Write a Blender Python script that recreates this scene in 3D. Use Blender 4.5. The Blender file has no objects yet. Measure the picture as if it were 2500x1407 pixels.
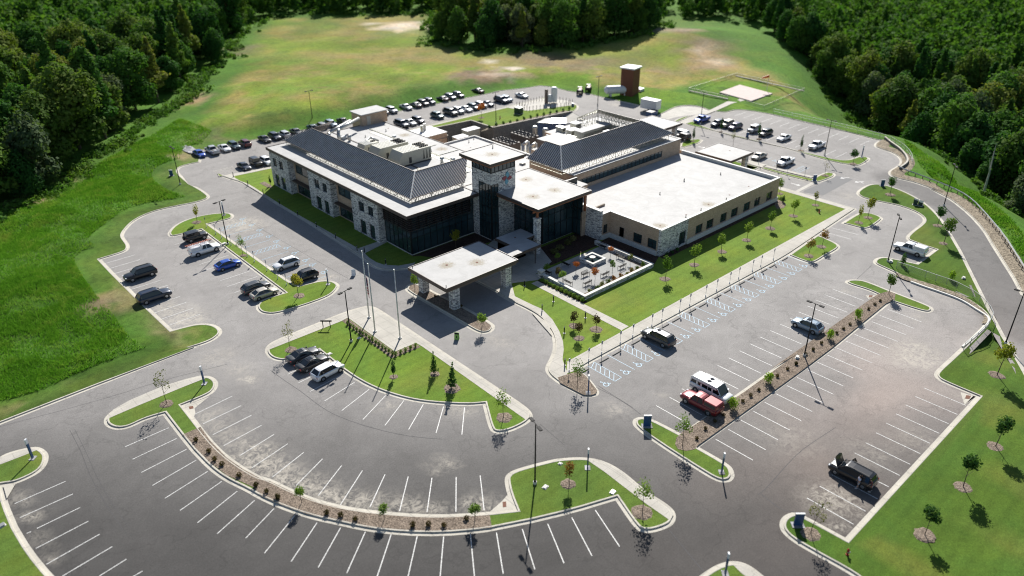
import bpy, math, random, re
import numpy as np
from mathutils import Vector, Matrix
from mathutils.geometry import delaunay_2d_cdt
random.seed(7); RNG = np.random.default_rng(7)
rad = math.radians
SC = bpy.context.scene
COL = SC.collection

# ------------------------------------------------------------------ survey
# The photograph's own camera (focal length, tilt, height 60 m) solved from the site's straight lines; the site axes
# are x (along the long lawn) and y (along the west wing).  at() gives the ground point seen at a photo position.
F, PI_, RO, YA, CX, CY, CAMH = 1855.18, 0.510925, 0.00873763, 0.840565, 1241.18, 731.54, 60.0
def _rot():
    f = np.array([math.cos(YA)*math.cos(PI_), math.sin(YA)*math.cos(PI_), -math.sin(PI_)])
    r = np.cross(f, [0, 0, 1]); r /= np.linalg.norm(r); d = np.cross(f, r)
    return np.array([math.cos(RO)*r+math.sin(RO)*d, -math.sin(RO)*r+math.cos(RO)*d, f])
ROT = _rot()
ZM = {'A':(600,200,2.8133),'B':(1100,200,2.8133),'C':(950,500,3.517),'D':(1500,150,3.125),'E':(800,150,3.571),'F2':(200,450,3.517),
 'F4':(600,700,3.127),'F7':(1850,850,2.526),'F6':(1200,850,2.527),'G1':(1300,600,3.517),'G2':(1850,400,2.814),'G6':(2050,150,3.127),
 'O':(0,0,1),'F1':(0,0,2.814),'F3':(0,850,2.526),'F5':(600,1050,3.333),'G3':(400,200,4.167),'G4':(600,0,2.778),'G5':(1500,0,2.5),
 'H1':(1100,330,5.21),'H2':(640,330,4.853),'H3':(900,450,5.628),'H4':(800,270,6.25),'H5':(1200,230,5.0),'J1':(1300,570,7.8125)}
def at(fr, x, y, z=0.0):
    o = ZM[fr]; px, py = o[0]+x/o[2], o[1]+y/o[2]
    d = ROT.T @ np.array([(px-CX)/F, (py-CY)/F, 1.0]); t = (CAMH-z)/-d[2]
    return (float(d[0]*t), float(d[1]*t))
def P(s, z=0.0):
    out, fr = [], 'O'
    for t in s.split():
        if ',' in t:
            a, b = t.split(','); out.append(at(fr, float(a), float(b), z))
        elif t.startswith('@'): pass
        else: fr = t
    return out
def proj(pts):
    q = (np.asarray(pts, float)-[0, 0, CAMH]) @ ROT.T
    w = np.where(q[:, 2] > 1, q[:, 2], 1)
    return np.stack([q[:, 0]/w*F+CX, q[:, 1]/w*F+CY, q[:, 2]], 1)

# ------------------------------------------------------------------ objects
def tag(o, label=None, cat=None, group=None, kind=None):
    if label: o['label'] = label
    if cat: o['category'] = cat
    if group: o['group'] = group
    if kind: o['kind'] = kind
    return o
def empty(name, loc=(0,0,0), rz=0.0, label=None, cat=None, group=None):
    o = bpy.data.objects.new(name, None); COL.objects.link(o)
    o.location = loc; o.rotation_euler = (0,0,rz); o.empty_display_size = .2
    return tag(o, label, cat, group)
def copy_tree(o, parent=None):
    c = o.copy(); COL.objects.link(c)
    if parent: c.parent = parent
    for ch in KIDS.get(o.name, []): copy_tree(ch, c)
    return c
KIDS = {}
class MB:
    def __init__(s): s.v=[]; s.f=[]; s.m=[]; s.mi=0
    def add(s, vs, fs):
        n=len(s.v); s.v += [tuple(map(float,p)) for p in vs]; s.f += [tuple(i+n for i in f) for f in fs]; s.m += [s.mi]*len(fs); return s
    def box(s, x0,y0,z0,x1,y1,z1):
        if x0>x1: x0,x1=x1,x0
        if y0>y1: y0,y1=y1,y0
        return s.add([(x0,y0,z0),(x1,y0,z0),(x1,y1,z0),(x0,y1,z0),(x0,y0,z1),(x1,y0,z1),(x1,y1,z1),(x0,y1,z1)],
                     [(0,3,2,1),(4,5,6,7),(0,1,5,4),(1,2,6,5),(2,3,7,6),(3,0,4,7)])
    def bar(s, a, b, w, h=None):
        a=Vector(a); b=Vector(b); h=h or w; d=(b-a).normalized()
        up=Vector((0,0,1)) if abs(d.z)<.95 else Vector((0,1,0))
        r=d.cross(up).normalized()*w/2; u=r.cross(d).normalized()*h/2
        vs=[a-r-u,a+r-u,a+r+u,a-r+u,b-r-u,b+r-u,b+r+u,b-r+u]
        return s.add(vs,[(0,1,2,3),(7,6,5,4),(0,4,5,1),(1,5,6,2),(2,6,7,3),(3,7,4,0)])
    def tube(s, a, b, r0, r1=None, n=8, cap=True):
        a=Vector(a); b=Vector(b); r1=r0 if r1 is None else r1; d=(b-a).normalized()
        up=Vector((0,0,1)) if abs(d.z)<.95 else Vector((1,0,0))
        u=d.cross(up).normalized(); w=u.cross(d)
        vs=[]
        for c,r in ((a,r0),(b,r1)):
            for i in range(n):
                t=2*math.pi*i/n; vs.append(c+u*math.cos(t)*r+w*math.sin(t)*r)
        fs=[(i,i+n,(i+1)%n+n,(i+1)%n) for i in range(n)]
        if cap: fs += [tuple(range(n)), tuple(range(2*n-1,n-1,-1))]
        return s.add(vs,fs)
    def prism(s, poly, z0, z1):
        poly = ccw(poly); n=len(poly)
        return s.add([(p[0],p[1],z0) for p in poly]+[(p[0],p[1],z1) for p in poly],
                     [tuple(range(n-1,-1,-1)),tuple(range(n,2*n))]+[(i,(i+1)%n,(i+1)%n+n,i+n) for i in range(n)])
    def quad(s,*p): return s.add(p,[tuple(range(len(p)))])
    def build(s, name, mats, parent=None, smooth=False, world=True):
        me=bpy.data.meshes.new(name)
        vs=s.v
        if parent is not None and world:
            root=parent; off=Vector((0,0,0))
            while root is not None: off+=root.location; root=root.parent
            vs=[(a-off.x,b-off.y,c-off.z) for a,b,c in vs]
        me.from_pydata(vs,[],s.f)
        if not isinstance(mats,(list,tuple)): mats=[mats]
        for m in mats: me.materials.append(m)
        if len(mats)>1: me.polygons.foreach_set('material_index', s.m)
        if smooth: me.polygons.foreach_set('use_smooth',[True]*len(me.polygons))
        me.update()
        return link(name, me, parent)
def link(name, me, parent=None):
    o=bpy.data.objects.new(name, me); COL.objects.link(o)
    if parent is not None:
        o.parent=parent; KIDS.setdefault(parent.name,[]).append(o)
    return o
def area2(p): return sum(p[i][0]*p[(i+1)%len(p)][1]-p[(i+1)%len(p)][0]*p[i][1] for i in range(len(p)))
def ccw(p): return list(p) if area2(p)>0 else list(p)[::-1]
def smooth_poly(p, it=2, closed=True, lim=55):
    for _ in range(it):
        n=len(p); out=[]
        for i in range(n):
            if not closed and i in (0,n-1): out.append(p[i]); continue
            a,b,c=p[i-1],p[i],p[(i+1)%n]
            v1=(b[0]-a[0],b[1]-a[1]); v2=(c[0]-b[0],c[1]-b[1]); l1=math.hypot(*v1); l2=math.hypot(*v2)
            if l1<1e-6 or l2<1e-6: continue
            ang=math.degrees(math.acos(max(-1,min(1,(v1[0]*v2[0]+v1[1]*v2[1])/l1/l2))))
            if ang>lim or ang<4 or min(l1,l2)<.25: out.append(b); continue
            k1=min(.25,1.6/l1); k2=min(.25,1.6/l2)
            out += [(b[0]-v1[0]*k1,b[1]-v1[1]*k1),(b[0]+v2[0]*k2,b[1]+v2[1]*k2)]
        p=out
    return p
def offset(p, d, closed=True):
    # positive d = to the right of the walking direction (outwards when ccw)
    n=len(p); out=[]
    for i in range(n):
        a=p[i-1] if (closed or i>0) else None; b=p[i]; c=p[(i+1)%n] if (closed or i<n-1) else None
        ns=[]
        for u,v in ((a,b),(b,c)):
            if u is None or v is None: continue
            dx,dy=v[0]-u[0],v[1]-u[1]; l=math.hypot(dx,dy)
            if l>1e-6: ns.append((dy/l,-dx/l))
        if not ns: out.append(b); continue
        mx=sum(q[0] for q in ns)/len(ns); my=sum(q[1] for q in ns)/len(ns); l2=max(mx*mx+my*my,.3)
        out.append((b[0]+mx/l2*d,b[1]+my/l2*d))
    return out
def inside(poly, X, Y):
    X=np.asarray(X); Y=np.asarray(Y); r=np.zeros(X.shape,bool); n=len(poly)
    for i in range(n):
        x0,y0=poly[i]; x1,y1=poly[(i+1)%n]
        if y0==y1: continue
        c=((y0>Y)!=(y1>Y)) & (X < (x1-x0)*(Y-y0)/(y1-y0)+x0)
        r^=c
    return r
def dist_poly(poly, X, Y, closed=True):
    best=np.full(X.shape,1e9)
    n=len(poly)
    for i in range(n if closed else n-1):
        x0,y0=poly[i]; x1,y1=poly[(i+1)%n]; dx,dy=x1-x0,y1-y0; l=dx*dx+dy*dy+1e-9
        t=np.clip(((X-x0)*dx+(Y-y0)*dy)/l,0,1)
        best=np.minimum(best,np.hypot(X-x0-t*dx,Y-y0-t*dy))
    return best
def sheet(name, outer, mat, z=0.0, holes=(), grid=None, colf=None, label=None, cat=None, kind='structure'):
    """triangulated flat (or heighted) sheet bounded exactly by its outlines"""
    pts=[Vector(p) for p in outer]; edges=[(i,(i+1)%len(outer)) for i in range(len(outer))]
    for h in holes:
        n=len(pts); pts+= [Vector(p) for p in h]; edges += [(n+i,n+(i+1)%len(h)) for i in range(len(h))]
    if grid is not None and len(grid): pts += [Vector((float(a),float(b))) for a,b in grid]
    vs,_,fs,_,_,_=delaunay_2d_cdt(pts,edges,[],0,1e-4)
    V=np.array([(v.x,v.y) for v in vs]); T=np.array([f for f in fs if len(f)==3])
    c=V[T].mean(1); ok=inside(outer,c[:,0],c[:,1])
    for h in holes: ok&=~inside(h,c[:,0],c[:,1])
    T=T[ok]; a=V[T]; cr=(a[:,1,0]-a[:,0,0])*(a[:,2,1]-a[:,0,1])-(a[:,1,1]-a[:,0,1])*(a[:,2,0]-a[:,0,0])
    T[cr<0]=T[cr<0][:,::-1]; T=T[np.abs(cr)>1e-7]
    Zs=z(V[:,0],V[:,1]) if callable(z) else np.full(len(V),float(z))
    me=bpy.data.meshes.new(name); me.from_pydata([(float(x),float(y),float(w)) for (x,y),w in zip(V,Zs)],[],[tuple(map(int,t)) for t in T])
    me.materials.append(mat)
    if callable(z): me.polygons.foreach_set('use_smooth',[True]*len(me.polygons))
    if colf is not None:
        C=colf(V[:,0],V[:,1],Zs); A=me.color_attributes.new('tint','FLOAT_COLOR','POINT')
        A.data.foreach_set('color',np.concatenate([C,np.ones((len(C),1))],1).astype(np.float32).ravel())
        if hasattr(colf,'st'):
            sv=np.clip(colf.st,0,1); A=me.color_attributes.new('stain','FLOAT_COLOR','POINT'); A.data.foreach_set('color',np.stack([sv,sv,sv,sv*0+1],1).astype(np.float32).ravel())
    o=link(name,me); tag(o,label,cat,None,kind); return o
def strip(name, p, prof, mat, closed=True):
    """sweep a profile [(offset, z)] along a path"""
    rows=[offset(p,d,closed) for d,_ in prof]; n=len(p); mb=MB(); vs=[]
    for r,(d,z) in zip(rows,prof): vs += [(a,b,z) for a,b in r]
    fs=[]
    for k in range(len(prof)-1):
        for i in range(n if closed else n-1):
            j=(i+1)%n; fs.append((k*n+i,(k+1)*n+i,(k+1)*n+j,k*n+j))
    mb.add(vs,fs); o=mb.build(name,mat); o['kind']='structure'; return o
def sstep(x,a,b):
    t=np.clip((x-a)/(b-a),0,1); return t*t*(3-2*t)
def vnoise(X,Y,s,seed=0):
    x=np.asarray(X)/s+seed*17.3; y=np.asarray(Y)/s+seed*9.1; i=np.floor(x); j=np.floor(y); fx=x-i; fy=y-j
    h=lambda a,b: np.modf(np.abs(np.sin(a*127.1+b*311.7+seed)*43758.5453))[0]
    fx=fx*fx*(3-2*fx); fy=fy*fy*(3-2*fy)
    return (h(i,j)*(1-fx)+h(i+1,j)*fx)*(1-fy)+(h(i,j+1)*(1-fx)+h(i+1,j+1)*fx)*fy

# ------------------------------------------------------------------ materials
MT={}
class NT:
    def __init__(s,name):
        s.m=bpy.data.materials.new(name); s.m.use_nodes=True; s.t=s.m.node_tree; s.t.nodes.clear()
        s.out=s.n('ShaderNodeOutputMaterial'); s.b=s.n('ShaderNodeBsdfPrincipled'); s.l(s.b.outputs[0],s.out.inputs[0])
    def n(s,t,**k):
        q=s.t.nodes.new(t)
        for a,b in k.items(): setattr(q,a,b)
        return q
    def l(s,a,b): s.t.links.new(a,b)
    def pos(s): return s.n('ShaderNodeNewGeometry').outputs['Position']
    def noise(s,scale,detail=4,rough=.6,vec=None,dist=0):
        q=s.n('ShaderNodeTexNoise'); q.inputs['Scale'].default_value=scale; q.inputs['Detail'].default_value=detail
        q.inputs['Roughness'].default_value=rough; q.inputs['Distortion'].default_value=dist
        s.l(vec if vec is not None else s.pos(), q.inputs['Vector']); return q.outputs['Fac']
    def ramp(s,fac,stops,interp='LINEAR'):
        q=s.n('ShaderNodeValToRGB'); q.color_ramp.interpolation=interp; e=q.color_ramp.elements
        while len(e)<len(stops): e.new(.5)
        for el,(p,c) in zip(e,stops):
            el.position=p; el.color=(c,c,c,1) if isinstance(c,(int,float)) else (*c,1)
        s.l(fac,q.inputs[0]); return q.outputs[0]
    def mix(s,fac,a,b,mode='MIX'):
        q=s.n('ShaderNodeMix',data_type='RGBA',blend_type=mode)
        for v,i in ((fac,0),(a,6),(b,7)):
            if isinstance(v,(int,float)): q.inputs[i].default_value=v if i==0 else (v,v,v,1)
            elif isinstance(v,tuple): q.inputs[i].default_value=(*v,1)
            else: s.l(v,q.inputs[i])
        return q.outputs[2]
    def math(s,op,a,b=0.0):
        q=s.n('ShaderNodeMath',operation=op)
        for v,i in ((a,0),(b,1)):
            if isinstance(v,(int,float)): q.inputs[i].default_value=v
            else: s.l(v,q.inputs[i])
        return q.outputs[0]
    def attr(s,name='tint'): return s.n('ShaderNodeVertexColor',layer_name=name).outputs[0]
    def bump(s,h,st=.3,dist=.05):
        q=s.n('ShaderNodeBump'); q.inputs['Strength'].default_value=st; q.inputs['Distance'].default_value=dist
        s.l(h,q.inputs['Height']); s.l(q.outputs[0],s.b.inputs['Normal'])
    def done(s,col=None,rough=.8,metal=0.0,spec=None):
        if col is not None:
            if isinstance(col,tuple): s.b.inputs['Base Color'].default_value=(*col,1)
            else: s.l(col,s.b.inputs['Base Color'])
        s.b.inputs['Roughness'].default_value=rough; s.b.inputs['Metallic'].default_value=metal
        if spec is not None: s.b.inputs['Specular IOR Level'].default_value=spec
        return s.m
def flat(name,c,rough=.6,metal=0.0,spec=None,var=.12,scale=3):
    if name in MT: return MT[name]
    t=NT(name); k=t.noise(scale,3)
    col=t.mix(1.0,c,t.ramp(k,[(.3,1-var),(.7,1+var*.5)]),'MULTIPLY')
    MT[name]=t.done(col,rough,metal,spec); return MT[name]
def uvw(t):
    """horizontal run + height for walls that follow the site axes"""
    p=t.n('ShaderNodeSeparateXYZ'); t.l(t.pos(),p.inputs[0])
    c=t.n('ShaderNodeCombineXYZ'); t.l(t.math('ADD',p.outputs[0],p.outputs[1]),c.inputs[0]); t.l(p.outputs[2],c.inputs[1]); return c.outputs[0]
def mats():
    # asphalt
    t=NT('asphalt'); a=t.attr(); sv=t.n('ShaderNodeSeparateColor'); t.l(t.attr('stain'),sv.inputs[0])
    d1=t.noise(1.1,8,.75,dist=1.6); d2=t.noise(.35,6,.7,dist=1.0); dm=t.math('MULTIPLY',t.ramp(d1,[(.40,0.0),(.60,1.0)]),t.ramp(d2,[(.30,.25),(.6,1.0)])); dm=t.math('MINIMUM',t.math('MULTIPLY',sv.outputs[0],dm),.8)
    f=t.noise(5.5,6,.85); m=t.noise(.12,5,.65,dist=.6); s=t.noise(.6,6,.7,dist=1.0)
    col=t.mix(1.0,a,t.ramp(f,[(.28,.62),(.5,1.0),(.72,1.35)]),'MULTIPLY')
    col=t.mix(1.0,col,t.ramp(m,[(.3,.86),(.7,1.12)]),'MULTIPLY')
    col=t.mix(1.0,col,t.ramp(s,[(.35,.93),(.65,1.06)]),'MULTIPLY')
    v=t.n('ShaderNodeTexVoronoi',feature='DISTANCE_TO_EDGE'); v.inputs['Scale'].default_value=.07
    q=t.n('ShaderNodeMix',data_type='VECTOR'); q.inputs[0].default_value=.12
    nn=t.n('ShaderNodeTexNoise'); nn.inputs['Scale'].default_value=.5; t.l(t.pos(),nn.inputs['Vector']); 
    vm=t.n('ShaderNodeVectorMath',operation='MULTIPLY_ADD'); t.l(nn.outputs['Color'],vm.inputs[0]); vm.inputs[1].default_value=(5,5,5); t.l(t.pos(),vm.inputs[2]); t.l(vm.outputs[0],v.inputs['Vector'])
    crack=t.ramp(v.outputs['Distance'],[(0,.72),(.006,.8),(.012,1)])
    col=t.mix(.55,col,t.mix(1.0,col,crack,'MULTIPLY'))
    oil=t.noise(1.7,3,.5); col=t.mix(1.0,col,t.ramp(oil,[(.22,.55),(.30,1.0)]),'MULTIPLY'); col=t.mix(dm,col,(.50,.46,.39))
    t.bump(f,.35,.02); MT['asphalt']=t.done(col,.86,spec=.35)
    # concrete
    for nm,c in (('concrete',(.48,.455,.40)),('kerb_concrete',(.52,.49,.42)),('pad_concrete',(.50,.48,.43)),('courtyard_paving',(.33,.335,.325))):
        t=NT(nm); f=t.noise(6,5,.7); m=t.noise(.35,4,.6); p=t.n('ShaderNodeSeparateXYZ'); t.l(t.pos(),p.inputs[0])
        col=t.mix(1.0,c,t.ramp(f,[(.3,.88),(.7,1.08)]),'MULTIPLY'); col=t.mix(1.0,col,t.ramp(m,[(.3,.85),(.7,1.1)]),'MULTIPLY')
        if 1:
            k=1.8 if nm!='courtyard_paving' else .9
            if nm=='kerb_concrete': k=3.05
            jx=t.math('LESS_THAN',t.math('ABSOLUTE',t.math('SUBTRACT',t.math('FRACT',t.math('DIVIDE',p.outputs[0],k)),.5)),.025)
            jy=t.math('LESS_THAN',t.math('ABSOLUTE',t.math('SUBTRACT',t.math('FRACT',t.math('DIVIDE',p.outputs[1],k)),.5)),.025)
            col=t.mix(t.math('MULTIPLY',t.math('MAXIMUM',jx,jy),.35),col,(.2,.19,.17))
        t.bump(f,.15,.01); MT[nm]=t.done(col,.85)
    # grasses: tint attribute (species, dryness) x blade noise
    for nm,ns,st in (('rough_grass',.8,1.0),('lawn_grass',1.6,.5)):
        t=NT(nm); a=t.attr(); f=t.noise(7,6,.8); m=t.noise(ns,6,.75,dist=.4); b=t.noise(.13,5,.6,dist=.5)
        col=t.mix(1.0,a,t.ramp(f,[(.25,.5),(.5,.95),(.75,1.6)]),'MULTIPLY')
        col=t.mix(1.0,col,t.ramp(m,[(.3,.62 if st==1 else .82),(.5,1.0),(.72,1.3 if st==1 else 1.15)]),'MULTIPLY')
        col=t.mix(t.ramp(b,[(.42,0.0),(.62,.35)]),col,t.mix(1.0,col,(1.5,1.15,.8),'MULTIPLY'))
        if nm=='lawn_grass':
            p=t.n('ShaderNodeSeparateXYZ'); t.l(t.pos(),p.inputs[0])
            w=t.math('SINE',t.math('MULTIPLY',p.outputs[1],3.4)); col=t.mix(1.0,col,t.ramp(t.math('MULTIPLY_ADD',w,.5),[(0,.95),(.5,1.05)]),'MULTIPLY')
        t.bump(t.mix(.5,f,m),.6 if st==1 else .5,.18 if st==1 else .06); MT[nm]=t.done(col,.95,spec=.1)
    # mulch / soil / gravel
    for nm,c,sc in (('mulch',(.205,.165,.130),9),('dark_mulch',(.07,.045,.035),9),('gravel',(.235,.20,.15),5),('rip_rap',(.30,.30,.31),1.6)):
        t=NT(nm); v=t.n('ShaderNodeTexVoronoi'); v.inputs['Scale'].default_value=sc; t.l(t.pos(),v.inputs['Vector']); m=t.noise(.8,4)
        sx=t.n('ShaderNodeSeparateXYZ'); t.l(v.outputs['Color'],sx.inputs[0])
        col=t.mix(1.0,c,t.ramp(sx.outputs[0],[(0,.55),(1,1.6)]),'MULTIPLY'); col=t.mix(1.0,col,t.ramp(m,[(.3,.8),(.7,1.15)]),'MULTIPLY')
        t.bump(v.outputs['Distance'],.8,.06); MT[nm]=t.done(col,.95,spec=.1)
    # ledger stone
    t=NT('ledge_stone'); w=uvw(t); b=t.n('ShaderNodeTexBrick'); t.l(w,b.inputs['Vector'])
    b.inputs['Scale'].default_value=1; b.inputs['Brick Width'].default_value=.55; b.inputs['Row Height'].default_value=.15; b.inputs['Mortar Size'].default_value=.012
    b.inputs['Color1'].default_value=(0,0,0,1); b.inputs['Color2'].default_value=(1,1,1,1); b.inputs['Mortar'].default_value=(.1,.1,.1,1); b.offset_frequency=1; b.offset=.37
    n1=t.noise(4.5,3,.6); sx=t.n('ShaderNodeSeparateColor'); t.l(b.outputs['Color'],sx.inputs[0])
    wc=t.n('ShaderNodeTexVoronoi'); wc.inputs['Scale'].default_value=1
    sp=t.n('ShaderNodeSeparateXYZ'); t.l(w,sp.inputs[0]); cb=t.n('ShaderNodeCombineXYZ')
    t.l(t.math('MULTIPLY',sp.outputs[0],2.6),cb.inputs[0]); t.l(t.math('MULTIPLY',sp.outputs[1],8.0),cb.inputs[1]); t.l(cb.outputs[0],wc.inputs['Vector'])
    s2=t.n('ShaderNodeSeparateColor'); t.l(wc.outputs['Color'],s2.inputs[0])
    col=t.ramp(s2.outputs[0],[(0,(.13,.13,.15)),(.16,(.28,.28,.30)),(.36,(.54,.54,.55)),(.62,(.74,.73,.71)),(1,(.86,.84,.81))])
    col=t.mix(t.math('MULTIPLY',b.outputs['Fac'],.8),col,(.14,.14,.14)); col=t.mix(1.0,col,t.ramp(n1,[(.3,.8),(.7,1.15)]),'MULTIPLY')
    t.bump(s2.outputs[1],.45,.03); MT['stone']=t.done(col,.85)
    # brick
    for nm,c1,c2 in (('tan_brick',(.42,.29,.20),(.56,.41,.29)),('grey_block',(.15,.145,.135),(.21,.20,.185)),('red_brick',(.14,.045,.03),(.22,.08,.055))):
        t=NT(nm); b=t.n('ShaderNodeTexBrick'); t.l(uvw(t),b.inputs['Vector']); b.inputs['Scale'].default_value=1
        b.inputs['Brick Width'].default_value=.3; b.inputs['Row Height'].default_value=.1 if nm!='grey_block' else .2; b.inputs['Mortar Size'].default_value=.008
        b.inputs['Color1'].default_value=(*c1,1); b.inputs['Color2'].default_value=(*c2,1); b.inputs['Mortar'].default_value=(.4,.36,.3,1) if nm!='grey_block' else (.05,.05,.05,1)
        f=t.noise(11,4,.8); m=t.noise(.7,3)
        col=t.mix(1.0,b.outputs['Color'],t.ramp(f,[(.3,.75),(.7,1.25)]),'MULTIPLY'); col=t.mix(1.0,col,t.ramp(m,[(.3,.9),(.7,1.08)]),'MULTIPLY')
        t.bump(b.outputs['Fac'],-.3,.02); MT[nm]=t.done(col,.85)
    # roof membrane with dirt and seams
    t=NT('roof_membrane'); m=t.noise(.35,5,.7,dist=.8); f=t.noise(4,4,.7); p=t.n('ShaderNodeSeparateXYZ'); t.l(t.pos(),p.inputs[0])
    col=t.mix(1.0,(.405,.405,.398),t.ramp(m,[(.28,.82),(.5,.98),(.7,1.12)]),'MULTIPLY'); col=t.mix(1.0,col,t.ramp(f,[(.3,.93),(.7,1.04)]),'MULTIPLY')
    sp=t.noise(1.4,6,.9,dist=1.2); col=t.mix(t.ramp(sp,[(.62,0.0),(.72,.55)]),col,(.26,.23,.16))
    for dx,dy in [at('H1',960,565,9.3),at('H1',1325,700,9.3),at('H1',1048,783,9.3),(66,88.6),(70.2,86.0),at('H1',530,245,15.55),at('D',350,1255,4.6),at('D',718,1092,4.6),at('H4',1175,375,8.6),at('H4',1740,590,8.6)]:
        vd=t.n('ShaderNodeVectorMath',operation='DISTANCE'); cxy=t.n('ShaderNodeCombineXYZ'); t.l(p.outputs[0],cxy.inputs[0]); t.l(p.outputs[1],cxy.inputs[1]); t.l(cxy.outputs[0],vd.inputs[0]); vd.inputs[1].default_value=(dx,dy,0)
        dd=t.math('SUBTRACT',t.math('MULTIPLY',sp,3.2),t.math('MULTIPLY',vd.outputs['Value'],.75)); col=t.mix(t.ramp(dd,[(.45,0.0),(1.5,.8)]),col,(.20,.165,.10))
    j=t.math('LESS_THAN',t.math('ABSOLUTE',t.math('SUBTRACT',t.math('FRACT',t.math('DIVIDE',p.outputs[0],3.1)),.5)),.012)
    col=t.mix(t.math('MULTIPLY',j,.4),col,(.35,.35,.33)); MT['roof']=t.done(col,.7)
    t=NT('standing_seam_metal'); m=t.noise(.5,3); MT['seam']=t.done(t.mix(1.0,(.70,.64,.60),t.ramp(m,[(.3,.9),(.7,1.12)]),'MULTIPLY'),.55,.15)
    t=NT('window_glass'); m=t.noise(.25,2); MT['glass']=t.done(t.ramp(m,[(.3,(.012,.028,.034)),(.7,(.040,.072,.082))]),.04,0,spec=.9)
    t=NT('car_glass'); MT['cglass']=t.done((.012,.016,.02),.05,0,spec=.8)
    t=NT('chain_link'); tr=t.n('ShaderNodeBsdfTransparent'); mx=t.n('ShaderNodeMixShader'); p=t.n('ShaderNodeSeparateXYZ'); t.l(t.pos(),p.inputs[0])
    h=t.math('ADD',p.outputs[0],p.outputs[1])
    g1=t.math('LESS_THAN',t.math('FRACT',t.math('MULTIPLY',t.math('ADD',h,p.outputs[2]),8)),.12); g2=t.math('LESS_THAN',t.math('FRACT',t.math('MULTIPLY',t.math('SUBTRACT',h,p.outputs[2]),8)),.12)
    t.done((.35,.36,.36),.5,.4); t.l(t.math('MAXIMUM',g1,g2),mx.inputs[0]); t.l(tr.outputs[0],mx.inputs[1]); t.l(t.b.outputs[0],mx.inputs[2]); t.l(mx.outputs[0],t.out.inputs[0]); MT['chain']=t.m
    # foliage
    for nm,stops in (('forest_olive',[(.15,(.03,.07,.016)),(.4,(.08,.14,.028)),(.6,(.15,.19,.038)),(.85,(.22,.19,.06))]),('forest_pale',[(.2,(.035,.065,.03)),(.5,(.085,.125,.06)),(.8,(.17,.19,.10))]),('forest_leaves',[(.15,(.014,.052,.016)),(.38,(.042,.115,.026)),(.55,(.080,.165,.030)),(.72,(.135,.195,.04)),(.9,(.19,.185,.055))]),
                     ('young_leaves',[(.2,(.09,.17,.03)),(.6,(.19,.28,.055)),(.9,(.32,.38,.08))]),
                     ('dark_leaves',[(.2,(.03,.08,.025)),(.8,(.07,.14,.035))]),
                     ('lime_leaves',[(.2,(.18,.30,.03)),(.8,(.34,.46,.06))]),
                     ('yellow_leaves',[(.2,(.22,.24,.03)),(.8,(.42,.36,.06))]),
                     ('orange_leaves',[(.2,(.30,.08,.03)),(.8,(.50,.18,.06))]),
                     ('bronze_leaves',[(.2,(.05,.045,.02)),(.8,(.13,.09,.04))]),
                     ('rust_green_leaves',[(.25,(.07,.13,.03)),(.5,(.18,.18,.04)),(.75,(.32,.13,.05))]),
                     ('dry_leaves',[(.2,(.10,.12,.04)),(.8,(.24,.22,.09))])):
        t=NT(nm); big=t.noise(.09 if nm[:6]=='forest' else 1.3,3,.6); sm=t.noise(1.1 if nm[:6]=='forest' else 9,3,.7)
        oi=t.n('ShaderNodeObjectInfo').outputs['Random']
        k=t.math('ADD',t.math('MULTIPLY',big,.55),t.math('ADD',t.math('MULTIPLY',sm,.35),t.math('MULTIPLY',t.math('SUBTRACT',oi,.42),.42)))
        col=t.ramp(k,stops); t.done(col,.85,spec=.06)
        tl=t.n('ShaderNodeBsdfTranslucent'); t.l(t.mix(1.0,col,(1.3,1.5,.6),'MULTIPLY'),tl.inputs[0]); mx=t.n('ShaderNodeMixShader'); mx.inputs[0].default_value=.3
        t.l(t.b.outputs[0],mx.inputs[1]); t.l(tl.outputs[0],mx.inputs[2]); t.l(mx.outputs[0],t.out.inputs[0]); MT[nm]=t.m
    flat('seam_rib',(.07,.065,.068),.6); flat('bark',(.10,.075,.055),.9); flat('pale_bark',(.45,.42,.38),.9)
    flat('white_paint',(.66,.66,.64),.6,var=.45,scale=5); flat('blue_paint',(.33,.52,.66),.6,var=.25,scale=6)
    flat('black_metal',(.016,.016,.017),.65,0,.2); flat('galvanised',(.42,.44,.44),.45,.6); flat('pale_steel',(.50,.50,.42),.5,.3)
    flat('precast',(.66,.65,.61),.8); flat('coping',(.60,.60,.58),.6,var=.08); flat('fascia',(.075,.055,.048),.5); flat('copper_trim',(.28,.10,.045),.55)
    flat('frame_black',(.012,.013,.015),.4); flat('unit_beige',(.50,.49,.41),.6); flat('unit_white',(.70,.72,.72),.5); flat('unit_dark',(.05,.05,.05),.5)
    flat('duct_steel',(.55,.55,.52),.35,.7); flat('sign_blue',(.02,.075,.20),.4); flat('sign_white',(.75,.77,.80),.5); flat('dark_green',(.012,.045,.04),.5)
    flat('steel_blue',(.06,.10,.20),.5); flat('soffit_brown',(.16,.12,.10),.7); flat('rubber',(.015,.015,.016),.8); flat('alloy',(.45,.46,.47),.3,.8)
    flat('lamp_red',(.35,.01,.01),.3); flat('lamp_clear',(.65,.67,.70),.15); flat('wall_cream',(.55,.50,.42),.8); flat('pink_wall',(.42,.31,.29),.8)
    flat('safety_orange',(.65,.13,.02),.5); flat('hydrant_red',(.40,.02,.02),.45); flat('wheel_stop',(.20,.19,.16),.85); flat('rust',(.16,.06,.03),.8)
    flat('skin',(.45,.27,.19),.6); flat('hair',(.03,.02,.015),.7); flat('shirt_pale',(.62,.64,.78),.8); flat('shorts_grey',(.42,.44,.50),.8)
    flat('shirt_maroon',(.13,.03,.03),.8); flat('trousers_white',(.60,.60,.63),.8); flat('shoe_white',(.6,.6,.62),.7)
mats()
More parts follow.
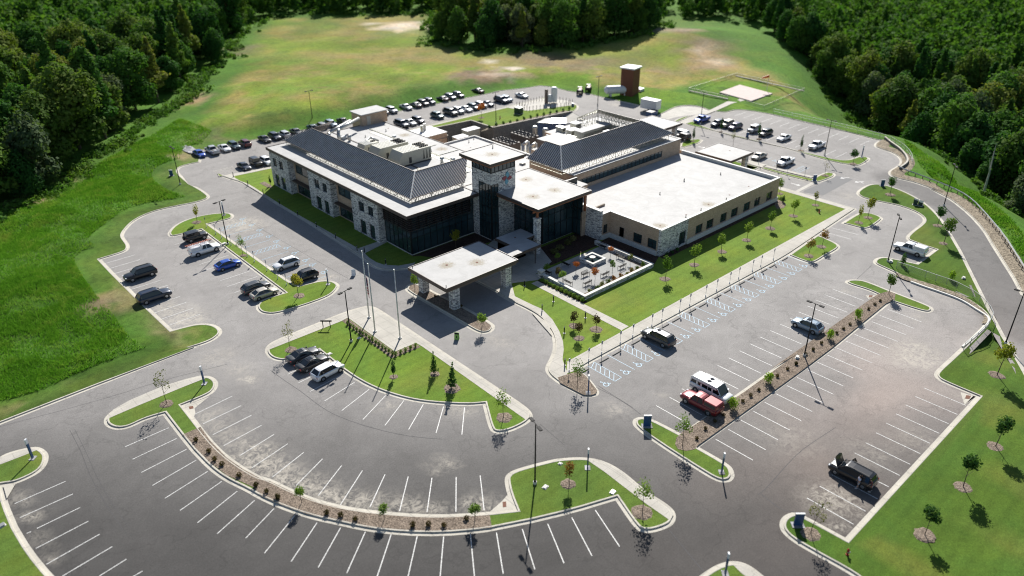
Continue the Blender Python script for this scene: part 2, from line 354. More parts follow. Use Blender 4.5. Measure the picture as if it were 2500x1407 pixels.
# ------------------------------------------------------------------ site plan
def st(o,kind='structure',label=None,cat=None): return tag(o,label,cat,None,kind)
BOUND_IN = P("""O 0,1032 F3 600,225 1190,0 F2 900,1407 1090,1350 1175,1290 1170,1250 1110,1215 1000,1210 890,1235 760,1270 560,1080 420,940 240,760 135,648 200,628 330,590 380,565
 385,530 360,495 335,460 335,430 370,380 430,320 520,270 640,225 800,190 960,160 1050,135 1080,115 1070,95 1000,45 905,0 F1 1300,1275 1215,1195 1210,1165 1250,1140 1365,1115
 O 491,368 1200,228 1214,223 1276,217 1318,210 1349,213 1388,224 1430,228 1491,243 1558,257 1590,268 1605,283 D 470,345 560,335 650,345 700,365 740,380 850,390 920,370 1000,372 1200,405 1500,475 1800,545 2000,600
 2050,602 2010,620 1990,650 2040,670 2120,695 2180,730 2200,770 2180,800 2110,840 2105,865 2150,890 2260,915 2330,935 2500,1000 G6 700,980 850,1050 1000,1170 1110,1290 1180,1407 G2 1770,790 1829,900""")
BOUND_OUT = [(160,5),(150,-30),(110,-60),(40,-60),(-40,-30),(-60,30),(-60,80),(-52,104)]
c0=BOUND_IN[0]; c1=P("F3 600,225")[0]; ux=(c0[0]-c1[0],c0[1]-c1[1]); ul=math.hypot(*ux)
LOT = smooth_poly(BOUND_IN,2,False)
LAST=LOT[-1]
LOT = LOT + [(LAST[0]-12,LAST[1]-30),(LAST[0]-30,LAST[1]-70)] + BOUND_OUT[2:6] + [(c0[0]+ux[0]/ul*60,c0[1]+ux[1]/ul*60)]
LOT = ccw(LOT)
PIT = [(118,162.6),(131,161.2),(131.1,152),(158.8,149.4),(156,141.7),(141,141.7),(141,110),(113,110),(113,137.6),(97.2,137.6),(97.2,150),(111,150),(111,155),(118,155)]

RL=P("""G2 675,200 690,180 760,140 850,140 960,170 1080,225 1180,290 1260,370 1330,480 1400,600 1500,800 1600,1000 1700,1190 1829,1400""")
RL=RL+[(at('O',2560,1010)),(at('O',2640,1250)),(120,-20),(70,-35)]+P("F7 800,1560 700,1500 590,1407 360,1280 220,1200 150,1140 130,1090 150,1040 210,1012 250,1020 300,1040 540,1170 1345,300 1130,210 1090,180 1085,150 1180,65 1250,0 G2 1400,1260 1540,1120 1570,1080 1560,1040 1500,985 1400,920 1250,865 1100,825 1000,790 940,755 850,715 795,690 790,665 820,645 880,640 1085,685 1210,592 1140,570 1060,540 1020,525 1015,500 1060,460 1120,415 1138,390 1120,360 1060,325 960,290 830,265 720,240 680,215")
RLs=smooth_poly(ccw(RL),2)
gRL=offset(RLs,-.6)
HOLE=offset(gRL,-.9)
STN={}
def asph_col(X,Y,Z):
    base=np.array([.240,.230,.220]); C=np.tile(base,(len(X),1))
    # tint darkens towards the camera: light falloff painted in, plus newer arc-lot course
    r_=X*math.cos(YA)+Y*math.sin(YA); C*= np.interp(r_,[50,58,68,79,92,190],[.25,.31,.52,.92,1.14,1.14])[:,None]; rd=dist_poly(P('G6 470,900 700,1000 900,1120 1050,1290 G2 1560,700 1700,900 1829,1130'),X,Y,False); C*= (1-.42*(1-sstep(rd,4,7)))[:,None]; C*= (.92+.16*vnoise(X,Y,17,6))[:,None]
    warm=np.exp(-(((X-90)/28)**2+((Y-27)/11)**2))*(.4+1.2*vnoise(X,Y,6,4)); C=C*(1-.0*warm[:,None])+warm[:,None]*np.array([.055,.030,.018])
    for fr,x,y,r,v in STAINS:
        cx,cy=at(fr,x,y); g=np.exp(-((X-cx)**2+(Y-cy)**2)/r**2); STN[id(X)]=STN.get(id(X),0)+g*v*6.5
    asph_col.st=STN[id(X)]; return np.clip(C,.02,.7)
STAINS=[('F2',1350,330,2.6,.30),('F2',1450,360,2.0,.25),('F2',700,1060,2.0,.16),('F2',860,1120,2.5,.20),('F2',950,1160,1.8,.2),('F2',800,1180,2,.14),('F2',2100,800,1.2,.2),('F2',1300,400,2,.12),
 ('F3',1280,440,2.4,.10),('F3',1420,540,2.2,.10),('F3',1560,640,2.0,.12),('F3',1700,760,2.0,.14),('F3',1330,60,2.5,.10),('F3',1480,140,1.5,.12),('F3',1540,190,.8,.2),('F3',120,930,1.0,.16),('F3',200,1040,.9,.14),('F3',230,1180,.9,.12),('F3',300,1290,.9,.1),
 ('F5',60,230,2.2,.14),('F5',150,300,2,.14),('F5',330,400,2.0,.14),('F5',500,470,1.8,.14),('F5',640,510,1.8,.13),('F5',800,560,1.6,.12),('F5',1000,590,1.6,.16),('F5',1240,630,1.5,.14),('F5',1380,630,1.3,.15),('F5',1560,650,1.0,.18),('F5',1850,610,1.3,.2),('F5',1600,280,1.1,.2),('F5',1970,590,1.0,.15),
 ('F4',1090,900,1.6,.09),('F4',1590,930,1.8,.09),('F4',1720,960,1.2,.07),('F4',1960,440,1.0,.16),('F4',1880,400,.9,.1),('F4',30,720,1.0,.15),
 ('F7',930,80,2.2,.12),('F7',1000,60,1.6,.14),('F7',450,940,2.4,.17),('F7',520,950,1.6,.12),('F7',700,650,2.6,.07),('F7',960,560,2.5,.08),('F7',1240,290,.7,.2),('F7',520,1115,.4,.3),('F7',200,560,3.5,.06),
 ('G2',1100,1320,2.5,.2),('G2',1050,1250,2.5,.1),('G2',1080,1060,1.5,.1),('G2',620,870,1.0,.14),('G2',1010,60,2.2,.12),('G2',640,230,2.2,.1),('G2',1280,910,2,.06),('G2',350,120,1.5,.08),
 ('G1',700,1400,1.5,.1),('G1',1100,1290,1.0,.06),('D',1050,900,2.5,.06),('D',640,540,2,.08),('H5',1500,130,1.2,.35),('E',1480,200,3,.1)]
gx,gy=np.meshgrid(np.arange(-40,235,1.6),np.arange(-60,195,1.6)); gx=gx.ravel(); gy=gy.ravel()
q=proj(np.stack([gx,gy,gx*0],1)); vis=(q[:,2]>5)&(q[:,0]>-60)&(q[:,0]<2560)&(q[:,1]>-60)&(q[:,1]<1470)
k=vis&inside(LOT,gx,gy)&(dist_poly(LOT,gx,gy)>.5)&~((inside(PIT,gx,gy))|(dist_poly(PIT,gx,gy)<.4)|inside(HOLE,gx,gy)|(dist_poly(HOLE,gx,gy)<.4))
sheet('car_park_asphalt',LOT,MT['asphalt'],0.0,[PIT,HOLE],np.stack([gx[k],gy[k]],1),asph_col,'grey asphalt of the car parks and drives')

# ---- open ground with relief, coloured by what grows there
FIELD=P("O 640,55 1050,45 1060,125 1240,150 1700,95 1760,130 1880,170 1960,210 2120,310 2060,300 1960,250 1700,215 1600,240 1240,205 1150,205 840,290 640,325 470,345 440,330 520,255 585,165 605,110")
def ground_z(X,Y):
    d=dist_poly(LOT,X,Y); ang=np.degrees(np.arctan2(Y,np.maximum(X,1e-3))); ang=np.where(X<=0,90,ang)
    z=.13+sstep(d,1,9)*((vnoise(X,Y,9,1)-.5)*.7+(vnoise(X,Y,3.1,2)-.5)*.22)
    z=z+sstep(d,0,14)*(ang>50)*(np.hypot(X,Y)<260)*(vnoise(X,Y,22,5)-.35)*2.3
    east=1-sstep(ang,23,29); z=z-east*sstep(d,3.0,34)*12
    z=z+sstep(d,2,13)*(1-sstep(np.abs(ang-54),10,20))*(np.hypot(X,Y)<420)*1.9
    m=np.exp(-(((X-262)/34)**2+((Y-186)/30)**2)); z=z+m*5.0
    return z
def ground_col(X,Y,Z):
    n=len(X); lush=np.array([.066,.155,.020]); C=np.tile(lush,(n,1)); px=proj(np.stack([X,Y,Z],1)); U,V=px[:,0],px[:,1]
    w=vnoise(X,Y,18,4)*.6+vnoise(X,Y,6,6)*.4
    fm=inside(FIELD,X,Y); fe=np.where(fm,sstep(dist_poly(FIELD,X,Y)+ (w-.5)*10,0,9),0)[:,None]
    w=w*.7+vnoise(X,Y,2.2,9)*.3; fld=np.where((w>.5)[:,None],np.array([.235,.215,.060]),np.array([.190,.225,.040])); fld=np.array([.150,.215,.028])*(1-sstep(w,.35,.62))[:,None]+np.array([.235,.215,.070])*sstep(w,.35,.62)[:,None]
    C=C*(1-fe)+fld*fe
    C*= (.78+.5*vnoise(X,Y,11,8))[:,None]
    for fr,x,y,r,c,s in PATCH:
        cx,cy=at(fr,x,y); g=np.exp(-((X-cx)**2+(Y-cy)**2)/r**2)*s; g=(sstep(g+(vnoise(X,Y,max(1.2,r*.16),int(x)%13)-.5)*.75*(g>.04)+(vnoise(X,Y,2.6,int(y)%7)-.5)*.3*(g>.04),.22,.68)*s)[:,None]; C=C*(1-g)+np.array(c)*g
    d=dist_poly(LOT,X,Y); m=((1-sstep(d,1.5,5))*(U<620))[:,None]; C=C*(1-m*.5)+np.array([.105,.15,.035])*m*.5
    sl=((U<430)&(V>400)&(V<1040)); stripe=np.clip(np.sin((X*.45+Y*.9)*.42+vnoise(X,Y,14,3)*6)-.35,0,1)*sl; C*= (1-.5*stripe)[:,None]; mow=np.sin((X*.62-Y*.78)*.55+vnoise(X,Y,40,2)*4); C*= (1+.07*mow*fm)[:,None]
    return np.clip(C,.01,.8)
TAN=(.33,.25,.15); BRN=(.20,.155,.105); PALE=(.62,.56,.46); GRN=(.115,.225,.022); OLV=(.16,.165,.06)
PATCH=[('F2',330,960,3.0,TAN,.9),('F2',420,1010,2.6,TAN,.9),('F2',480,1050,2.0,TAN,.8),('F2',150,1035,2.4,BRN,.8),('F2',60,1040,2.0,BRN,.7),('F2',700,1280,2.4,TAN,.8),('F2',830,1300,2.0,TAN,.7),('F2',1080,1290,1.6,TAN,.8),('F2',600,1250,2,TAN,.5),('F2',860,1390,2,TAN,.5),
 ('F2',250,525,1.6,TAN,.6),('F2',60,500,1.6,TAN,.5),('F2',930,95,1.4,TAN,.4),('F3',120,340,1.6,TAN,.6),('F3',30,400,1.8,TAN,.6),('F3',440,190,.8,TAN,.5),
 ('F1',1290,1080,4.0,TAN,.85),('F1',1330,1040,3.5,TAN,.7),('F1',1400,960,6.0,BRN,.6),('F1',1100,1230,2.0,TAN,.5),('F1',480,1230,3,TAN,.7),('F1',250,1370,4.0,TAN,.8),('F1',160,1395,4,BRN,.7),('F1',1330,700,6,TAN,.9),('F1',1630,380,10,BRN,.7),
 ('G4',1040,215,12,PALE,1.0),('G4',1130,205,7,PALE,.9),('G4',890,280,7,TAN,.8),('G4',1000,225,20,BRN,.35),('G4',1600,550,8,BRN,1.0),('G4',1500,560,6,BRN,.8),('G4',1700,540,5,(.38,.33,.27),.9),('G4',1790,500,3.5,PALE,1.0),('G4',1900,540,4,TAN,.8),('G4',1650,460,2,PALE,.8),
 ('G4',2000,440,16,BRN,.7),('G4',2300,460,16,BRN,.7),('G4',2150,420,14,OLV,.6),('G4',2400,500,9,TAN,.5),('G4',400,210,22,(.09,.15,.03),.7),('G4',150,330,18,(.10,.17,.03),.5),('G4',1100,280,14,(.11,.19,.03),.7),
 ('G5',280,260,12,BRN,.8),('G5',590,330,12,BRN,.8),('G5',600,390,7,TAN,.95),('G5',640,420,5,TAN,.9),('G5',560,350,5,TAN,.8),('G5',350,260,9,(.34,.27,.22),.7),('G5',100,420,12,OLV,.6),('G5',500,430,5,TAN,.8),('G5',250,450,5,TAN,.6),('G5',880,360,10,(.09,.18,.025),.8),('G5',900,480,10,BRN,.5),('G5',1000,560,9,(.2,.16,.08),.7),('G5',350,160,25,(.09,.17,.03),1.0),('G5',545,345,4,PALE,.6),('G5',625,400,3.5,PALE,.6),('G5',670,445,4,TAN,.9),('G4',620,470,14,(.26,.21,.09),.6),('G4',300,560,14,(.26,.21,.09),.5),('G4',900,430,18,(.27,.22,.09),.6),('G4',200,430,16,(.12,.23,.03),.6),('G4',1250,400,16,(.26,.22,.10),.5),('G3',1700,170,9,(.12,.24,.03),.6),('G3',1250,180,8,(.13,.24,.03),.6),('G3',1000,430,6,(.07,.13,.03),.7),('G3',1300,420,6,(.08,.14,.03),.7),('G4',1250,640,5,(.10,.17,.03),.7),('G4',900,720,6,(.10,.18,.03),.7),
 ('G5',1200,650,5,TAN,.6),('G5',1070,640,9,(.17,.20,.06),.7),('G5',1470,670,4,TAN,.7),('G5',1380,720,14,(.10,.19,.025),.6),
 ('G4',1950,570,5,GRN,.9),('G4',2080,560,6,GRN,1.0),('G4',2250,570,6,GRN,1.0),('G5',200,590,8,GRN,1.0),('G5',330,620,6,GRN,1.0),('G5',750,660,5,GRN,1.0),('G5',600,520,8,GRN,.9),('G5',850,540,9,GRN,1.0),('G5',1000,600,6,GRN,.8),('G5',420,600,7,GRN,1),('G5',100,560,6,GRN,1)]
def ring(step,x0,x1,y0,y1):
    a,b=np.meshgrid(np.arange(x0,x1,step),np.arange(y0,y1,step)); return a.ravel(),b.ravel()
gp=[]
for step,R0,R1 in ((1.5,0,135),(2.5,135,270),(6,270,620),(40,620,2600)):
    e=R1+10; a,b=ring(step,-e if R1>700 else -150,e,-e if R1>700 else -120,e); r=np.hypot(a,b); q=proj(np.stack([a,b,a*0],1))
    vis=(q[:,2]>5)&(q[:,0]>-250)&(q[:,0]<2750)&(q[:,1]>-400)&(q[:,1]<1600)
    kk=(r>=R0)&(r<R1)&(vis|(step==40)); a,b=a[kk],b[kk]; kk=~inside(LOT,a,b); a,b=a[kk],b[kk]; kk=dist_poly(LOT,a,b)>1.0; gp.append(np.stack([a[kk]+RNG.uniform(-.2,.2,kk.sum())*step,b[kk]+RNG.uniform(-.2,.2,kk.sum())*step],1))
gp=np.concatenate(gp); gp=gp[(np.abs(gp)<2580).all(1)]
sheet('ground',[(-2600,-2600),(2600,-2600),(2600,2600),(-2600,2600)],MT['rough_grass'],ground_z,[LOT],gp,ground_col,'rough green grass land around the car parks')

# ---- kerbs, islands
KP=[(.62,.006),(.2,.014),(.17,.15),(0,.155),(-.05,.12)]     # offsets from the grass line
def lawn_col(base=(.118,.195,.032),seed=0,dry=.3):
    def f(X,Y,Z):
        n=vnoise(X,Y,3.5,seed)*.6+vnoise(X,Y,1.2,seed+1)*.4; C=np.array(base)*(.82+.36*n)[:,None]; k=(sstep(vnoise(X,Y,5,seed+2),.6,.95)*dry)[:,None]
        return C*(1-k)+np.array([.21,.205,.055])*k
    return f
def gridin(poly,step,holes=()):
    xs=[p[0] for p in poly]; ys=[p[1] for p in poly]; a,b=ring(step,min(xs),max(xs),min(ys),max(ys)); k=inside(poly,a,b)&(dist_poly(poly,a,b)>step*.35)
    for h in holes: k&=~inside(h,a,b)&(dist_poly(h,a,b)>step*.35)
    a,b=a[k],b[k]; return np.stack([a+RNG.uniform(-.2,.2,len(a))*step,b+RNG.uniform(-.2,.2,len(b))*step],1)
def island(pts,mat='lawn_grass',base=(.115,.20,.03),seed=0,name='lawn',kerb=True,inset=.6,step=1.5,zf=.13,label=None,dry=.3):
    p=smooth_poly(ccw(pts),2); g=offset(p,-inset)
    if kerb: strip('kerb',g,KP,MT['kerb_concrete'])
    o=sheet(name,g,MT[mat],zf,(),gridin(g,step),lawn_col(base,seed,dry) if mat=='lawn_grass' else None,label); return g
def pave(pts,mat='concrete',z=.150,name='path',sm=1): 
    p=ccw(pts); p=smooth_poly(p,sm) if sm else p; return sheet(name,p,MT[mat],z)
def mulch_ring(x,y,r=.95,z=.17,mat='mulch',name='mulch_bed'):
    n=22; o=[(x+math.cos(i*2*math.pi/n)*r*random.uniform(.86,1.12),y+math.sin(i*2*math.pi/n)*r*random.uniform(.86,1.12)) for i in range(n)]
    mb=MB(); mb.add([(a,b,z-.06) for a,b in o]+[(x+(a-x)*.75,y+(b-y)*.75,z+.04) for a,b in o]+[(x,y,z+.06)],[(i,(i+1)%n,(i+1)%n+n,i+n) for i in range(n)]+[(i+n,(i+1)%n+n,2*n) for i in range(n)])
    return st(mb.build(name,MT[mat]))
# outer boundary kerb (only where the photograph shows the made kerb)
lb=[p for p in LOT]; inn=offset(ccw(LOT),-.6); strip('kerb',[p for p in ccw(LOT)][::-1],[(.55,.006),(.14,.014),(.11,.15),(-.06,.155),(-.15,.12)],MT['kerb_concrete'])

I1=P("F2 735,430 740,410 790,355 900,300 1060,260 1220,243 1290,250 1312,275 1290,300 1210,320 1100,347 1800,845 1870,870 2050,825 2150,828 2210,855 2215,890 2150,960 2000,1020 1800,1085 1650,1125 1540,1115 1495,1080 1492,1040 1540,990 1725,935 1015,400 870,435 780,455 745,450")
island(I1,seed=3)
I2=P("F4 145,490 160,450 230,405 760,190 900,150 960,148 1010,165 2140,915 2190,970 2190,1010 2150,1050 2050,1100 1960,1125 1890,1120 1855,1085 1810,905 1700,915 1400,900 1200,865 1000,800 850,725 740,650 640,570 550,497 340,560 280,575 200,560 155,525")
G2i=island(I2,seed=5)
pave(P("F4 168,492 190,450 240,415 760,205 900,163 960,160 1005,178 2130,930 2172,975 2165,1005 2140,1025 1350,465 1300,436 1140,503 780,243 730,270"),sm=0,name='path')
pave(P("F4 735,268 778,247 1138,507 1298,440 1335,468 1115,555"),mat='mulch',z=.152,sm=0,name='mulch_bed')
I3=P("""F3 637,460 650,420 730,360 1100,200 1260,168 1320,180 1350,215 1335,260 1290,295 1140,355 1200,430 1300,560 1400,660 1500,730 1600,790 F5 200,395 400,495 600,570 800,620 1000,650 1200,670 1400,685 1600,688 1800,680 2000,665 2175,645
 2130,530 2105,420 2115,370 2170,330 2300,290 2500,240 F6 430,680 560,672 680,690 800,750 950,880 1110,980 1140,1030 1130,1080 1090,1110 1000,1140 930,1140 880,1110 765,940 500,1020 250,1080 0,1130 F5 1900,840 1600,865 1300,860 1000,830 750,775 500,720 250,630 100,560 0,500
 F3 1380,820 1280,745 1180,640 1100,540 1005,415 900,445 800,495 720,508 660,490""")
island(I3,base=(.095,.16,.03),seed=7)
pave(P("F3 658,445 700,385 800,328 1000,242 1150,195 1235,175 1290,183 1150,238 1000,300 850,362"),sm=0)
pave(P("F6 580,690 690,705 800,765 950,893 1100,992 1122,1030 1110,1055 1090,1062 950,965 800,850 700,772"),sm=0)
pave(P("F3 1125,540 1238,492 1300,580 1400,682 1500,752 1620,817 F5 200,425 400,522 600,598 800,648 1000,678 1200,698 1400,712 1600,714 1800,706 1985,694 2003,802 1850,815 1600,833 1300,828 1000,798 750,745 500,690 250,600 130,545 F3 1560,862 1400,790 1300,715 1200,615 1145,555"),mat='mulch',z=.152,sm=0,name='mulch_bed')
for s in ("F3 1140,357 1195,428 1205,400 1200,372 1290,300","F5 1985,668 2175,643 2128,530 2085,580"): pave(P(s),z=.012,sm=0,name='gutter_apron',mat='kerb_concrete')
I4=P("F6 1250,1440 1290,1400 1380,1340 1480,1310 1580,1330 1680,1407 1760,1480 1700,1560 1500,1600 1300,1520")
island(I4,seed=9,base=(.095,.16,.03)); pave(P("F6 1470,1325 1500,1322 1575,1345 1670,1420 1700,1480 1600,1440 1540,1395"),sm=0)
I5=P("F3 -140,770 0,665 100,630 200,610 250,612 290,640 302,670 290,720 240,775 100,840 22,850 50,960 110,1100 200,1250 330,1407 450,1520 600,1640 300,1800 -400,1700 -600,1200 -400,850")
island(I5,seed=11,base=(.095,.16,.03)); pave(P("F3 -130,785 0,682 100,648 200,627 245,628 150,668 0,725 -120,800"),sm=0)
pave(P("F3 22,852 45,935 95,850 100,842"),z=.160,sm=0,name='gutter_apron',mat='kerb_concrete')
# right lot: islands, hedge bed
I6=P("F6 868,455 880,435 925,423 1000,440 1160,525 F7 30,330 F6 1895,0 G2 90,1407 830,900 600,830 605,805 660,795 740,805 920,880 1190,980 1213,1005 1195,1025 1140,1020 920,955 100,1560")
RA,RB=(63.2,113.6)
ISL_R=P("F6 868,455 880,435 925,423 1000,440 1165,527")+[at('F6',1240,478)]+P("G2 822,903 750,870 640,838 598,818 605,800 660,794 740,803 900,868 1190,978 1214,1003 1195,1025 1140,1022 1050,995 920,952 F7 478,0 0,350 F6 1280,612 1470,720 1495,760 1500,800 1470,830 1400,830 1300,775 1000,580 880,490")
gI6=island(ISL_R,seed=13,base=(.095,.165,.03))
pave(P("F6 1245,485 1560,275 1880,45 G2 90,1415 500,1130 820,903 900,880 945,900 940,940 880,965 F7 455,5 300,122 0,340 F6 1275,605 1250,632 1200,640 1150,630 1132,600 1140,560 1180,520"),mat='mulch',z=.158,sm=0,name='mulch_bed')
# small islands by the long walk
island(P("G2 570,410 690,335 760,335 830,355 868,378 850,395 790,440 750,452 720,450"),seed=15)
island(P("G2 200,630 400,490 440,500 540,545 570,568 560,590 470,640 400,685 350,685 300,670"),seed=17)
# east lot islands
island(P("D 530,475 600,455 660,490 880,560 1300,655 1690,750 1775,755 1820,740 1870,722 1930,730 1957,745 1940,765 1880,800 1830,800 1650,770 1300,665 800,545 560,490"),seed=19)
island(P("D 1110,815 1140,805 1300,850 1510,895 1560,865 1620,845 1680,855 1692,870 1670,890 1560,930 1500,925 1300,875 1120,825"),seed=21)
pave(P("D 1130,805 1155,797 1520,883 1500,893"),sm=0)
pave([(156.2,86),(158.6,86),(158.6,92.5),(156.2,92.5)],sm=0); island([(152.9,86.5),(156,85.8),(156,96),(153.5,96)],seed=22,kerb=False)
island(P("D 495,655 500,620 560,600 640,592 678,602 660,625 600,645 540,660"),seed=23)
island(P("D 440,460 500,430 580,412 600,415 520,455 460,475"),seed=24); pave(P("D 490,470 630,405 665,410 560,475"),z=.02,sm=0); 
pave(P("D 650,405 735,372 900,290 945,285 1000,300 900,325 800,370 700,410"),z=.16,sm=0,name='helipad_path')
# service-road apron and the small stalls beside it
pave(P("D 320,420 400,370 480,350 600,345 720,368 735,380 640,405 500,420 400,445"),mat='pad_concrete',z=.008,sm=1,name='pad')
# ---- big right lawn between lot and ring road, sinking below the lot edge by the curved wall
WALLP=smooth_poly(P("G2 1050,815 1130,845 1250,885 1400,940 1500,1005 1565,1045 1590,1075 1575,1110 1545,1140 1480,1200 1405,1262"),2,False)
def rlawn_z(X,Y):
    b=dist_poly(gRL,X,Y); d=dist_poly(WALLP,X,Y,False); side=np.ones(len(X)); out=inside(offset(WALLP,-60,False)+WALLP[::-1],X,Y)
    z=.13+(vnoise(X,Y,7,3)-.5)*.25*sstep(b,.5,4)
    cen=at('G2',1540,1130); g=np.exp(-(((X-cen[0]-3)/9)**2+((Y-cen[1]+3)/9)**2)); z=z-1.5*g*sstep(b,.35,1.2)
    return z
strip('kerb',gRL,KP,MT['kerb_concrete'])
sheet('lawn',gRL,MT['lawn_grass'],rlawn_z,(),gridin(gRL,1.5),lawn_col((.066,.128,.020),25,.3),'mown green lawn between the car parks and the ring road')
pave(P("G2 945,750 1000,772 1100,805 1250,850 1400,905 1500,970 1550,1020 1580,1060 1582,1085 1560,1105 1535,1100 1552,1078 1548,1045 1495,992 1400,930 1250,876 1100,832 1000,800 950,775"),mat='gravel',z=.17,sm=0,name='gravel_strip')
for s in ("F7 1250,272 1345,300 1275,352","G2 740,905 820,905 760,930","F7 1330,295 1345,300 1280,345"): pave(P(s),z=.012,sm=0,name='gutter_apron',mat='kerb_concrete')
# gravel verge outside the ring road
gv=P("D 2050,602 2010,620 1990,650 2040,670 2120,695 2180,730 2200,770 2180,800 2110,840 2105,865 2150,890 2260,915 2330,935 2500,1000 G6 700,980 850,1050 1000,1170 1110,1290 1180,1407 G2 1770,790 1829,900")
gvs=smooth_poly(gv,2,False); outer=offset(gvs,2.0,False); outer=[(a,b) for a,b in outer]
strip('gravel_verge',gvs,[(.05,.15),(-.6,.22),(-2.4,.24),(-3.2,.05),(-4.6,-1.2)],MT['gravel'],False)
pit=P("F1 1190,985 1240,975 1300,1010 1370,1050 1350,1068 1290,1060 1230,1020"); 
# ---- the block the building stands on
TIP=P("G1 570,1250 560,1285 510,1300 440,1300 240,1195 130,1110 110,1050 160,960 185,880 175,780 130,700 0,590 C 1395,1130 1310,980 1180,900 1050,840 920,765")
BLOCK=TIP+[(71.6,83),(71.4,95)]+P("C 222,550 0,575 A 1050,1300 940,1300 860,1270 800,1215 600,1085 400,955 200,835 0,705 G3 590,970 545,935")
BLOCK+= [(61.8,167.6),(73.4,165.3)]+[(96,167.4),(114,167.3),(140,166.8),(163.8,166.2),(167.2,158),(165,152),(160.3,149.0)]
BLOCK+= [(158.9,149.4),(131.1,152),(131,161.2),(118,162.6),(118,155),(111,155),(111,150),(97.2,150),(97.2,137.6),(113,137.6),(113,110),(141.2,110),(141.2,97.3)]
BLOCK+= [(141.2,90.5),(156.1,90.5),(156.1,86.2),(148.6,85.8),(148.4,78)]+[(148.4,59.5)]
BLOCK+= P("G1 2180,95 1300,572")+[at('G1',430,1045)]+P("G1 400,1075 460,1115")
BL=smooth_poly(ccw(BLOCK),2)
gB=offset(BL,-.5)
strip('kerb',gB,KP,MT['kerb_concrete'])
sheet('lawn',gB,MT['lawn_grass'],.13,(),gridin(gB,1.6),lawn_col((.140,.22,.035),31,.35),'mown lawn around the hospital building')
def band(a,b,w0,w1,z=.150,mat='concrete'): pass
def chain(poly,a,b):
    d=lambda p,q:(p[0]-q[0])**2+(p[1]-q[1])**2; i=min(range(len(poly)),key=lambda k:d(poly[k],a)); j=min(range(len(poly)),key=lambda k:d(poly[k],b)); n=len(poly)
    f=[poly[(i+k)%n] for k in range((j-i)%n+1)]; r=[poly[(i-k)%n] for k in range((i-j)%n+1)]
    ln=lambda c:sum(math.hypot(c[k+1][0]-c[k][0],c[k+1][1]-c[k][1]) for k in range(len(c)-1)); return f if ln(f)<ln(r) else r
gW=offset(gB,-.02)
# west walk, back walk, cross paths
pave(chain(gW,at("C",222,550),(61.8,167.6))+[(62.2,167),(73.2,164.9),(96.6,164.6)]+[(96.6,163.9),(73.0,164.0),(63.6,165.0)]+[(63.4,150),(63.9,111.6)]+P("A 815,1180 850,1215 900,1245 950,1262 1050,1268 1150,1250 C 225,500"),sm=0,z=.152)
pave([(64,112.6),(69.3,112.6),(69.3,111.2),(63.7,110.0)],z=.156,sm=0)
# drop-off paving, front walk, long walk
pave([(71.9,83),(71.7,98)]+[(76,98),(80,96.5),(84,98.2),(88.6,97),(88.6,90),(86,84.5),(82,83.2),(80.5,83)]+[(80.5,81.2)]+[(79.3,81.2)]+[(75.6,83.2)],z=.152,sm=0)
pave(chain(gW,(71.6,83),at("G1",240,1195))+P("G1 300,1105 258,985 268,900 262,830 230,740 170,640 80,550 0,515 C 1150,828 1080,793")+[(75.4,83.4),(71.9,83)],z=.150,sm=0)
pave([at('G1',290,1105),at('G1',300,1000),(64.5,60.7),(146.5,60.9),(146.4,75.7),(147.9,77)]+chain(gW,(148.4,59.5),at("G1",430,1045))+[at("G1",395,1075)],z=.154,sm=0)
pave([(77.3,61),(79,61),(79.1,81),(77.7,81)],z=.157,sm=0)
pave([(146.3,76),(141.5,76.5),(141.5,78),(148,77.6)],z=.160,sm=0)
pave(P("G1 300,1112 215,1140 240,1188 440,1290 505,1292 545,1278 555,1250 460,1130 400,1085"),mat='mulch',z=.158,sm=0,name='mulch_bed')
pave([(74,166.4),(114,166.6),(163,165.6),(163,164.8),(114,165.7),(97,165.6)],z=.153,sm=0)
# planting beds against the buildings
pave([(69.6,111.5),(69.6,103.2),(84,103.2),(84,98),(71.9,99.5),(70.3,102.4),(69.3,102.9)],mat='dark_mulch',z=.150,sm=0,name='mulch_bed')
pave([(79.4,83.6),(88.6,90),(99,90),(99.2,85),(96.6,83.4)],mat='dark_mulch',z=.148,sm=0,name='mulch_bed')
pave([(79.2,82.9),(96.8,82.9),(96.8,81.6),(79.2,81.6)],mat='concrete',z=.162,sm=0)
pave([(97.6,84),(101.4,84.6),(101.4,72.9),(98,71.3),(97.6,72)],mat='dark_mulch',z=.151,sm=0,name='mulch_bed')
pave([(79.0,70.4),(79.0,81),(80,81),(80,70.4)],mat='dark_mulch',z=.151,sm=0,name='mulch_bed')
pave([(101.4,71.5),(141,71.9),(141,72.8),(101.4,72.8)],mat='dark_mulch',z=.151,sm=0,name='mulch_bed')
pave(P("D 1225,1075 1240,1060 1290,1075 1310,1100 1290,1125 1240,1130 1222,1110"),mat='mulch',z=.156,sm=0,name='mulch_bed')
pave(P("A 95,700 130,690 175,715 185,735 150,730"),mat='mulch',z=.156,sm=0,name='mulch_bed')
pave([(80.2,71.2),(97.2,71.2),(97.1,82.5),(80.8,81.7)],mat='courtyard_paving',z=.165,sm=0,name='courtyard_paving')
pave([(81.5,71.4),(97.0,71.4),(97.0,72.6),(81.5,72.6)],mat='mulch',z=.172,sm=0,name='mulch_bed'); pave([(96,72.6),(97,72.6),(97,79),(96,79)],mat='mulch',z=.172,sm=0,name='mulch_bed')
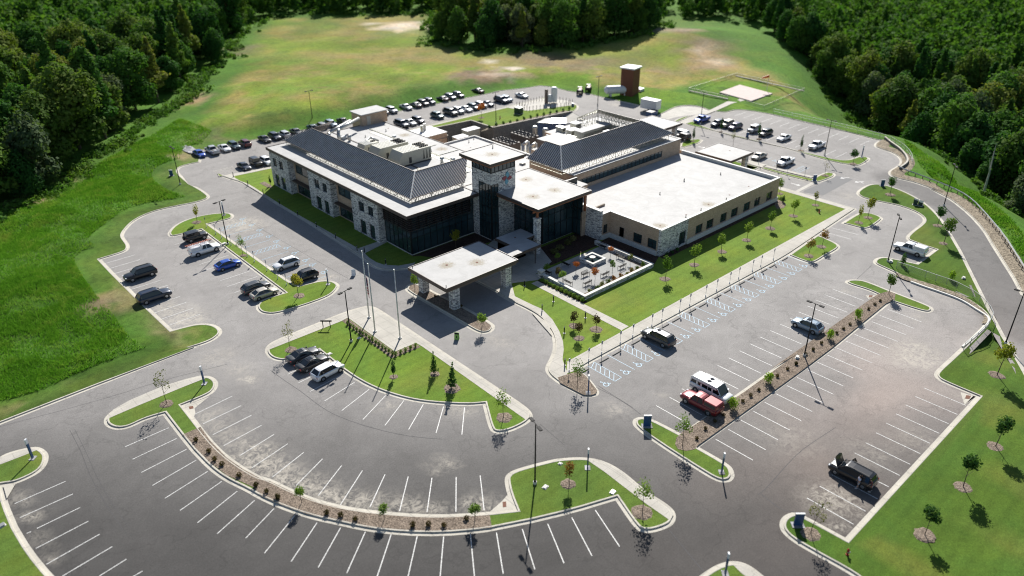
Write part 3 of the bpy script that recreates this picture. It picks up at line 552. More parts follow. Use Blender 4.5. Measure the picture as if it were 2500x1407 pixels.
# tank pad and drop-off island
pave([(148,165),(150,158.5),(165.5,153.2),(166.6,158),(163.6,165.2)],mat='pad_concrete',z=.155,sm=0,name='pad')
pave([(127,152.5),(131.4,152.3),(158,149.9),(158.4,151.2),(132.4,154.2)],mat='gravel',z=.156,sm=0,name='gravel_strip')
ISD=P("C 142,718 165,690 215,675 245,680 680,900 890,1025 903,1050 890,1080 860,1100 800,1108 740,1090 640,1030 400,890 200,775 148,740")
p=smooth_poly(ccw(ISD),2); g=offset(p,-.45); strip('kerb',g,KP[:1]+[(.16,.014),(.14,.15),(0,.155),(-.05,.12)],MT['kerb_concrete']); sheet('mulch_bed',g,MT['mulch'],.135)
# ---- service yard: sunken floor, retaining wall, ramp
sheet('yard_floor',[(108,106),(142,106),(142,146),(131,164),(97,164),(97,136)],MT['pad_concrete'],-4.5)
mb=MB(); mb.add([(158.9,149.2,.004),(156.2,141.5,.004),(138,141.5,-4.49),(138,151.5,-4.49)],[(0,1,2,3)]); st(mb.build('ramp',MT['pad_concrete']))
def wall_thing(name,path,z0,z1,th,mat,label,cat='wall',cap=None,closed=False,capw=.06):
    r=empty(name,(path[0][0],path[0][1],0),0,label,cat); a=offset(path,th/2,closed); b=offset(path,-th/2,closed); m=MB(); n=len(path)
    def sl(m,a,b,z0,z1):
        for i in range(n if closed else n-1):
            j=(i+1)%n; za=z1[i] if isinstance(z1,list) else z1; zb=z1[j] if isinstance(z1,list) else z1; ya=z0[i] if isinstance(z0,list) else z0; yb=z0[j] if isinstance(z0,list) else z0
            m.add([(*a[i],ya),(*a[j],yb),(*b[j],yb),(*b[i],ya),(*a[i],za),(*a[j],zb),(*b[j],zb),(*b[i],za)],[(0,1,5,4),(3,7,6,2),(4,5,6,7),(0,4,7,3),(1,2,6,5),(0,3,2,1)])
    sl(m,a,b,z0,z1); m.build('wall_face',mat,r)
    if cap:
        m=MB(); a=offset(path,th/2+capw,closed); b=offset(path,-th/2-capw,closed); zt=[v+.002 for v in z1] if isinstance(z1,list) else z1+.002
        sl(m,a,b,zt,[v+.10 for v in z1] if isinstance(z1,list) else z1+.10); m.build('coping',cap,r)
    return r
wall_thing('retaining_wall',[(118.1,155),(118.1,162.75),(131.15,161.35),(131.3,152.1),(145,150.7),(158.9,149.3)],-4.6,[.35,.5,.5,.45,.35,.2],.3,MT['grey_block'],'long dark grey block retaining wall around the sunken service yard','retaining wall',MT['kerb_concrete'],capw=.02)
wall_thing('retaining_wall',WALLP,[-1.6]*len(WALLP),[.25]*len(WALLP),.3,MT['precast'],'pale curved wall at the car park corner above the right lawn','retaining wall')
wall_thing('ramp_wall',[(156,141.6),(147,141.6),(141.5,141.6)],-4.6,.35,.25,MT['precast'],'low pale concrete wall beside the service yard ramp','wall')
# curved block wall at the far right road bend
CW=smooth_poly(P("D 2060,598 2110,640 2170,680 2225,740 2235,790 2175,830"),2,False); wall_thing('retaining_wall',CW,-4.5,.75,.35,MT['grey_block'],'dark curved block wall outside the road bend at the wood edge','retaining wall',MT['kerb_concrete'],capw=.02)
# ------------------------------------------------------------------ hospital building (site axes, metres)
BLD=empty('hospital_building',(69,103,0),0,'low white roofed hospital building of pale ledge stone, tan brick and dark glass','building')
def part(mb,name,mat,par=None,label=None,smooth=False):
    o=mb.build(name,mat,par or BLD,smooth)
    if label: o['label']=label
    return o
def bx(*a):
    m=MB(); m.box(*a); return m
def wall_with_holes(axis,c,a0,a1,z0,z1,holes,th,name,mat,par=None):
    """wall of thickness th in the plane axis=c (outer face), running a0..a1, with window openings (s0,s1,zb,zt)"""
    m=MB(); xs=sorted({a0,a1,*[h[0] for h in holes],*[h[1] for h in holes]}); zs=sorted({z0,z1,*[h[2] for h in holes],*[h[3] for h in holes]})
    for i in range(len(xs)-1):
        k0=None
        for k in range(len(zs)-1):
            cx,cz=(xs[i]+xs[i+1])/2,(zs[k]+zs[k+1])/2; open_=any(h[0]<cx<h[1] and h[2]<cz<h[3] for h in holes)
            if not open_ and k0 is None: k0=zs[k]
            if (open_ or k==len(zs)-2) and k0 is not None:
                zt=zs[k] if open_ else zs[k+1]
                if axis=='x': m.box(c,xs[i],k0,c+th,xs[i+1],zt)
                else: m.box(xs[i],c,k0,xs[i+1],c+th,zt)
                k0=None
    return part(m,name,mat,par)
def window(axis,c,s0,s1,zb,zt,nv=1,nh=1,name='window',dirn=1,fw=.09,par=None):
    """framed window: frame proud of glass; outward is -axis when dirn=1"""
    f=MB(); d0,d1=c+.06*dirn,c+.20*dirn
    def b(m,a0,a1,y0,y1,e0,e1):
        if axis=='x': m.box(e0,a0,y0,e1,a1,y1)
        else: m.box(a0,e0,y0,a1,e1,y1)
    b(f,s0,s1,zb,zb+fw,d0,d1); b(f,s0,s1,zt-fw,zt,d0,d1); b(f,s0,s0+fw,zb+fw,zt-fw,d0,d1); b(f,s1-fw,s1,zb+fw,zt-fw,d0,d1)
    for i in range(1,nv): x=s0+(s1-s0)*i/nv; b(f,x-fw/2,x+fw/2,zb+fw,zt-fw,d0,d1)
    for i in range(1,nh): z=zb+(zt-zb)*i/nh; b(f,s0+fw,s1-fw,z-fw/2,z+fw/2,d0+.01*dirn,d1-.01*dirn)
    fr=part(f,name,MT['frame_black'],par); g=MB(); b(g,s0+.02,s1-.02,zb+.02,zt-.02,c+.12*dirn,c+.14*dirn); part(g,'pane',MT['glass'],fr); return fr
# west wing ---------------------------------------------------------------
XR,XF=69.5,68.1
piers=[(145.5,153.4),(128.3,137.0),(111.7,120.6)]
for a,b in piers:
    L=b-a; w=[(a+.16*L,a+.36*L),(a+.50*L,a+.72*L)]
    if a>140: w=[(a+.30*L,a+.52*L),(a+.66*L,a+.88*L)]
    ho=[(s,e,.25,3.05) for s,e in w]+[(s,e,4.85,6.75) for s,e in w]
    wall_with_holes('x',XF,a,b,.1,8.08,ho,.45,'stone_wall',MT['stone'])
    part(bx(XF+.45,a,.1,72,a+.45,8.075),'stone_wall',MT['stone']); part(bx(XF+.45,b-.45,.1,72,b,8.07),'stone_wall',MT['stone'])
    for s,e,zb,zt in ho: window('x',XF+.12,s,e,zb,zt,1 if zb<1 else 2,2)
for a,b in ((137.0,145.5),(120.6,128.3)):
    wall_with_holes('x',XR,a,b,.1,8.08,[(a+.4,b-.4,.3,3.0),(a+.5,b-.6,4.9,7.6)],.3,'brick_wall',MT['tan_brick'])
    window('x',XR+.02,a+.4,b-.4,.3,3.0,4,1); window('x',XR+.02,a+.5,b-.6,4.9,7.6,3,1)
    part(bx(XR-1.1,a+.2,3.15,XR,b-.2,3.3),'awning',MT['fascia'])
part(bx(68.12,153.4,.1,98,153.8,8.08),'stone_wall',MT['stone']); part(bx(97.0,104,-4.5,97.3,153.4,8.08),'brick_wall',MT['tan_brick'])
part(bx(72.0,111.7,.1,72.2,153.4,8.0),'inner_wall',MT['unit_dark'])
# glazed south-west corner: curtain wall
def curtain(axis,c,a0,a1,z0,z1,step,zs,dirn=1,par=None,name='curtain_wall'):
    g=MB(); f=MB()
    def b(m,s0,s1,y0,y1,e0,e1):
        if axis=='x': m.box(e0,s0,y0,e1,s1,y1)
        else: m.box(s0,e0,y0,s1,e1,y1)
    b(g,a0,a1,z0,z1,c+.08*dirn,c+.12*dirn); n=max(1,round((a1-a0)/step))
    for i in range(n+1): x=a0+(a1-a0)*i/n; b(f,x-.035,x+.035,z0,z1,c,c+.2*dirn)
    for z in zs: b(f,a0,a1,z-.04,z+.04,c+.005*dirn,c+.195*dirn)
    fr=part(f,name,MT['frame_black'],par); part(g,'glass',MT['glass'],fr); return fr
curtain('x',69.5,103.5,111.7,.25,8.05,1.35,[.3,3.2,4.3,5.9,8.0]); curtain('y',103.5,69.5,84.0,.25,8.05,1.45,[.3,3.2,4.3,5.9,8.0])
for i in range(7):
    z=4.9+i*.42; m=MB(); m.box(69.05,103.05,z,69.35,111.5,z+.07); m.box(69.35,103.05,z,83.2,103.35,z+.07); part(m,'sun_louvre',MT['fascia'])
for i in range(6):
    y=103.6+i*1.5; m=MB(); m.box(69.0,y,4.8,69.5,y+.05,7.7); part(m,'louvre_bracket',MT['frame_black'])
for i in range(9):
    x=69.6+i*1.65; m=MB(); m.box(x,103.0,4.8,x+.05,103.5,7.7); part(m,'louvre_bracket',MT['frame_black'])
part(bx(69.9,103.9,3.25,84,112,3.6),'floor_slab',MT['wall_cream']); part(bx(78,109,.1,78.2,112,8),'inner_wall',MT['pink_wall']); part(bx(69.4,103.4,.02,84,111.7,.24),'plinth',MT['precast'])
def flat_roof(name,x0,y0,x1,y1,z,th=.5,fas=None,rim=.12,rimh=.10):
    m=MB(); m.box(x0+.02,y0+.02,z-.06,x1-.02,y1-.02,z); r=part(m,name,MT['roof'])
    m=MB(); m.box(x0,y0,z-th,x1,y0+rim,z+rimh); m.box(x0,y1-rim,z-th,x1,y1,z+rimh); m.box(x0,y0+rim,z-th,x0+rim,y1-rim,z+rimh); m.box(x1-rim,y0+rim,z-th,x1,y1-rim,z+rimh)
    m.box(x0+rim,y0+rim,z-th,x1-rim,y1-rim,z-th+.05); part(m,'fascia',fas or MT['fascia'],r); return r
flat_roof('roof',67.7,101.7,83.95,154.1,8.6); flat_roof('roof',83.97,106.4,97.5,154.1,8.6)
flat_roof('roof',83.97,103.65,92.0,106.38,8.6)
# penthouse on the wing's back edge
m=MB(); m.box(91.6,152.9,8.55,98.6,157.4,11.2); m.box(91.6,154.15,0,98.6,157.4,8.5); p_=part(m,'stair_tower',MT['tan_brick']); m=MB(); m.box(91.3,152.6,11.2,98.9,157.7,11.4); part(m,'roof',MT['roof'],p_)
m=MB(); m.box(92.9,152.83,8.7,93.9,152.9,10.8); part(m,'door',MT['wall_cream'],p_)
# metal mansard screens -----------------------------------------------------
def slope(mb,A,B,C,D,step=.52):
    """plane A-B eave, D-C ridge; standing seams run up the slope"""
    A,B,C,D=map(Vector,(A,B,C,D)); mb.mi=0; mb.add([A,B,C,D],[(0,1,2,3)]); mb.mi=1; e=(B-A); L=e.length; e.normalize(); n=e.cross(D-A).normalized()
    if n.z<0: n=-n
    u=n.cross(e).normalized()
    if u.z<0: u=-u
    to=lambda p:((p-A).dot(e),(p-A).dot(u)); poly=[to(p) for p in (A,B,C,D)]; xs=[p[0] for p in poly]
    s=min(xs)+step*.5
    while s<max(xs):
        hit=[]
        for i in range(4):
            (x0,y0),(x1,y1)=poly[i],poly[(i+1)%4]
            if (x0-s)*(x1-s)<0: hit.append(y0+(y1-y0)*(s-x0)/(x1-x0))
        if len(hit)>=2:
            y0,y1=min(hit),max(hit); a=A+e*s+u*y0+n*.03; b=A+e*s+u*y1+n*.03
            if (b-a).length>.1: mb.bar(a,b,.13,.09)
        s+=step
def hip_part(quads,name='metal_screen_roof'):
    r=None
    for q in quads:
        m=MB(); slope(m,*q); o=part(m,name,[MT['seam'],MT['seam_rib']])
    return o
ZE,ZR=9.7,12.7
hip_part([((71.5,105.7,ZE),(71.5,153.4,ZE),(75.7,147.4,ZR),(75.7,109.8,ZR)),((71.5,105.7,ZE),(84.0,105.7,ZE),(88.0,109.8,ZR),(75.7,109.8,ZR)),((71.5,153.4,ZE),(82,153.4,ZE),(82,149,ZR),(75.7,147.4,ZR))])
m=MB()
m.bar((71.5,105.7,ZE+.03),(75.7,109.8,ZR+.05),.22,.12); part(m,'hip_cap',MT['coping'])
m=MB(); m.bar((75.7,147.4,ZR),(75.7,109.8,ZR),.16,.14); m.bar((75.7,109.8,ZR),(88,109.8,ZR),.16,.14); m.bar((71.5,105.7,ZE),(71.5,153.4,ZE),.10,.12); m.bar((71.5,105.7,ZE),(84,105.7,ZE),.10,.12); part(m,'edge_trim',MT['fascia'])
def lattice(m,a,b,z0,z1,step=1.2,depth=None,r=.06):
    a=Vector((*a,0)); b=Vector((*b,0)); L=(b-a).length; n=max(1,round(L/step)); d=(b-a)/n
    m.bar(a+Vector((0,0,z1)),b+Vector((0,0,z1)),r*1.5); m.bar(a+Vector((0,0,z0+.05)),b+Vector((0,0,z0+.05)),r*1.2)
    for i in range(n+1):
        p=a+d*i
        if i%2==0: m.bar(p+Vector((0,0,z0)),p+Vector((0,0,z1)),r*1.4)
        if i<n: q=p+d; m.bar(p+Vector((0,0,z0 if i%2 else z1)),q+Vector((0,0,z1 if i%2 else z0)),r)
m=MB(); lattice(m,(72.2,106.3),(72.2,153.0),8.6,9.75,1.1); lattice(m,(72.2,106.3),(84,106.3),8.6,9.75,.75); part(m,'screen_frame',MT['pale_steel'])
m=MB()
for y in np.arange(110.5,147,4.2): m=MB(); m.bar((75.9,y,8.6),(75.9,y,12.5),.12); m.bar((79,y,8.6),(75.9,y,12.3),.09); part(m,'screen_brace',MT['pale_steel'])
for x in np.arange(77,88,3.6): m=MB(); m.bar((x,110.1,8.6),(x,110.1,12.5),.12); m.bar((x,113,8.6),(x,110.1,12.3),.09); part(m,'screen_brace',MT['pale_steel'])
# tower -----------------------------------------------------------------------
TX0,TX1,TY0,TY1=84.0,89.9,98.2,103.6
wall_with_holes('x',TX0,TY0,TY1,.1,13.25,[(TY0,101.75,.3,11.1)],.35,'stone_wall',MT['stone']); wall_with_holes('y',TY0,TX0+.35,TX1,.1,13.25,[(TX0+.35,85.75,.3,11.1)],.35,'stone_wall',MT['stone'])
part(bx(TX1-.35,TY0+.35,.1,TX1,TY1-.35,13.25),'stone_wall',MT['stone']); part(bx(TX0+.35,TY1-.35,.1,TX1-.01,TY1,13.24),'stone_wall',MT['stone'])
curtain('x',TX0+.05,TY0+.05,101.75,.3,11.1,.9,[.3,3.4,5.0,6.6,8.2,9.6,11.05]); curtain('y',TY0+.05,TX0+.05,85.75,.3,11.1,.85,[.3,3.4,5.0,6.6,8.2,9.6,11.05])
for (ax,c,a0,a1,dr) in (('x',TX0,TY0,TY1,1),('y',TY0,TX0,TX1,1),('x',TX1,TY0,TY1,-1),('y',TY1,TX0,TX1,-1)): curtain(ax,c+.02*dr,a0+.04,a1-.04,13.25,14.9,1.05,[13.33,14.8],dr,name='clerestory')
m=MB(); m.box(TX0+.5,TY0+.5,13.2,TX1-.5,TY1-.5,13.3); part(m,'floor_slab',MT['wall_cream'])
def eave_roof(x0,y0,x1,y1,z,name='roof',par=None):
    m=MB(); m.box(x0+.02,y0+.02,z-.08,x1-.02,y1-.02,z); r=part(m,name,MT['roof'],par)
    m=MB(); w=.12
    for a in ((x0,y0,x1,y0+w),(x0,y1-w,x1,y1),(x0,y0+w,x0+w,y1-w),(x1-w,y0+w,x1,y1-w)): m.box(a[0],a[1],z-.42,a[2],a[3],z+.09)
    part(m,'fascia',MT['fascia'],r); m=MB(); e=.25
    m.box(x0+e,y0+e,z-.72,x1-e,y1-e,z-.43); part(m,'soffit',MT['copper_trim'],r); return r
eave_roof(82.75,96.9,91.4,105.6,15.55)
# the four-armed emblem on the tower's south face
def emblem():
    y=TY0-.12; d=ROT.T@np.array([(1238.2-CX)/F,(435.2-CY)/F,1.0]); t_=y/d[1]; cx=float(d[0]*t_); cz=float(CAMH+d[2]*t_); s=1.12
    cols=[MT['emb_blue'],MT['emb_red'],MT['emb_blue'],MT['emb_red']]
    root=None
    for k in range(4):
        a=k*math.pi/2; m=MB(); pts=[(.04,.06),(.30,.16),(.42,.50),(.36,.80),(.10,1.10),(-.14,.86),(-.30,.62),(-.22,.42),(-.04,.34)]
        q=[(cx+s*(px*math.cos(a)-pz*math.sin(a)),cz+s*(px*math.sin(a)+pz*math.cos(a))) for px,pz in pts]; n=len(q)
        m.add([(u,y,v) for u,v in q]+[(u,y+.12,v) for u,v in q],[tuple(range(n)),tuple(range(2*n-1,n-1,-1))]+[(i,i+n,(i+1)%n+n,(i+1)%n) for i in range(n)])
        o=m.build('emblem_arm' if root else 'emblem',cols[k],root or BLD); root=root or o
flat('emb_blue',(.10,.33,.46),.4); flat('emb_red',(.24,.03,.06),.4)
emblem()
# lobby and entrance canopy -------------------------------------------------------
curtain('x',89.6,90.6,98.2,.3,8.55,1.5,[.3,3.4,5.6,7.2,8.5]); curtain('y',90.6,89.6,97.6,.3,8.55,1.5,[.3,3.4,5.6,7.2,8.5]); curtain('x',97.6,88.4,90.6,.3,8.55,1.1,[.3,3.4,5.6,7.2,8.5])
part(bx(97.65,88.3,.1,104,88.6,5.0),'brick_wall',MT['tan_brick']); part(bx(90.2,94,3.2,104,104,3.6),'floor_slab',MT['wall_cream']); part(bx(93.0,95.5,.1,103.8,95.8,8.4),'inner_wall',MT['unit_dark'])
part(bx(89.7,90.7,.02,97.7,98.2,.28),'plinth',MT['precast'])
eave_roof(85.2,87.2,98.8,104.0,9.3,'canopy_roof')
for (x,y) in ((86.0,88.3),(87.7,99.6-.7)):
    m=MB(); m.box(x,y,.1,x+.95,y+.95,6.9); c_=part(m,'stone_column',MT['stone']); m=MB(); m.box(x-.08,y-.08,6.9,x+1.03,y+1.03,7.05); part(m,'column_cap',MT['precast'],c_); m=MB(); m.box(x+.3,y+.3,7.05,x+.65,y+.65,8.6); m.bar((x-.6,y+.47,8.3),(x+1.9,y+.47,8.3),.18,.35); part(m,'bracket',MT['copper_trim'],c_)
m=MB(); m.box(98.0,88.0,5.2,98.35,88.35,8.3); m.bar((97.2,88.17,8.45),(99.6,88.17,8.45),.18,.3); part(m,'post',MT['copper_trim'])
m=MB(); m.box(98.0,91.5,5.2,98.35,91.85,8.6); part(m,'post',MT['copper_trim'])
# stone wall by the lobby
part(bx(98.7,84.7,.1,99.3,89.9,5.95),'stone_wall',MT['stone']); part(bx(98.62,84.62,5.95,99.38,90.0,6.03),'coping',MT['coping'])
# connector canopy, free of the portico
m=MB(); m.box(77,85.3,3.3,84.1,89.0,3.8); m.box(80,89.0,3.302,86.2,92.8,3.802); o=part(m,'connector_canopy',MT['fascia']); m=MB(); m.box(77.12,85.42,3.8,83.98,88.9,3.812); m.box(80.12,88.9,3.804,86.08,92.68,3.816); part(m,'roof',MT['roof'],o)
for x,y in ((77.8,86),(83.4,86),(80.7,92)): m=MB(); m.tube((x,y,.15),(x,y,3.3),.09); part(m,'post',MT['fascia'],o); m=MB(); m.box(80.3,89.3,.15,84.2,92.4,3.29); part(m,'vestibule',MT['pink_wall'],o)
# right wing -------------------------------------------------------------------------
RX0,RX1,RY0,RY1,RZ=101.4,140.3,72.8,97.3,5.2
wx=[(108.9-1.9,108.9,.55,3.1)]
sw=[(111.9,114.0),(115.3,117.5),(119.8,121.9),(123.4,125.7),(127.7,130.0),(131.5,133.6),(135.9,138.1)]
wall_with_holes('y',RY0,RX0+.002,109.3,.1,RZ,[(106.9,108.9,.5,3.1)],.4,'stone_wall',MT['stone']); window('y',RY0+.12,106.9,108.9,.5,3.1,2,2)
wall_with_holes('y',RY0,109.3,RX1-.002,.1,RZ,[(a,b,1.15,2.95) for a,b in sw],.4,'brick_wall',MT['tan_brick'])
for a,b in sw: window('y',RY0+.12,a,b,1.15,2.95,2,2)
part(bx(109.3,RY0-.22,.05,RX1+.1,RY0-.002,1.0),'base_band',MT['precast'])
ww=[(73.7,75.7),(77.0,79.0)]; wall_with_holes('x',RX0,RY0+.4,84.7,.1,RZ,[(a,b,1.15,2.95) for a,b in ww],.4,'brick_wall',MT['tan_brick'])
for a,b in ww+[(81.2,82.2)]: window('x',RX0+.12 if a!=81.2 else RX0-.12,a,b,1.15,2.95,2 if b-a>1.5 else 1,2)
part(bx(RX0-.02,RY0-.02,.1,RX0+.42,RY0+.55,RZ-.002),'stone_wall',MT['stone'])
part(bx(RX0-.25,RY0+.6,.05,RX0-.002,84.45,1.0),'base_band',MT['precast']); part(bx(99.3,84.45,.05,RX0-.002,84.698,1.0),'base_band',MT['precast'])
wall_with_holes('y',84.7,99.302,RX0+.4,.1,RZ,[(99.7,100.9,1.15,2.95)],.4,'brick_wall',MT['tan_brick']); window('y',84.82,99.7,100.9,1.15,2.95,2,2)
part(bx(RX1-.4,RY0+.4,.1,RX1,RY1+20,RZ-.001),'brick_wall',MT['tan_brick'])
m=MB(); m.box(RX0+.35,RY0+.35,4.55,RX1-.35,RY1,4.6); m.box(99.35,84.75,4.548,RX0+.35,RY1,4.598); part(m,'roof',MT['roof'])
m=MB()
for a in ((RX0,RY0+.4,RX0+.4,84.7),(RX0,RY0,RX1,RY0+.4),(RX1-.4,RY0+.4,RX1,RY1),(99.35,84.7,RX0+.4,85.1)): m.box(a[0]-.04,a[1]-.04,RZ,a[2]+.04,a[3]+.04,RZ+.07)
part(m,'coping',MT['coping']); m=MB()
m.box(RX0+.4,RY0+.4,4.6,RX1-.4,RY0+.43,RZ-.01); m.box(RX1-.43,RY0+.43,4.6,RX1-.4,RY1,RZ-.01); part(m,'parapet_lining',MT['coping'])
# upper storey behind it
UX0,UX1,UY,UZ=104.7,139.3,97.3,8.0
wall_with_holes('y',UY,UX0,UX1,4.6,UZ,[(UX0+.2,132.8,5.35,6.75)],.35,'brick_wall',MT['tan_brick']); curtain('y',UY+.03,UX0+.2,132.8,5.35,6.75,1.25,[5.4,6.7],name='ribbon_window')
part(bx(UX0,UY+.35,4.6,UX0+.3,110,UZ-.01),'brick_wall',MT['tan_brick']); part(bx(UX1-.3,UY+.35,-4.4,UX1,122,UZ-.01),'brick_wall',MT['tan_brick'])
part(bx(121,121.7,-4.4,UX1-.3,122,UZ-.01),'brick_wall',MT['tan_brick']); part(bx(110,114.7,-4.4,121,115,UZ-.01),'brick_wall',MT['tan_brick']); part(bx(UX0+.3,109.7,-4.4,110,110,UZ-.01),'brick_wall',MT['tan_brick']); part(bx(120.8,115,-4.4,121.1,121.7,UZ-.01),'brick_wall',MT['tan_brick']); part(bx(109.8,110,-4.4,110.1,114.7,UZ-.01),'brick_wall',MT['tan_brick'])
m=MB(); m.prism([(UX0,UY),(UX1,UY),(UX1,122),(121,122),(121,115),(110,115),(110,110),(UX0,110)],UZ-.1,UZ); part(m,'roof',MT['roof']); m=MB(); m.box(UX0-.04,UY-.04,UZ+.002,UX1+.04,UY+.3,UZ+.12); m.box(UX0-.04,UY+.3,UZ+.002,UX0+.26,110,UZ+.12); m.box(UX1-.26,UY+.3,UZ+.002,UX1+.04,122,UZ+.12); part(m,'coping',MT['coping'])
m=MB(); m.box(99.6,93.6,4.6,UX0-.01,97.9,7.2); o=part(m,'brick_wall',MT['tan_brick']); m=MB(); m.box(99.5,93.5,7.2,UX0-.005,98,7.3); part(m,'roof',MT['roof'],o)
ZE,ZR=9.3,12.6
hip_part([((102.5,98.5,ZE),(138,98.5,ZE),(131.2,102.6,ZR),(106,102.4,ZR)),((102.5,98.5,ZE),(102.5,108.6,ZE),(106,106.6,ZR),(106,102.4,ZR)),((138,98.5,ZE),(138,121.5,ZE),(131.2,115.2,ZR),(131.2,102.6,ZR))])
m=MB(); m.bar((102.5,98.5,ZE+.03),(106,102.4,ZR+.05),.22,.12); m.bar((138,98.5,ZE+.03),(131.2,102.6,ZR+.05),.18,.1); part(m,'hip_cap',MT['coping'])
m=MB(); m.bar((106,106.6,ZR),(106,102.4,ZR),.16,.14); m.bar((106,102.4,ZR),(131.2,102.6,ZR),.16,.14); m.bar((131.2,102.6,ZR),(131.2,115.2,ZR),.16,.14); m.bar((102.5,98.5,ZE),(138,98.5,ZE),.1,.12); m.bar((102.5,98.5,ZE),(102.5,108.6,ZE),.1,.12); part(m,'edge_trim',MT['fascia'])
m=MB(); lattice(m,(103.6,99.4),(137.4,99.4),8,9.35,1.0); lattice(m,(103.6,99.4),(103.6,108.4),7.9,9.35,.9); part(m,'screen_frame',MT['pale_steel'])
m=MB()
for y in np.arange(103,115.3,1.0):
    m.bar((131.3,y,8),(131.3,y,12.5),.09); m.bar((131.3,y,12.3),(137.6,y,9.4),.08); m.bar((134.2,y,8),(134.2,y,11),.07); m.bar((131.3,y,8.3),(134.2,y,11),.06); m.bar((131.3,y,12.0),(134.2,y,8.4),.06)
for z in (8.2,9.6,11.0,12.4): m.bar((131.3,103,z),(131.3,115.2,z),.08)
m.bar((131.2,115.2,ZR),(131.2,121.5,ZE),.13); m.bar((131.2,121.5,ZE),(138,121.5,ZE),.11); m.bar((138,121.5,ZE),(131.2,115.2,ZR),.11)
for i in range(8):
    t=i/8; a=Vector((131.2,115.2+6.3*t,ZR-3.3*t)); b=Vector((138,121.5,ZE)).lerp(Vector((131.2,115.2,ZR)),1-t); m.bar(a,b,.06); m.bar(a,(a.x,a.y,ZE-.1),.06)
    if i<7: m.bar(a,(a.x,a.y+.8,ZE),.05)
lattice(m,(131.2,115.2),(131.2,121.5),8,9.3,.8); o=part(m,'screen_frame',MT['pale_steel'])
# low link roof at the back
m=MB(); m.box(97.5,106,4.9,112.8,137.6,5.1); o=part(m,'link_roof',MT['roof']); m=MB()
for a in ((97.52,137.3,112.8,137.6),(112.5,106,112.8,137.3)): m.box(a[0],a[1],5.1,a[2],a[3],5.5)
part(m,'parapet',MT['coping'],o); m=MB(); m.box(97.6,137.2,-4.5,112.7,137.5,4.9); m.box(112.4,110.1,-4.5,112.7,137.2,4.9); part(m,'wall',MT['tan_brick'],o)
m=MB(); m.box(90,98.3,4.9,104.6,105.99,5.08); m.box(98.8,97.35,4.6,104.65,98.2,4.9); part(m,'roof',MT['roof'])
# ---- portico at the drop-off, its own structure
PT=empty('portico',(68.3,87,0),0,'white roofed entrance portico on stone piers over the drop-off drive','canopy')
m=MB(); x0,y0,x1,y1,z=60.8,82.1,75.8,92.1,4.8
m.box(x0+.02,y0+.02,z-.08,x1-.02,y1-.02,z); r=m.build('roof',MT['roof'],PT); m=MB(); w=.14
for a in ((x0,y0,x1,y0+w),(x0,y1-w,x1,y1),(x0,y0+w,x0+w,y1-w),(x1-w,y0+w,x1,y1-w)): m.box(a[0],a[1],z-.45,a[2],a[3],z+.09)
m.build('fascia',MT['fascia'],r); m=MB(); m.box(x0+.3,y0+.3,z-.85,x1-.3,y1-.3,z-.46); m.build('soffit',MT['soffit_brown'],r)
m=MB()
for x,y in ((66,88.6),(70.2,86.0)): m.tube((x,y,z),(x,y,z+.03),.22,n=10)
m.build('roof_drain',MT['rust'],r); m=MB()
for x,y in ((61.2,82.6),(61.3,91.5)): m.tube((x,y,z),(x,y,z+.45),.06)
m.build('roof_vent',MT['frame_black'],r)
for x,y in ((62.6,82.7),(73.5,82.7),(62.3,90.4),(73.5,90.4)):
    m=MB(); m.box(x,y,.12,x+1.25,y+1.25,3.75); c_=m.build('stone_pier',MT['stone'],PT); m=MB(); m.box(x-.06,y-.06,3.75,x+1.31,y+1.31,3.95); m.build('pier_cap',MT['precast'],c_)
def canopy(x0,y0,x1,y1,z,cols,label):
    r=empty('canopy',((x0+x1)/2,(y0+y1)/2,0),0,label,'canopy'); m=MB(); m.box(x0+.02,y0+.02,z-.08,x1-.02,y1-.02,z); q=m.build('roof',MT['roof'],r); m=MB(); w=.14
    for a in ((x0,y0,x1,y0+w),(x0,y1-w,x1,y1),(x0,y0+w,x0+w,y1-w),(x1-w,y0+w,x1,y1-w)): m.box(a[0],a[1],z-.45,a[2],a[3],z+.08)
    m.box(x0+.3,y0+.3,z-.7,x1-.3,y1-.3,z-.46); m.build('fascia',MT['fascia'],q)
    for cx,cy in cols: m=MB(); m.box(cx,cy,.02,cx+1.0,cy+1.0,z-.6); m.build('stone_pier',MT['stone'],r)
    return r
canopy(143.9,86.9,153.1,96.3,4.3,[(144.6,87.6),(151.3,87.6),(144.6,94.6),(151.3,94.6)],'square white roofed canopy on stone piers beside the east accessible bays')
canopy(142.0,110.5,158.1,120.1,5.0,[(156.2,111.2),(156.2,118.2),(150,111.2),(150,118.2)],'white roofed ambulance canopy on stone piers behind the hospital')
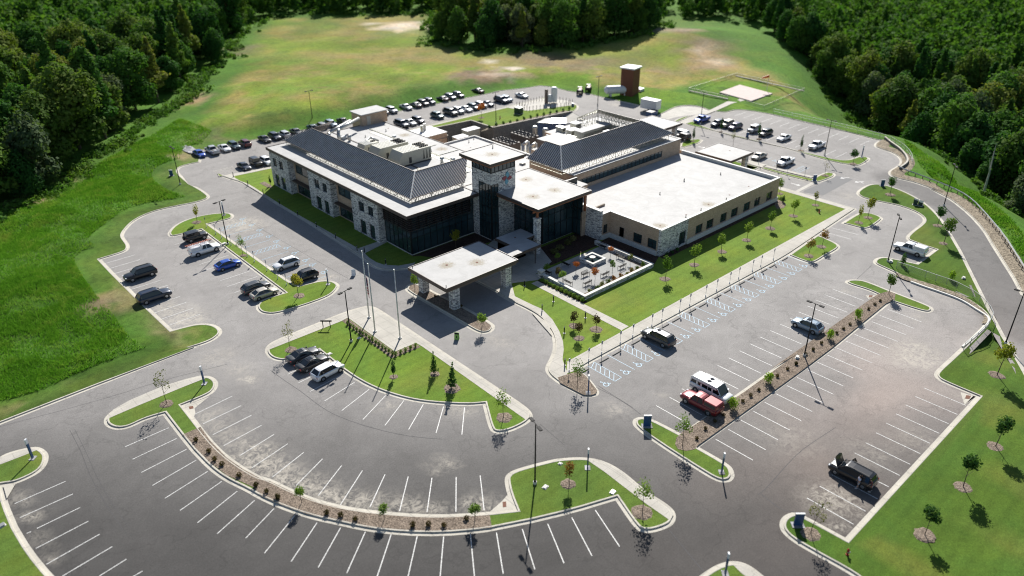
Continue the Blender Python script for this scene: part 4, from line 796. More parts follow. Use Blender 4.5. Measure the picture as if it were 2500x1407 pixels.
# ---- things on the roofs
def thing_box(name,label,cat,loc,group=None): return empty(name,loc,0,label,cat,group)
def ahu(x0,y0,x1,y1,z0,z1,label,fans,hood=True):
    r=thing_box('air_handler',label,'rooftop unit',((x0+x1)/2,(y0+y1)/2,z0),'large air handling units on the west wing roof'); m=MB()
    hx=x0+(x1-x0)*.14; m.add([(x0,y0,z0+.3),(x0,y1,z0+.3),(x0,y1,z0+1.3),(x0,y0,z0+1.3),(hx,y0,z1),(hx,y1,z1),(x1,y0,z0+.3),(x1,y1,z0+.3),(x1,y0,z1),(x1,y1,z1)],[(0,1,2,3),(3,2,5,4),(4,5,9,8),(6,8,9,7),(0,3,4,8,6),(1,7,9,5,2),(0,6,7,1)])
    m.build('casing',MT['unit_beige'],r); m=MB(); m.box(x0,y0-.0,z0,x1,y1,z0+.29); m.build('kerb_frame',MT['unit_dark'],r)
    m=MB()
    for i in range(1,9):
        x=hx+(x1-hx)*.62*i/9; m.box(x-.025,y0+.02,z1,x+.025,y1-.02,z1+.05)
    m.build('roof_seam',MT['unit_white'],r)
    for i in range(fans[0]):
        for j in range(fans[1]):
            cx=hx+(x1-hx)*(.66+.3*(i+.5)/fans[0]); cy=y0+(y1-y0)*(.06+.88*(j+.5)/fans[1]); m=MB(); m.tube((cx,cy,z1),(cx,cy,z1+.14),.36,n=12,cap=False); m.tube((cx,cy,z1+.02),(cx,cy,z1+.04),.34,n=12); m.build('fan',MT['unit_dark'],r)
    m=MB()
    for i in range(3):
        x=x1-.6-i*.75; m.add([(x,y0-.03,z0+.6),(x+.45,y0-.03,z0+.6),(x+.22,y0-.03,z1-.15)],[(0,1,2)]); 
    m.box(x0+(x1-x0)*.30,y0-.04,z0+.5,x0+(x1-x0)*.38,y0-.01,z0+1.7); m.build('louvre',MT['unit_dark'],r)
ahu(81.2,123.0,89.2,126.9,8.6,11.5,'nearest long beige air handling unit on the west wing roof',(4,3))
ahu(79.5,128.5,87.4,132.0,8.6,11.5,'second long beige air handling unit behind the nearest on the wing roof',(4,3))
ahu(80.0,134.2,83.9,136.8,8.6,10.9,'short beige air handling unit at the far end of the roof units',(2,1))
def duct(path,r,label,mat='duct_steel'):
    t=thing_box('duct',label,'duct',(*path[0][:2],8.6)); m=MB()
    for a,b in zip(path,path[1:]): m.tube(a,b,r,n=10)
    m.build('pipe_run',MT[mat],t,smooth=True)
duct([(81.5,146.5,8.6),(81.5,146.5,10.6),(82.2,147.4,11.1),(90,151.6,11.1)],.38,'silver pipe duct rising by the far end of the west wing roof')
duct([(79.0,146.3,8.6),(79.0,146.3,10.4),(79.6,147.2,10.9),(88,152,10.9)],.38,'silver pipe duct bending over the roof beside the metal screen')
duct([(83.2,139.0,8.6),(83.2,139,9.6),(86,141,9.9),(88,141,8.7)],.28,'short bent silver duct on the white wing roof')
def roof_bits():
    k=0
    for fr,x,y,z,lab in (('H4',340,460,8.6,'small grey roof exhaust fan near the pipe ducts'),('H4',1745,800,8.6,'curved metal roof hood near the tower roof')):
        X,Y=at(fr,x,y,z); t=thing_box('exhaust_fan',lab,'roof fan',(X,Y,z)); m=MB(); m.tube((X,Y,z),(X,Y,z+.9),.35,.3,n=10); m.tube((X,Y,z+.9),(X,Y,z+1.3),.55,.35,n=10); m.build('housing',MT['duct_steel'],t)
    for fr,x,y,z in (('B',290,455,15.55),('D',530,915,4.6),('D',347,1015,4.6),('D',810,865,4.6),('B',1605,680,4.6),('H4',575,410,8.6),('H4',890,320,8.6),('H4',2155,490,5.1),('H4',2230,440,5.1),('H4',1580,630,8.6),('D',660,1140,4.6),('D',545,1190,4.6),('D',853,1060,4.6)):
        X,Y=at(fr,x,y,z); m=MB(); m.tube((X,Y,z),(X,Y,z+.55),.075,n=6); m.tube((X,Y,z),(X,Y,z+.06),.17,n=8); o=m.build('roof_vent_pipe',MT['frame_black'],BLD)
    for fr,x,y,z in (('H1',530,245,15.55),('H1',960,565,9.3),('H1',1325,700,9.3),('H1',1048,783,9.3),('H1',820,1305,3.82),('D',350,1255,4.6),('D',548,1170,4.6),('D',718,1092,4.6),('D',878,1020,4.6),('D',1024,954,4.6),('H4',925,275,8.6),('H4',1175,375,8.6),('H4',1450,478,8.6),('H4',1740,590,8.6),('H4',2180,570,5.1),('D',880,682,4.3)):
        X,Y=at(fr,x,y,z); m=MB(); m.tube((X,Y,z),(X,Y,z+.03),.17,n=10); o=m.build('roof_drain',MT['rust'],BLD)
roof_bits()
rs_=random.Random(4)
for i in range(16):
    X,Y=(rs_.uniform(78.5,96),rs_.uniform(113,150)) if i<11 else (rs_.uniform(100,111),rs_.uniform(112,135)); z=8.6 if i<11 else 5.1
    if 79<X<90 and 122<Y<138: continue
    s_=rs_.uniform(.25,.6); m=MB(); m.box(X-s_,Y-s_,z,X+s_,Y+s_,z+s_*.9); m.box(X-s_*1.15,Y-s_*1.15,z+s_*.9,X+s_*1.15,Y+s_*1.15,z+s_); part(m,'roof_curb',MT[rs_.choice(['duct_steel','unit_beige','unit_white','unit_dark'])])
for a,b in (((78.4,112.5),(78.4,146)),((91.5,110),(91.5,150)),((80,111.8),(97,111.8)),((90.3,124),(97,124)),((90,130),(95.5,130)),((101,108),(101,136)),((101,122),(112,122))):
    z=8.68 if a[0]<97.4 else 5.18; m=MB(); m.tube((*a,z),(*b,z),.07,n=6); m.tube((a[0]+.3,a[1]+.02,z),(b[0]+.3,b[1]+.02,z),.05,n=6); part(m,'roof_pipe',MT['pale_steel'])
m=MB(); m.box(90.2,104.6,8.601,91.4,148,8.64); part(m,'walkway_pad',MT['duct_steel'])
def box_unit(name,label,cat,x0,y0,z0,x1,y1,z1,mat,roofmat,extra=None):
    r=thing_box(name,label,cat,((x0+x1)/2,(y0+y1)/2,z0)); m=MB(); m.box(x0,y0,z0,x1,y1,z1-.12); m.build('casing',MT[mat],r); m=MB(); m.box(x0-.1,y0-.1,z1-.12,x1+.1,y1+.1,z1); m.build('lid',MT[roofmat],r)
    if extra: extra(r)
    return r
def lv(x0,y,z0,x1,z1): 
    def f(r):
        m=MB()
        for i in range(8):
            z=z0+(z1-z0)*i/8; m.box(x0,y-.05,z,x1,y-.01,z+.06)
        m.build('louvre',MT['unit_dark'],r)
    return f
box_unit('equipment_enclosure','brown walled equipment enclosure with white lid behind the screen ridge','enclosure',110.4,106.8,8,116.6,113.6,10.6,'soffit_brown','roof',None)
box_unit('rooftop_unit','long brown rooftop unit with white top inside the lattice screen','rooftop unit',121.2,110.7,8,131,113.0,10.3,'unit_beige','roof',lv(122,110.7,8.4,130,9.8))
box_unit('rooftop_unit','small square unit beside the long brown rooftop unit','rooftop unit',126.5,107.9,8,128.5,109.3,9.8,'duct_steel','unit_white',lv(126.7,107.9,8.3,128.3,9.4))
for i,(x,y,sx,sy,h,mt_,rm_,lab) in enumerate(((118.3,111.2,1.6,2.2,1.5,'unit_white','duct_steel','small white rooftop unit left of the long brown one'),(122.6,115.2,2.4,1.6,1.4,'unit_beige','unit_white','beige rooftop unit behind the long brown one'),(126.4,117.4,1.8,1.8,1.7,'duct_steel','unit_white','square silver rooftop unit near the bare lattice corner'),(123.4,118.8,1.2,2.0,1.1,'unit_beige','duct_steel','low beige rooftop unit at the rear roof edge'),(129.0,106.0,1.4,1.4,1.3,'unit_white','unit_white','small white rooftop unit under the right screen slope'),(112.2,103.6,2.0,1.4,1.5,'unit_beige','unit_beige','beige rooftop unit behind the brown walled enclosure'))):
    box_unit('rooftop_unit',lab,'rooftop unit',x,y,8,x+sx,y+sy,8+h,mt_,rm_,lv(x+.15,y,8.25,x+sx-.15,8+h-.3))
duct([(117,109,8),(117,109,8.9),(119,105.5,9.2),(127,105.5,9.2)],.3,'silver pipe duct along the back of the right metal screen','unit_white')
duct([(118.5,110.5,8.4),(118.5,119,8.4)],.22,'pair of low white pipes across the rear roof','unit_white')
def chiller(x0,y0,x1,y1,z0,z1,label):
    r=thing_box('chiller',label,'chiller',((x0+x1)/2,(y0+y1)/2,z0-2),'chillers in the service yard'); m=MB(); m.box(x0,y0,z0,x1,y1,z1); m.build('casing',MT['unit_dark2'],r); m=MB()
    for i in range(16): y=y0+(y1-y0)*(i+.5)/16; m.box(x0-.03,y-.03,z0,x1+.03,y+.03,z1-.05)
    m.build('rib',MT['fascia'],r)
    for i in range(2):
        for j in range(5):
            cx=x0+(x1-x0)*(.27+.46*i); cy=y0+(y1-y0)*(j+.5)/5; m=MB(); m.tube((cx,cy,z1),(cx,cy,z1+.3),.62,.56,n=14,cap=False); m.tube((cx,cy,z1+.05),(cx,cy,z1+.08),.55,n=14); m.tube((cx,cy,z1+.08),(cx,cy,z1+.2),.2,n=8); m.build('fan',MT['fan_grey'],r)
    m=MB()
    for x in (x0+.2,x1-.2):
        for y in (y0+.3,(y0+y1)/2,y1-.3): m.box(x-.08,y-.08,-4.5,x+.08,y+.08,z0)
    m.build('leg',MT['pale_steel'],r)
flat('fan_grey',(.13,.13,.13),.6); flat('unit_dark2',(.10,.085,.08),.6)
chiller(125.2,138.6,128.6,145.7,-1.9,.1,'dark chiller with two rows of round fans nearest the low link roof'); chiller(131.6,138.4,135.0,145.5,-1.5,.5,'dark chiller with two rows of round fans beside the steel tanks')
def tank(x,y,z0,z1,r,label,name='storage_tank',mat='duct_steel',dome=True):
    t=thing_box(name,label,'tank',(x,y,z0)); m=MB(); m.tube((x,y,z0+.5),(x,y,z1-.3),r,n=20)
    if dome: m.tube((x,y,z1-.3),(x,y,z1),r,r*.6,n=20)
    m.build('shell',MT[mat],t,smooth=False); m=MB()
    for i in range(4): a=i*math.pi/2+.6; m.tube((x+math.cos(a)*r*.8,y+math.sin(a)*r*.8,z0),(x+math.cos(a)*r*.8,y+math.sin(a)*r*.8,z0+.55),.06)
    m.build('leg',MT['galvanised'],t)
tank(137.0,141.9,-4.5,1.9,.75,'left steel tank of the pair by the blue service shed'); tank(138.6,139.6,-4.5,1.5,.8,'right steel tank of the pair by the blue service shed')
def shed(r):
    pass
t=thing_box('service_shed','blue grey metal shed with pitched top in the service yard','shed',(142.5,141,-4.5)); m=MB(); m.prism([(139.6,143.5),(140.6,140.3),(144.5,138.0),(147.2,140.5),(144,144.8)],-4.5,2.0); m.build('wall',MT['steel_blue'],t); m=MB(); m.add([(139.4,143.6,2.0),(140.5,140.1,2.3),(144.5,137.8,2.0),(147.4,140.5,2.3),(144,145,2.0),(143.0,141.8,2.9)],[(0,1,5),(1,2,5),(2,3,5),(3,4,5),(4,0,5)]); m.build('roof',MT['duct_steel'],t)
box_unit('condensing_unit','left cream condenser box against the dark retaining wall','condenser',119.5,152.6,-3.2,123.0,155.0,-.2,'unit_beige','unit_white'); box_unit('condensing_unit','right cream condenser box against the dark retaining wall','condenser',124.8,155.2,-3.2,129.2,157.6,.1,'unit_beige','unit_white')
for fr,x,y,lab in (('H5',385,620,'left silver riser pipe bending over below the chillers'),('H5',478,640,'right silver riser pipe bending over below the chillers')):
    X,Y=at(fr,x,y,3); duct([(X,Y,-4.4),(X,Y,3.0),(X+1.6,Y,3.4),(X+1.6,Y,-4)],.42,lab)
pr=thing_box('pipe_rack','steel pipe rack with tangled valves below the chillers','pipe rack',(115,113,-4.5)); m=MB(); random.seed(3)
for i in range(34):
    x=random.uniform(113.2,123); y=random.uniform(116,131); z=random.uniform(-3.5,1.5); d=random.choice([(1.6,0,0),(0,2.2,0),(0,0,1.6)]); m.tube((x,y,z),(x+d[0],y+d[1],z+d[2]),random.choice([.07,.12,.18]),n=6)
for i in range(8): x=113.4+i%4*3; y=117+i//4*9; m.box(x,y,-4.5,x+.12,y+.12,1.8)
m.build('pipework',MT['pale_steel'],pr)
box_unit('plant_house','tan brick plant house with flat top at the retaining wall corner','plant house',111.2,155.2,-4.5,117.9,162.5,1.4,'tan_brick','unit_white')
t=thing_box('flue_fan','pair of silver flue stacks on the tan plant house','flue',(114,160,1.4)); m=MB()
for x,y in ((113.2,159.6),(114.6,160.4)): m.tube((x,y,1.4),(x,y,2.6),.5,.42,n=12); m.tube((x,y,2.6),(x,y,3.1),.32,.42,n=12)
m.build('stack',MT['duct_steel'],t)
# ------------------------------------------------------------------ painted markings (sheets 8 mm above the asphalt)
def line_mesh(m,a,b,w=.10,z=.009):
    dx,dy=b[0]-a[0],b[1]-a[1]; l=math.hypot(dx,dy); nx,ny=-dy/l*w/2,dx/l*w/2
    m.add([(a[0]-nx,a[1]-ny,z),(b[0]-nx,b[1]-ny,z),(b[0]+nx,b[1]+ny,z),(a[0]+nx,a[1]+ny,z)],[(0,1,2,3)])
def lines(segs,mat='white_paint',w=.11,z=.009,name='parking_lines'):
    m=MB()
    for a,b in segs: line_mesh(m,a,b,w,z)
    return st(m.build(name,MT[mat]))
def arr(v0,v1,n): return [v0+(v1-v0)*i/(n-1) for i in range(n)]
def pairs(s):
    p=P(s); return [(p[i],p[i+1]) for i in range(0,len(p),2)]
S=[]
for y in arr(138.3,109.15,12): S.append(((27.45,y),(32.7,y)))
for y in arr(137.75,112.2,10): S.append(((39.8,y),(45.25,y)))
for x in arr(66.6,112.8,18): S+= [((x,46.0),(x,40.85)),((x,36.95),(x,31.8))]
for i in range(12): S.append(((65.55+i*2.745,24.4),(65.6+i*2.745,19.15)))
for y in arr(114.8,78.55,14): S.append(((188.9,y),(194.4,y)))
for y in arr(110,78.0,13): S.append(((175.6,y),(180.9,y)))
S+=pairs("G2 505,440 690,488 480,475 642,520")
S+=pairs("""F4 320,670 393,636 403,735 525,675 490,802 737,672 602,873 832,730 733,947 942,785 895,1015 1068,832 1063,1060 1207,870 1243,1092 1355,900 1453,1118 1510,916 1650,1130 1670,922
 F3 1202,408 1432,297 1252,468 1488,355 1313,535 1550,415 1380,602 1614,476 1480,663 1690,533 F5 50,308 343,112 215,385 472,183 410,452 625,235 590,535 780,290 770,610 950,330 1010,630 1133,362 1252,660 1322,380 1475,668 1515,390 1710,667 1712,383 1940,655 1907,370
 F3 770,610 1040,492 818,686 1090,558 873,767 1150,625 940,848 1210,692 1017,927 1282,760 1110,1002 1367,823 1218,1078 1463,883 1340,1145 1570,940 F5 0,880 230,640 152,1003 400,695 370,1070 580,755 590,1120 772,795 822,1165 973,830 1052,1245 1183,850 1310,1240 1395,865 1577,1245 1610,867 1866,1245 1828,850 2095,1170 2040,835
 F6 267,1365 190,1117 447,1327 347,1085 620,1283 495,1045 790,1225 640,1000 F3 90,960 405,822 122,1047 450,900 228,1113 495,983 165,1143 192,1132 220,1237 545,1068 285,1335 615,1148 385,1407 692,1225 612,1407 780,1302 770,1440 880,1375""")
for i in range(22):
    x=88+i*2.72
    S.append(((x,182.6),(x,187.0)))
    if x<140: S.append(((x,168.6),(x,173.4)))
lines(S,w=.10)
m=[]
B=[]
HX=[66.8,73.63,80.46,87.3,94.13,100.95,107.7,114.4]
for h in HX:
    a,b=h-.02,h+1.36; y0,y1=58.2,53.15
    B+=[((a,y0),(a,y1)),((b,y0),(b,y1)),((a,y1),(b,y1))]
    for k in range(6): yy=y1+.2+k*.82; B.append(((a,yy),(b,min(yy+1.15,y0))))
    B.append(((h+1.36+2.74,y0-.1),(h+1.36+2.74,y1)))
LY=[138.4,131.0,124.0,117.0,110.6]
for yc in LY:
    a,b=yc-.6,yc+.75; B+=[((48.7,a),(53.9,a)),((48.7,b),(53.9,b)),((53.9,a),(53.9,b))]
    for k in range(6): xx=48.9+k*.82; B.append(((xx,a),(min(xx+1.2,53.9),b)))
    B.append(((48.7,yc-3.5),(53.9,yc-3.5)))
for y in (82.0,85.2,88.4): B.append(((159.5,y),(164.5,y)))
for yc in (80.2,):
    B+=[((159.5,yc),(164.5,yc)),((159.5,yc-1.6),(164.5,yc-1.6))]+[((159.6+k*.9,yc-1.6),(160.6+k*.9,yc)) for k in range(5)]
m2=[]
for i in range(7): a_=at('G3',500+i*20,912+i*9.5); b_=at('G3',700+i*16,862+i*9.0); m2.append((a_,b_))
lines(m2,'kerb_concrete',.14,.009,'loading_bay_lines')
for s in ('F3 35,850 78,838 82,848 40,868','F6 68,950 90,948 92,980 70,983','F7 1285,292 1315,295 1305,315 1278,312','G2 765,905 790,905 785,918 762,918','F3 1165,362 1190,358 1195,372 1170,378'): st(MB().prism(P(s),.013,.03).build('drain_grate',MT['rust']))
lines(B,'blue_paint',.075,.010,'accessible_bay_lines')
def chair_mark(x,y,rot):
    m=MB(); c,s=math.cos(rot),math.sin(rot); T=lambda u,v:(x+u*c-v*s,y+u*s+v*c)
    n=14; pts=[(.38*math.cos(t)-.05,.38*math.sin(t)-.2) for t in np.linspace(rad(100),rad(400),n)]
    for a,b in zip(pts,pts[1:]): line_mesh(m,T(*a),T(*b),.11,.011)
    for a,b in (((-.12,.52),(-.05,0)),((-.05,0),(.36,-.02)),((.36,-.02),(.52,-.42)),((.52,-.42),(.68,-.38)),((-.1,.25),(.25,.22))): line_mesh(m,T(*a),T(*b),.09,.011)
    k=[T(-.14+.11*math.cos(i*.785),.68+.11*math.sin(i*.785)) for i in range(8)]; m.add([(a,b,.011) for a,b in k],[tuple(range(8))]); return m
def crack(s,w,nm='asphalt_seam'):
    p=smooth_poly(P(s),2,False); m_=MB(); 
    for a,b in zip(p,p[1:]): line_mesh(m_,a,b,w,.007)
    st(m_.build(nm,MT['seam_dark']))
flat('seam_dark',(.085,.083,.085),.9); flat('seam_light',(.26,.25,.24),.9)
crack("F4 190,640 300,720 420,800 600,940 750,1010 900,1060 1100,1115 1300,1150 1500,1165",.07); crack("F3 430,505 500,640 560,800 650,960 760,1120",.05); crack("F3 460,500 530,640 600,800 690,960 800,1110",.04); crack("F7 0,905 40,880 250,640 480,490",.06); crack("F6 1090,1115 1200,1250 1310,1380",.08)
crack("F6 300,470 450,600",.06); crack("G2 680,795 780,700",.06); crack("F3 -60,500 400,380 720,290 1000,200 1400,100",.06); crack("F6 920,410 870,370 760,300 640,240",.07); crack("A 0,950 400,1180 700,1350",.05); crack("G1 560,1200 700,1290 860,1390",.06); crack("F7 20,900 120,980 170,1005 230,1010",.07); crack("D 700,560 1000,640 1400,760 1700,860",.06)
m=MB()
for h in HX:
    for xx in (h-1.4,h+2.72): q=chair_mark(xx,53.65,math.pi/2*0+math.pi*0); m.add(q.v,q.f)
for yc in LY:
    for yy in (yc+2.0,yc-2.0): q=chair_mark(54.5,yy,-math.pi/2); m.add(q.v,q.f)
q=chair_mark(163,86.8,-math.pi/2); m.add(q.v,q.f); st(m.build('accessible_symbol',MT['blue_paint']))
def arrow(x,y,rot,bend=0):
    m=MB(); c,s=math.cos(rot),math.sin(rot); T=lambda u,v:(x+u*c-v*s,y+u*s+v*c)
    line_mesh(m,T(-1.2,0),T(.3,0),.22,.010); m.add([(*T(.3,.5),.010),(*T(.3,-.5),.010),(*T(1.1,0),.010)],[(0,1,2)])
    if bend: line_mesh(m,T(-.4,.1),T(-.4,1.0),.2,.0105)
    return m
m=MB()
for fr,x,y,r in (('D',1385,940,-math.pi/2),('D',1755,890,2.6),('D',1865,920,2.6),('D',670,657,-1.5)):
    X,Y=at(fr,x,y); q=arrow(X,Y,r,1 if x==1865 else 0); m.add(q.v,q.f)
st(m.build('lane_arrows',MT['white_paint']))
pave(P("D 1380,990 1400,1000 1525,935 1500,925"),mat='brick_crossing' if 'brick_crossing' in MT else 'pad_concrete',z=.010,sm=0,name='crossing')
t=NT('asphalt_patch'); f=t.noise(9,5,.75); MT['asphalt_patch']=t.done(t.mix(1.0,(.19,.19,.19),t.ramp(f,[(.25,.75),(.75,1.2)]),'MULTIPLY'),.9)
pave(P("D 1680,870 1820,900 1595,1022 1440,1000 1450,985 1560,940"),mat='asphalt_patch',z=.006,sm=0,name='asphalt_patch')
# ------------------------------------------------------------------ street furniture
ORD=['first','second','third','fourth','fifth','sixth','seventh','eighth','ninth','tenth','eleventh','twelfth','thirteenth','fourteenth','fifteenth','sixteenth','seventeenth','eighteenth','nineteenth','twentieth','twenty-first','twenty-second','twenty-third','twenty-fourth','twenty-fifth','twenty-sixth']
def protos(make): 
    o=make(); return o
def place(proto,used,loc,rz,label,cat=None,group=None):
    if not used[0]: o=proto; used[0]=True
    else: o=copy_tree(proto)
    o.location=loc; o.rotation_euler=(0,0,rz); o['label']=label
    if cat: o['category']=cat
    if group: o['group']=group
    return o
def lamp():
    r=empty('street_lamp',label='x',cat='street lamp'); m=MB(); m.tube((0,0,.0),(0,0,.35),.22,n=12); m.build('base',MT['precast'],r)
    m=MB(); m.tube((0,0,.35),(0,0,8.5),.10,.065,n=8); m.tube((0,0,.35),(0,0,.5),.17,.12,n=8); m.build('pole',MT['black_metal'],r)
    m=MB(); m.bar((-.75,0,8.5),(.75,0,8.5),.07); m.build('arm',MT['black_metal'],r)
    for s in (-1,1):
        m=MB(); m.box(min(s*.55,s*1.25),-.18,8.43,max(s*.55,s*1.25),.18,8.56); m.build('lamp_head',MT['black_metal'],r)
    return r
L=[('O',440.6,452,1.57,'black double headed lamp at the far left road bend by the green bank'),('O',556.8,597.9,0.2,'black double headed lamp on the thin island beside the white truck with ladders'),
 ('O',858,836,0.2,'black double headed lamp beside the flagpole plaza hedge'),('O',1306,1183,1.3,'tall black lamp on the curved island at the bottom of the scene'),
 ('O',1963,871,1.57,'black double headed lamp on the mulch bed by the silver blue car'),('O',2167,640,0.6,'black lamp on the lawn tip beside the white utility truck'),
 ('O',2454,841,1.57,'black lamp at the far right edge beside the ring road'),('O',1211,302.6,0,'black lamp on the grass above the dark retaining wall'),
 ('O',2013,380,1.57,'black lamp on the east island near the white truck'),('O',1709.6,303.6,1.57,'black lamp beside the blue pickup truck in the east car park'),
 ('O',764,298,0,'thin lamp behind the rear row of cars near the west wing'),('O',2304,503,.6,'black lamp on the outer lawn near the guard rail bend'),('O',1459,259,0,'thin black lamp beside the rear service road'),]
lp=lamp(); U=[False]
for fr,x,y,rz,lab in L:
    X,Y=at(fr,x,y); place(lp,U,(X,Y,.1),rz,lab,'street lamp','black street lamps around the car parks')
def flagpole():
    r=empty('flagpole',label='x',cat='flagpole'); m=MB(); m.tube((0,0,0),(0,0,.15),.28,n=14); m.build('collar',MT['precast'],r); m=MB(); m.tube((0,0,.15),(0,0,11.3),.115,.06,n=10); m.build('pole',MT['white_paint'],r,smooth=True); m=MB(); m.tube((0,0,11.3),(0,0,11.42),.1,.1,n=8); m.build('finial',MT['galvanised'],r); m=MB(); m.tube((.12,0,1.2),(.10,0,11.2),.012,n=4); m.build('halyard',MT['white_paint'],r); return r
fp=flagpole(); U=[False]
for (x,y),lab in (((901.6,777.4),'white flagpole farthest up the plaza, with the folded flag'),((916,812),'white flagpole in the middle of the plaza'),((977,828),'white flagpole nearest the hedge corner of the plaza')):
    X,Y=at('O',x,y); place(fp,U,(X,Y,.15),0,lab,'flagpole','white flagpoles on the plaza')
# the limp flag
t=NT('flag_cloth'); g=t.n('ShaderNodeTexCoord').outputs['UV']; sp=t.n('ShaderNodeSeparateXYZ'); t.l(g,sp.inputs[0])
stp=t.math('LESS_THAN',t.math('FRACT',t.math('MULTIPLY',sp.outputs[1],6.5)),.5); cn=t.math('MULTIPLY',t.math('LESS_THAN',sp.outputs[0],.42),t.math('GREATER_THAN',sp.outputs[1],.46))
MT['flag']=t.done(t.mix(cn,t.mix(stp,(.7,.7,.7),(.42,.02,.03)),(.02,.03,.12)),.8)
def flag():
    X,Y=at('O',901.6,777.4); r=empty('flag',(X,Y,3.4),0,'red, white and blue striped flag hanging limp from the flagpole','flag'); me=bpy.data.meshes.new('cloth'); n,k=10,12; vs=[];fs=[];uv=[]
    for j in range(k+1):
        for i in range(n+1):
            u,v=i/n,j/k; w=.10+.55*u*(.35+.25*math.sin(u*3)); vs.append((.08+w*.9,.10*math.sin(u*11+v*2)*(.3+u),.15+3.0*v-1.1*u*(1)+1.0-.1*math.sin(u*9)))
    for j in range(k):
        for i in range(n): a=j*(n+1)+i; fs.append((a,a+1,a+n+2,a+n+1)); uv+= [(i/n,j/k),((i+1)/n,j/k),((i+1)/n,(j+1)/k),(i/n,(j+1)/k)]
    me.from_pydata(vs,[],fs); l=me.uv_layers.new(); l.data.foreach_set('uv',[c for p in uv for c in p]); me.materials.append(MT['flag']); link('cloth',me,r)
flag()
def totem():
    r=empty('wayfinding_totem',label='x',cat='sign'); m=MB(); m.box(-.40,-.32,0,.40,.32,.05); m.build('base',MT['rip_rap'],r); m=MB(); m.box(-.15,-.07,.08,.15,.07,2.2); m.build('panel',MT['sign_blue'],r); m=MB(); m.box(-.16,-.08,2.2,.16,.08,2.85); m.build('header',MT['sign_white'],r); return r
TL=[('F2',1222,270,'tall blue totem sign on the grass tip by the double headed lamp'),('F2',2115,865,'tall blue totem sign on the rounded island end by the yellow tree'),('F3',1262,225,'tall blue totem sign at the end of the long curved island'),('F3',205,685,'tall blue totem sign on the far left lower island'),
 ('F6',592,745,'tall blue totem sign on the curved lawn above the orange tipped tree'),('F6',596,283,'tall blue totem sign on the small mulch island at the walk end'),('F6',1418,772,'tall blue totem sign on the island tip across the drive'),('F6',1440,1398,'tall blue totem sign on the island cut by the bottom edge'),('D',1885,735,'tall blue totem sign on the east island end')]
tt=totem(); U=[False]
for fr,x,y,lab in TL: X,Y=at(fr,x,y); place(tt,U,(X,Y,.13),.8,lab,'sign','blue wayfinding totems')
def board():
    r=empty('sign_board',label='x',cat='sign'); m=MB(); m.box(-.6,-.4,0,.6,.4,.05); m.build('stone_bed',MT['rip_rap'],r); m=MB(); m.box(-.42,-.08,.05,.42,.08,1.45); m.build('panel',MT['sign_blue'],r); m=MB(); m.box(-.44,-.09,1.45,.44,.09,1.53); m.build('cap',MT['sign_white'],r); return r
bb=board(); U=[False]
for fr,x,y,s,lab in (('F6',958,487,1.1,'wide blue sign board on the grass tip opposite the walk end'),('F7',245,1098,1.1,'wide blue sign board on the lower right island beside the sparse tree'),('D',1525,915,.9,'small blue sign board at the east island corner by the crossing'),('D',2042,955,.9,'small grey blue sign board at the tip of the outer lawn'),('D',1012,582,.8,'small dark sign board on the east island by the jeep'),('F1',1180,1212,.9,'small grey sign board beside the far left road bend')):
    X,Y=at(fr,x,y); o=place(bb,U,(X,Y,.13),-.75,lab,'sign','low sign boards'); o.scale=(s,s,s)
def bay_sign():
    r=empty('bay_sign',label='x',cat='sign'); m=MB(); m.tube((0,0,0),(0,0,.35),.09,.07,n=8); m.build('post_base',MT['sign_white'],r); m=MB(); m.tube((0,0,.3),(0,0,2.15),.03,n=6); m.build('post',MT['galvanised'],r)
    m=MB(); m.box(-.16,-.02,1.62,.16,.0,2.15); m.build('plate',MT['sign_blue'],r); m=MB(); m.box(-.06,-.03,1.78,.08,-.021,1.84); m.box(-.07,-.03,1.84,-.02,-.021,2.02); m.box(.04,-.03,1.70,.09,-.021,1.78); m.box(-.07,-.03,2.04,-.02,-.021,2.09); m.build('symbol',MT['white_paint'],r); return r
bs=bay_sign(); U=[False]
for i,x in enumerate([63.8,67.7,70.4,74.4,77.2,81.6,84.0,88.4,91.0,95.2,98.2,101.9,104.5,108.6,111.2,115.2]):
    place(bs,U,(x,58.85-(x-63)*.008,.13),0,'%s accessible bay sign along the long front walk, counted from the mulch island'%ORD[i],'sign','accessible bay signs on posts')
for i,y in enumerate([141.1,136.7,134.1,129.9,123.2,120.4,115.6,111.6,108.5]):
    place(bs,U,(47.3,y,.13),math.pi/2,'%s accessible bay sign on the thin west island, counted from its far end'%ORD[i],'sign','accessible bay signs on posts')
for i,(x,y) in enumerate(((1235,830),(1315,870),(1450,880),(1018,765),(1098,790))):
    X,Y=at('D',x,y); place(bs,U,(X,Y,.13),math.pi/2,'%s accessible bay sign on the small east island by the white canopy'%ORD[i],'sign','accessible bay signs on posts')
ws=MB(); ws.add([(-.9,-.09,0),(.9,-.09,0),(.9,.09,0),(-.9,.09,0),(-.88,-.05,.12),(.88,-.05,.12),(.88,.05,.12),(-.88,.05,.12)],[(4,5,6,7),(0,1,5,4),(1,2,6,5),(2,3,7,6),(3,0,4,7)])
wo=ws.build('wheel_stop',MT['wheel_stop']); U=[False]; i=0
for h in HX:
    for xx in (h-1.4,h+2.72):
        place(wo,U,(xx,57.55-(xx-63)*.006,.005),0,'%s concrete wheel stop along the blue bays, counted from the mulch island'%ORD[i],'wheel stop','wheel stops along the front walk'); i+=1
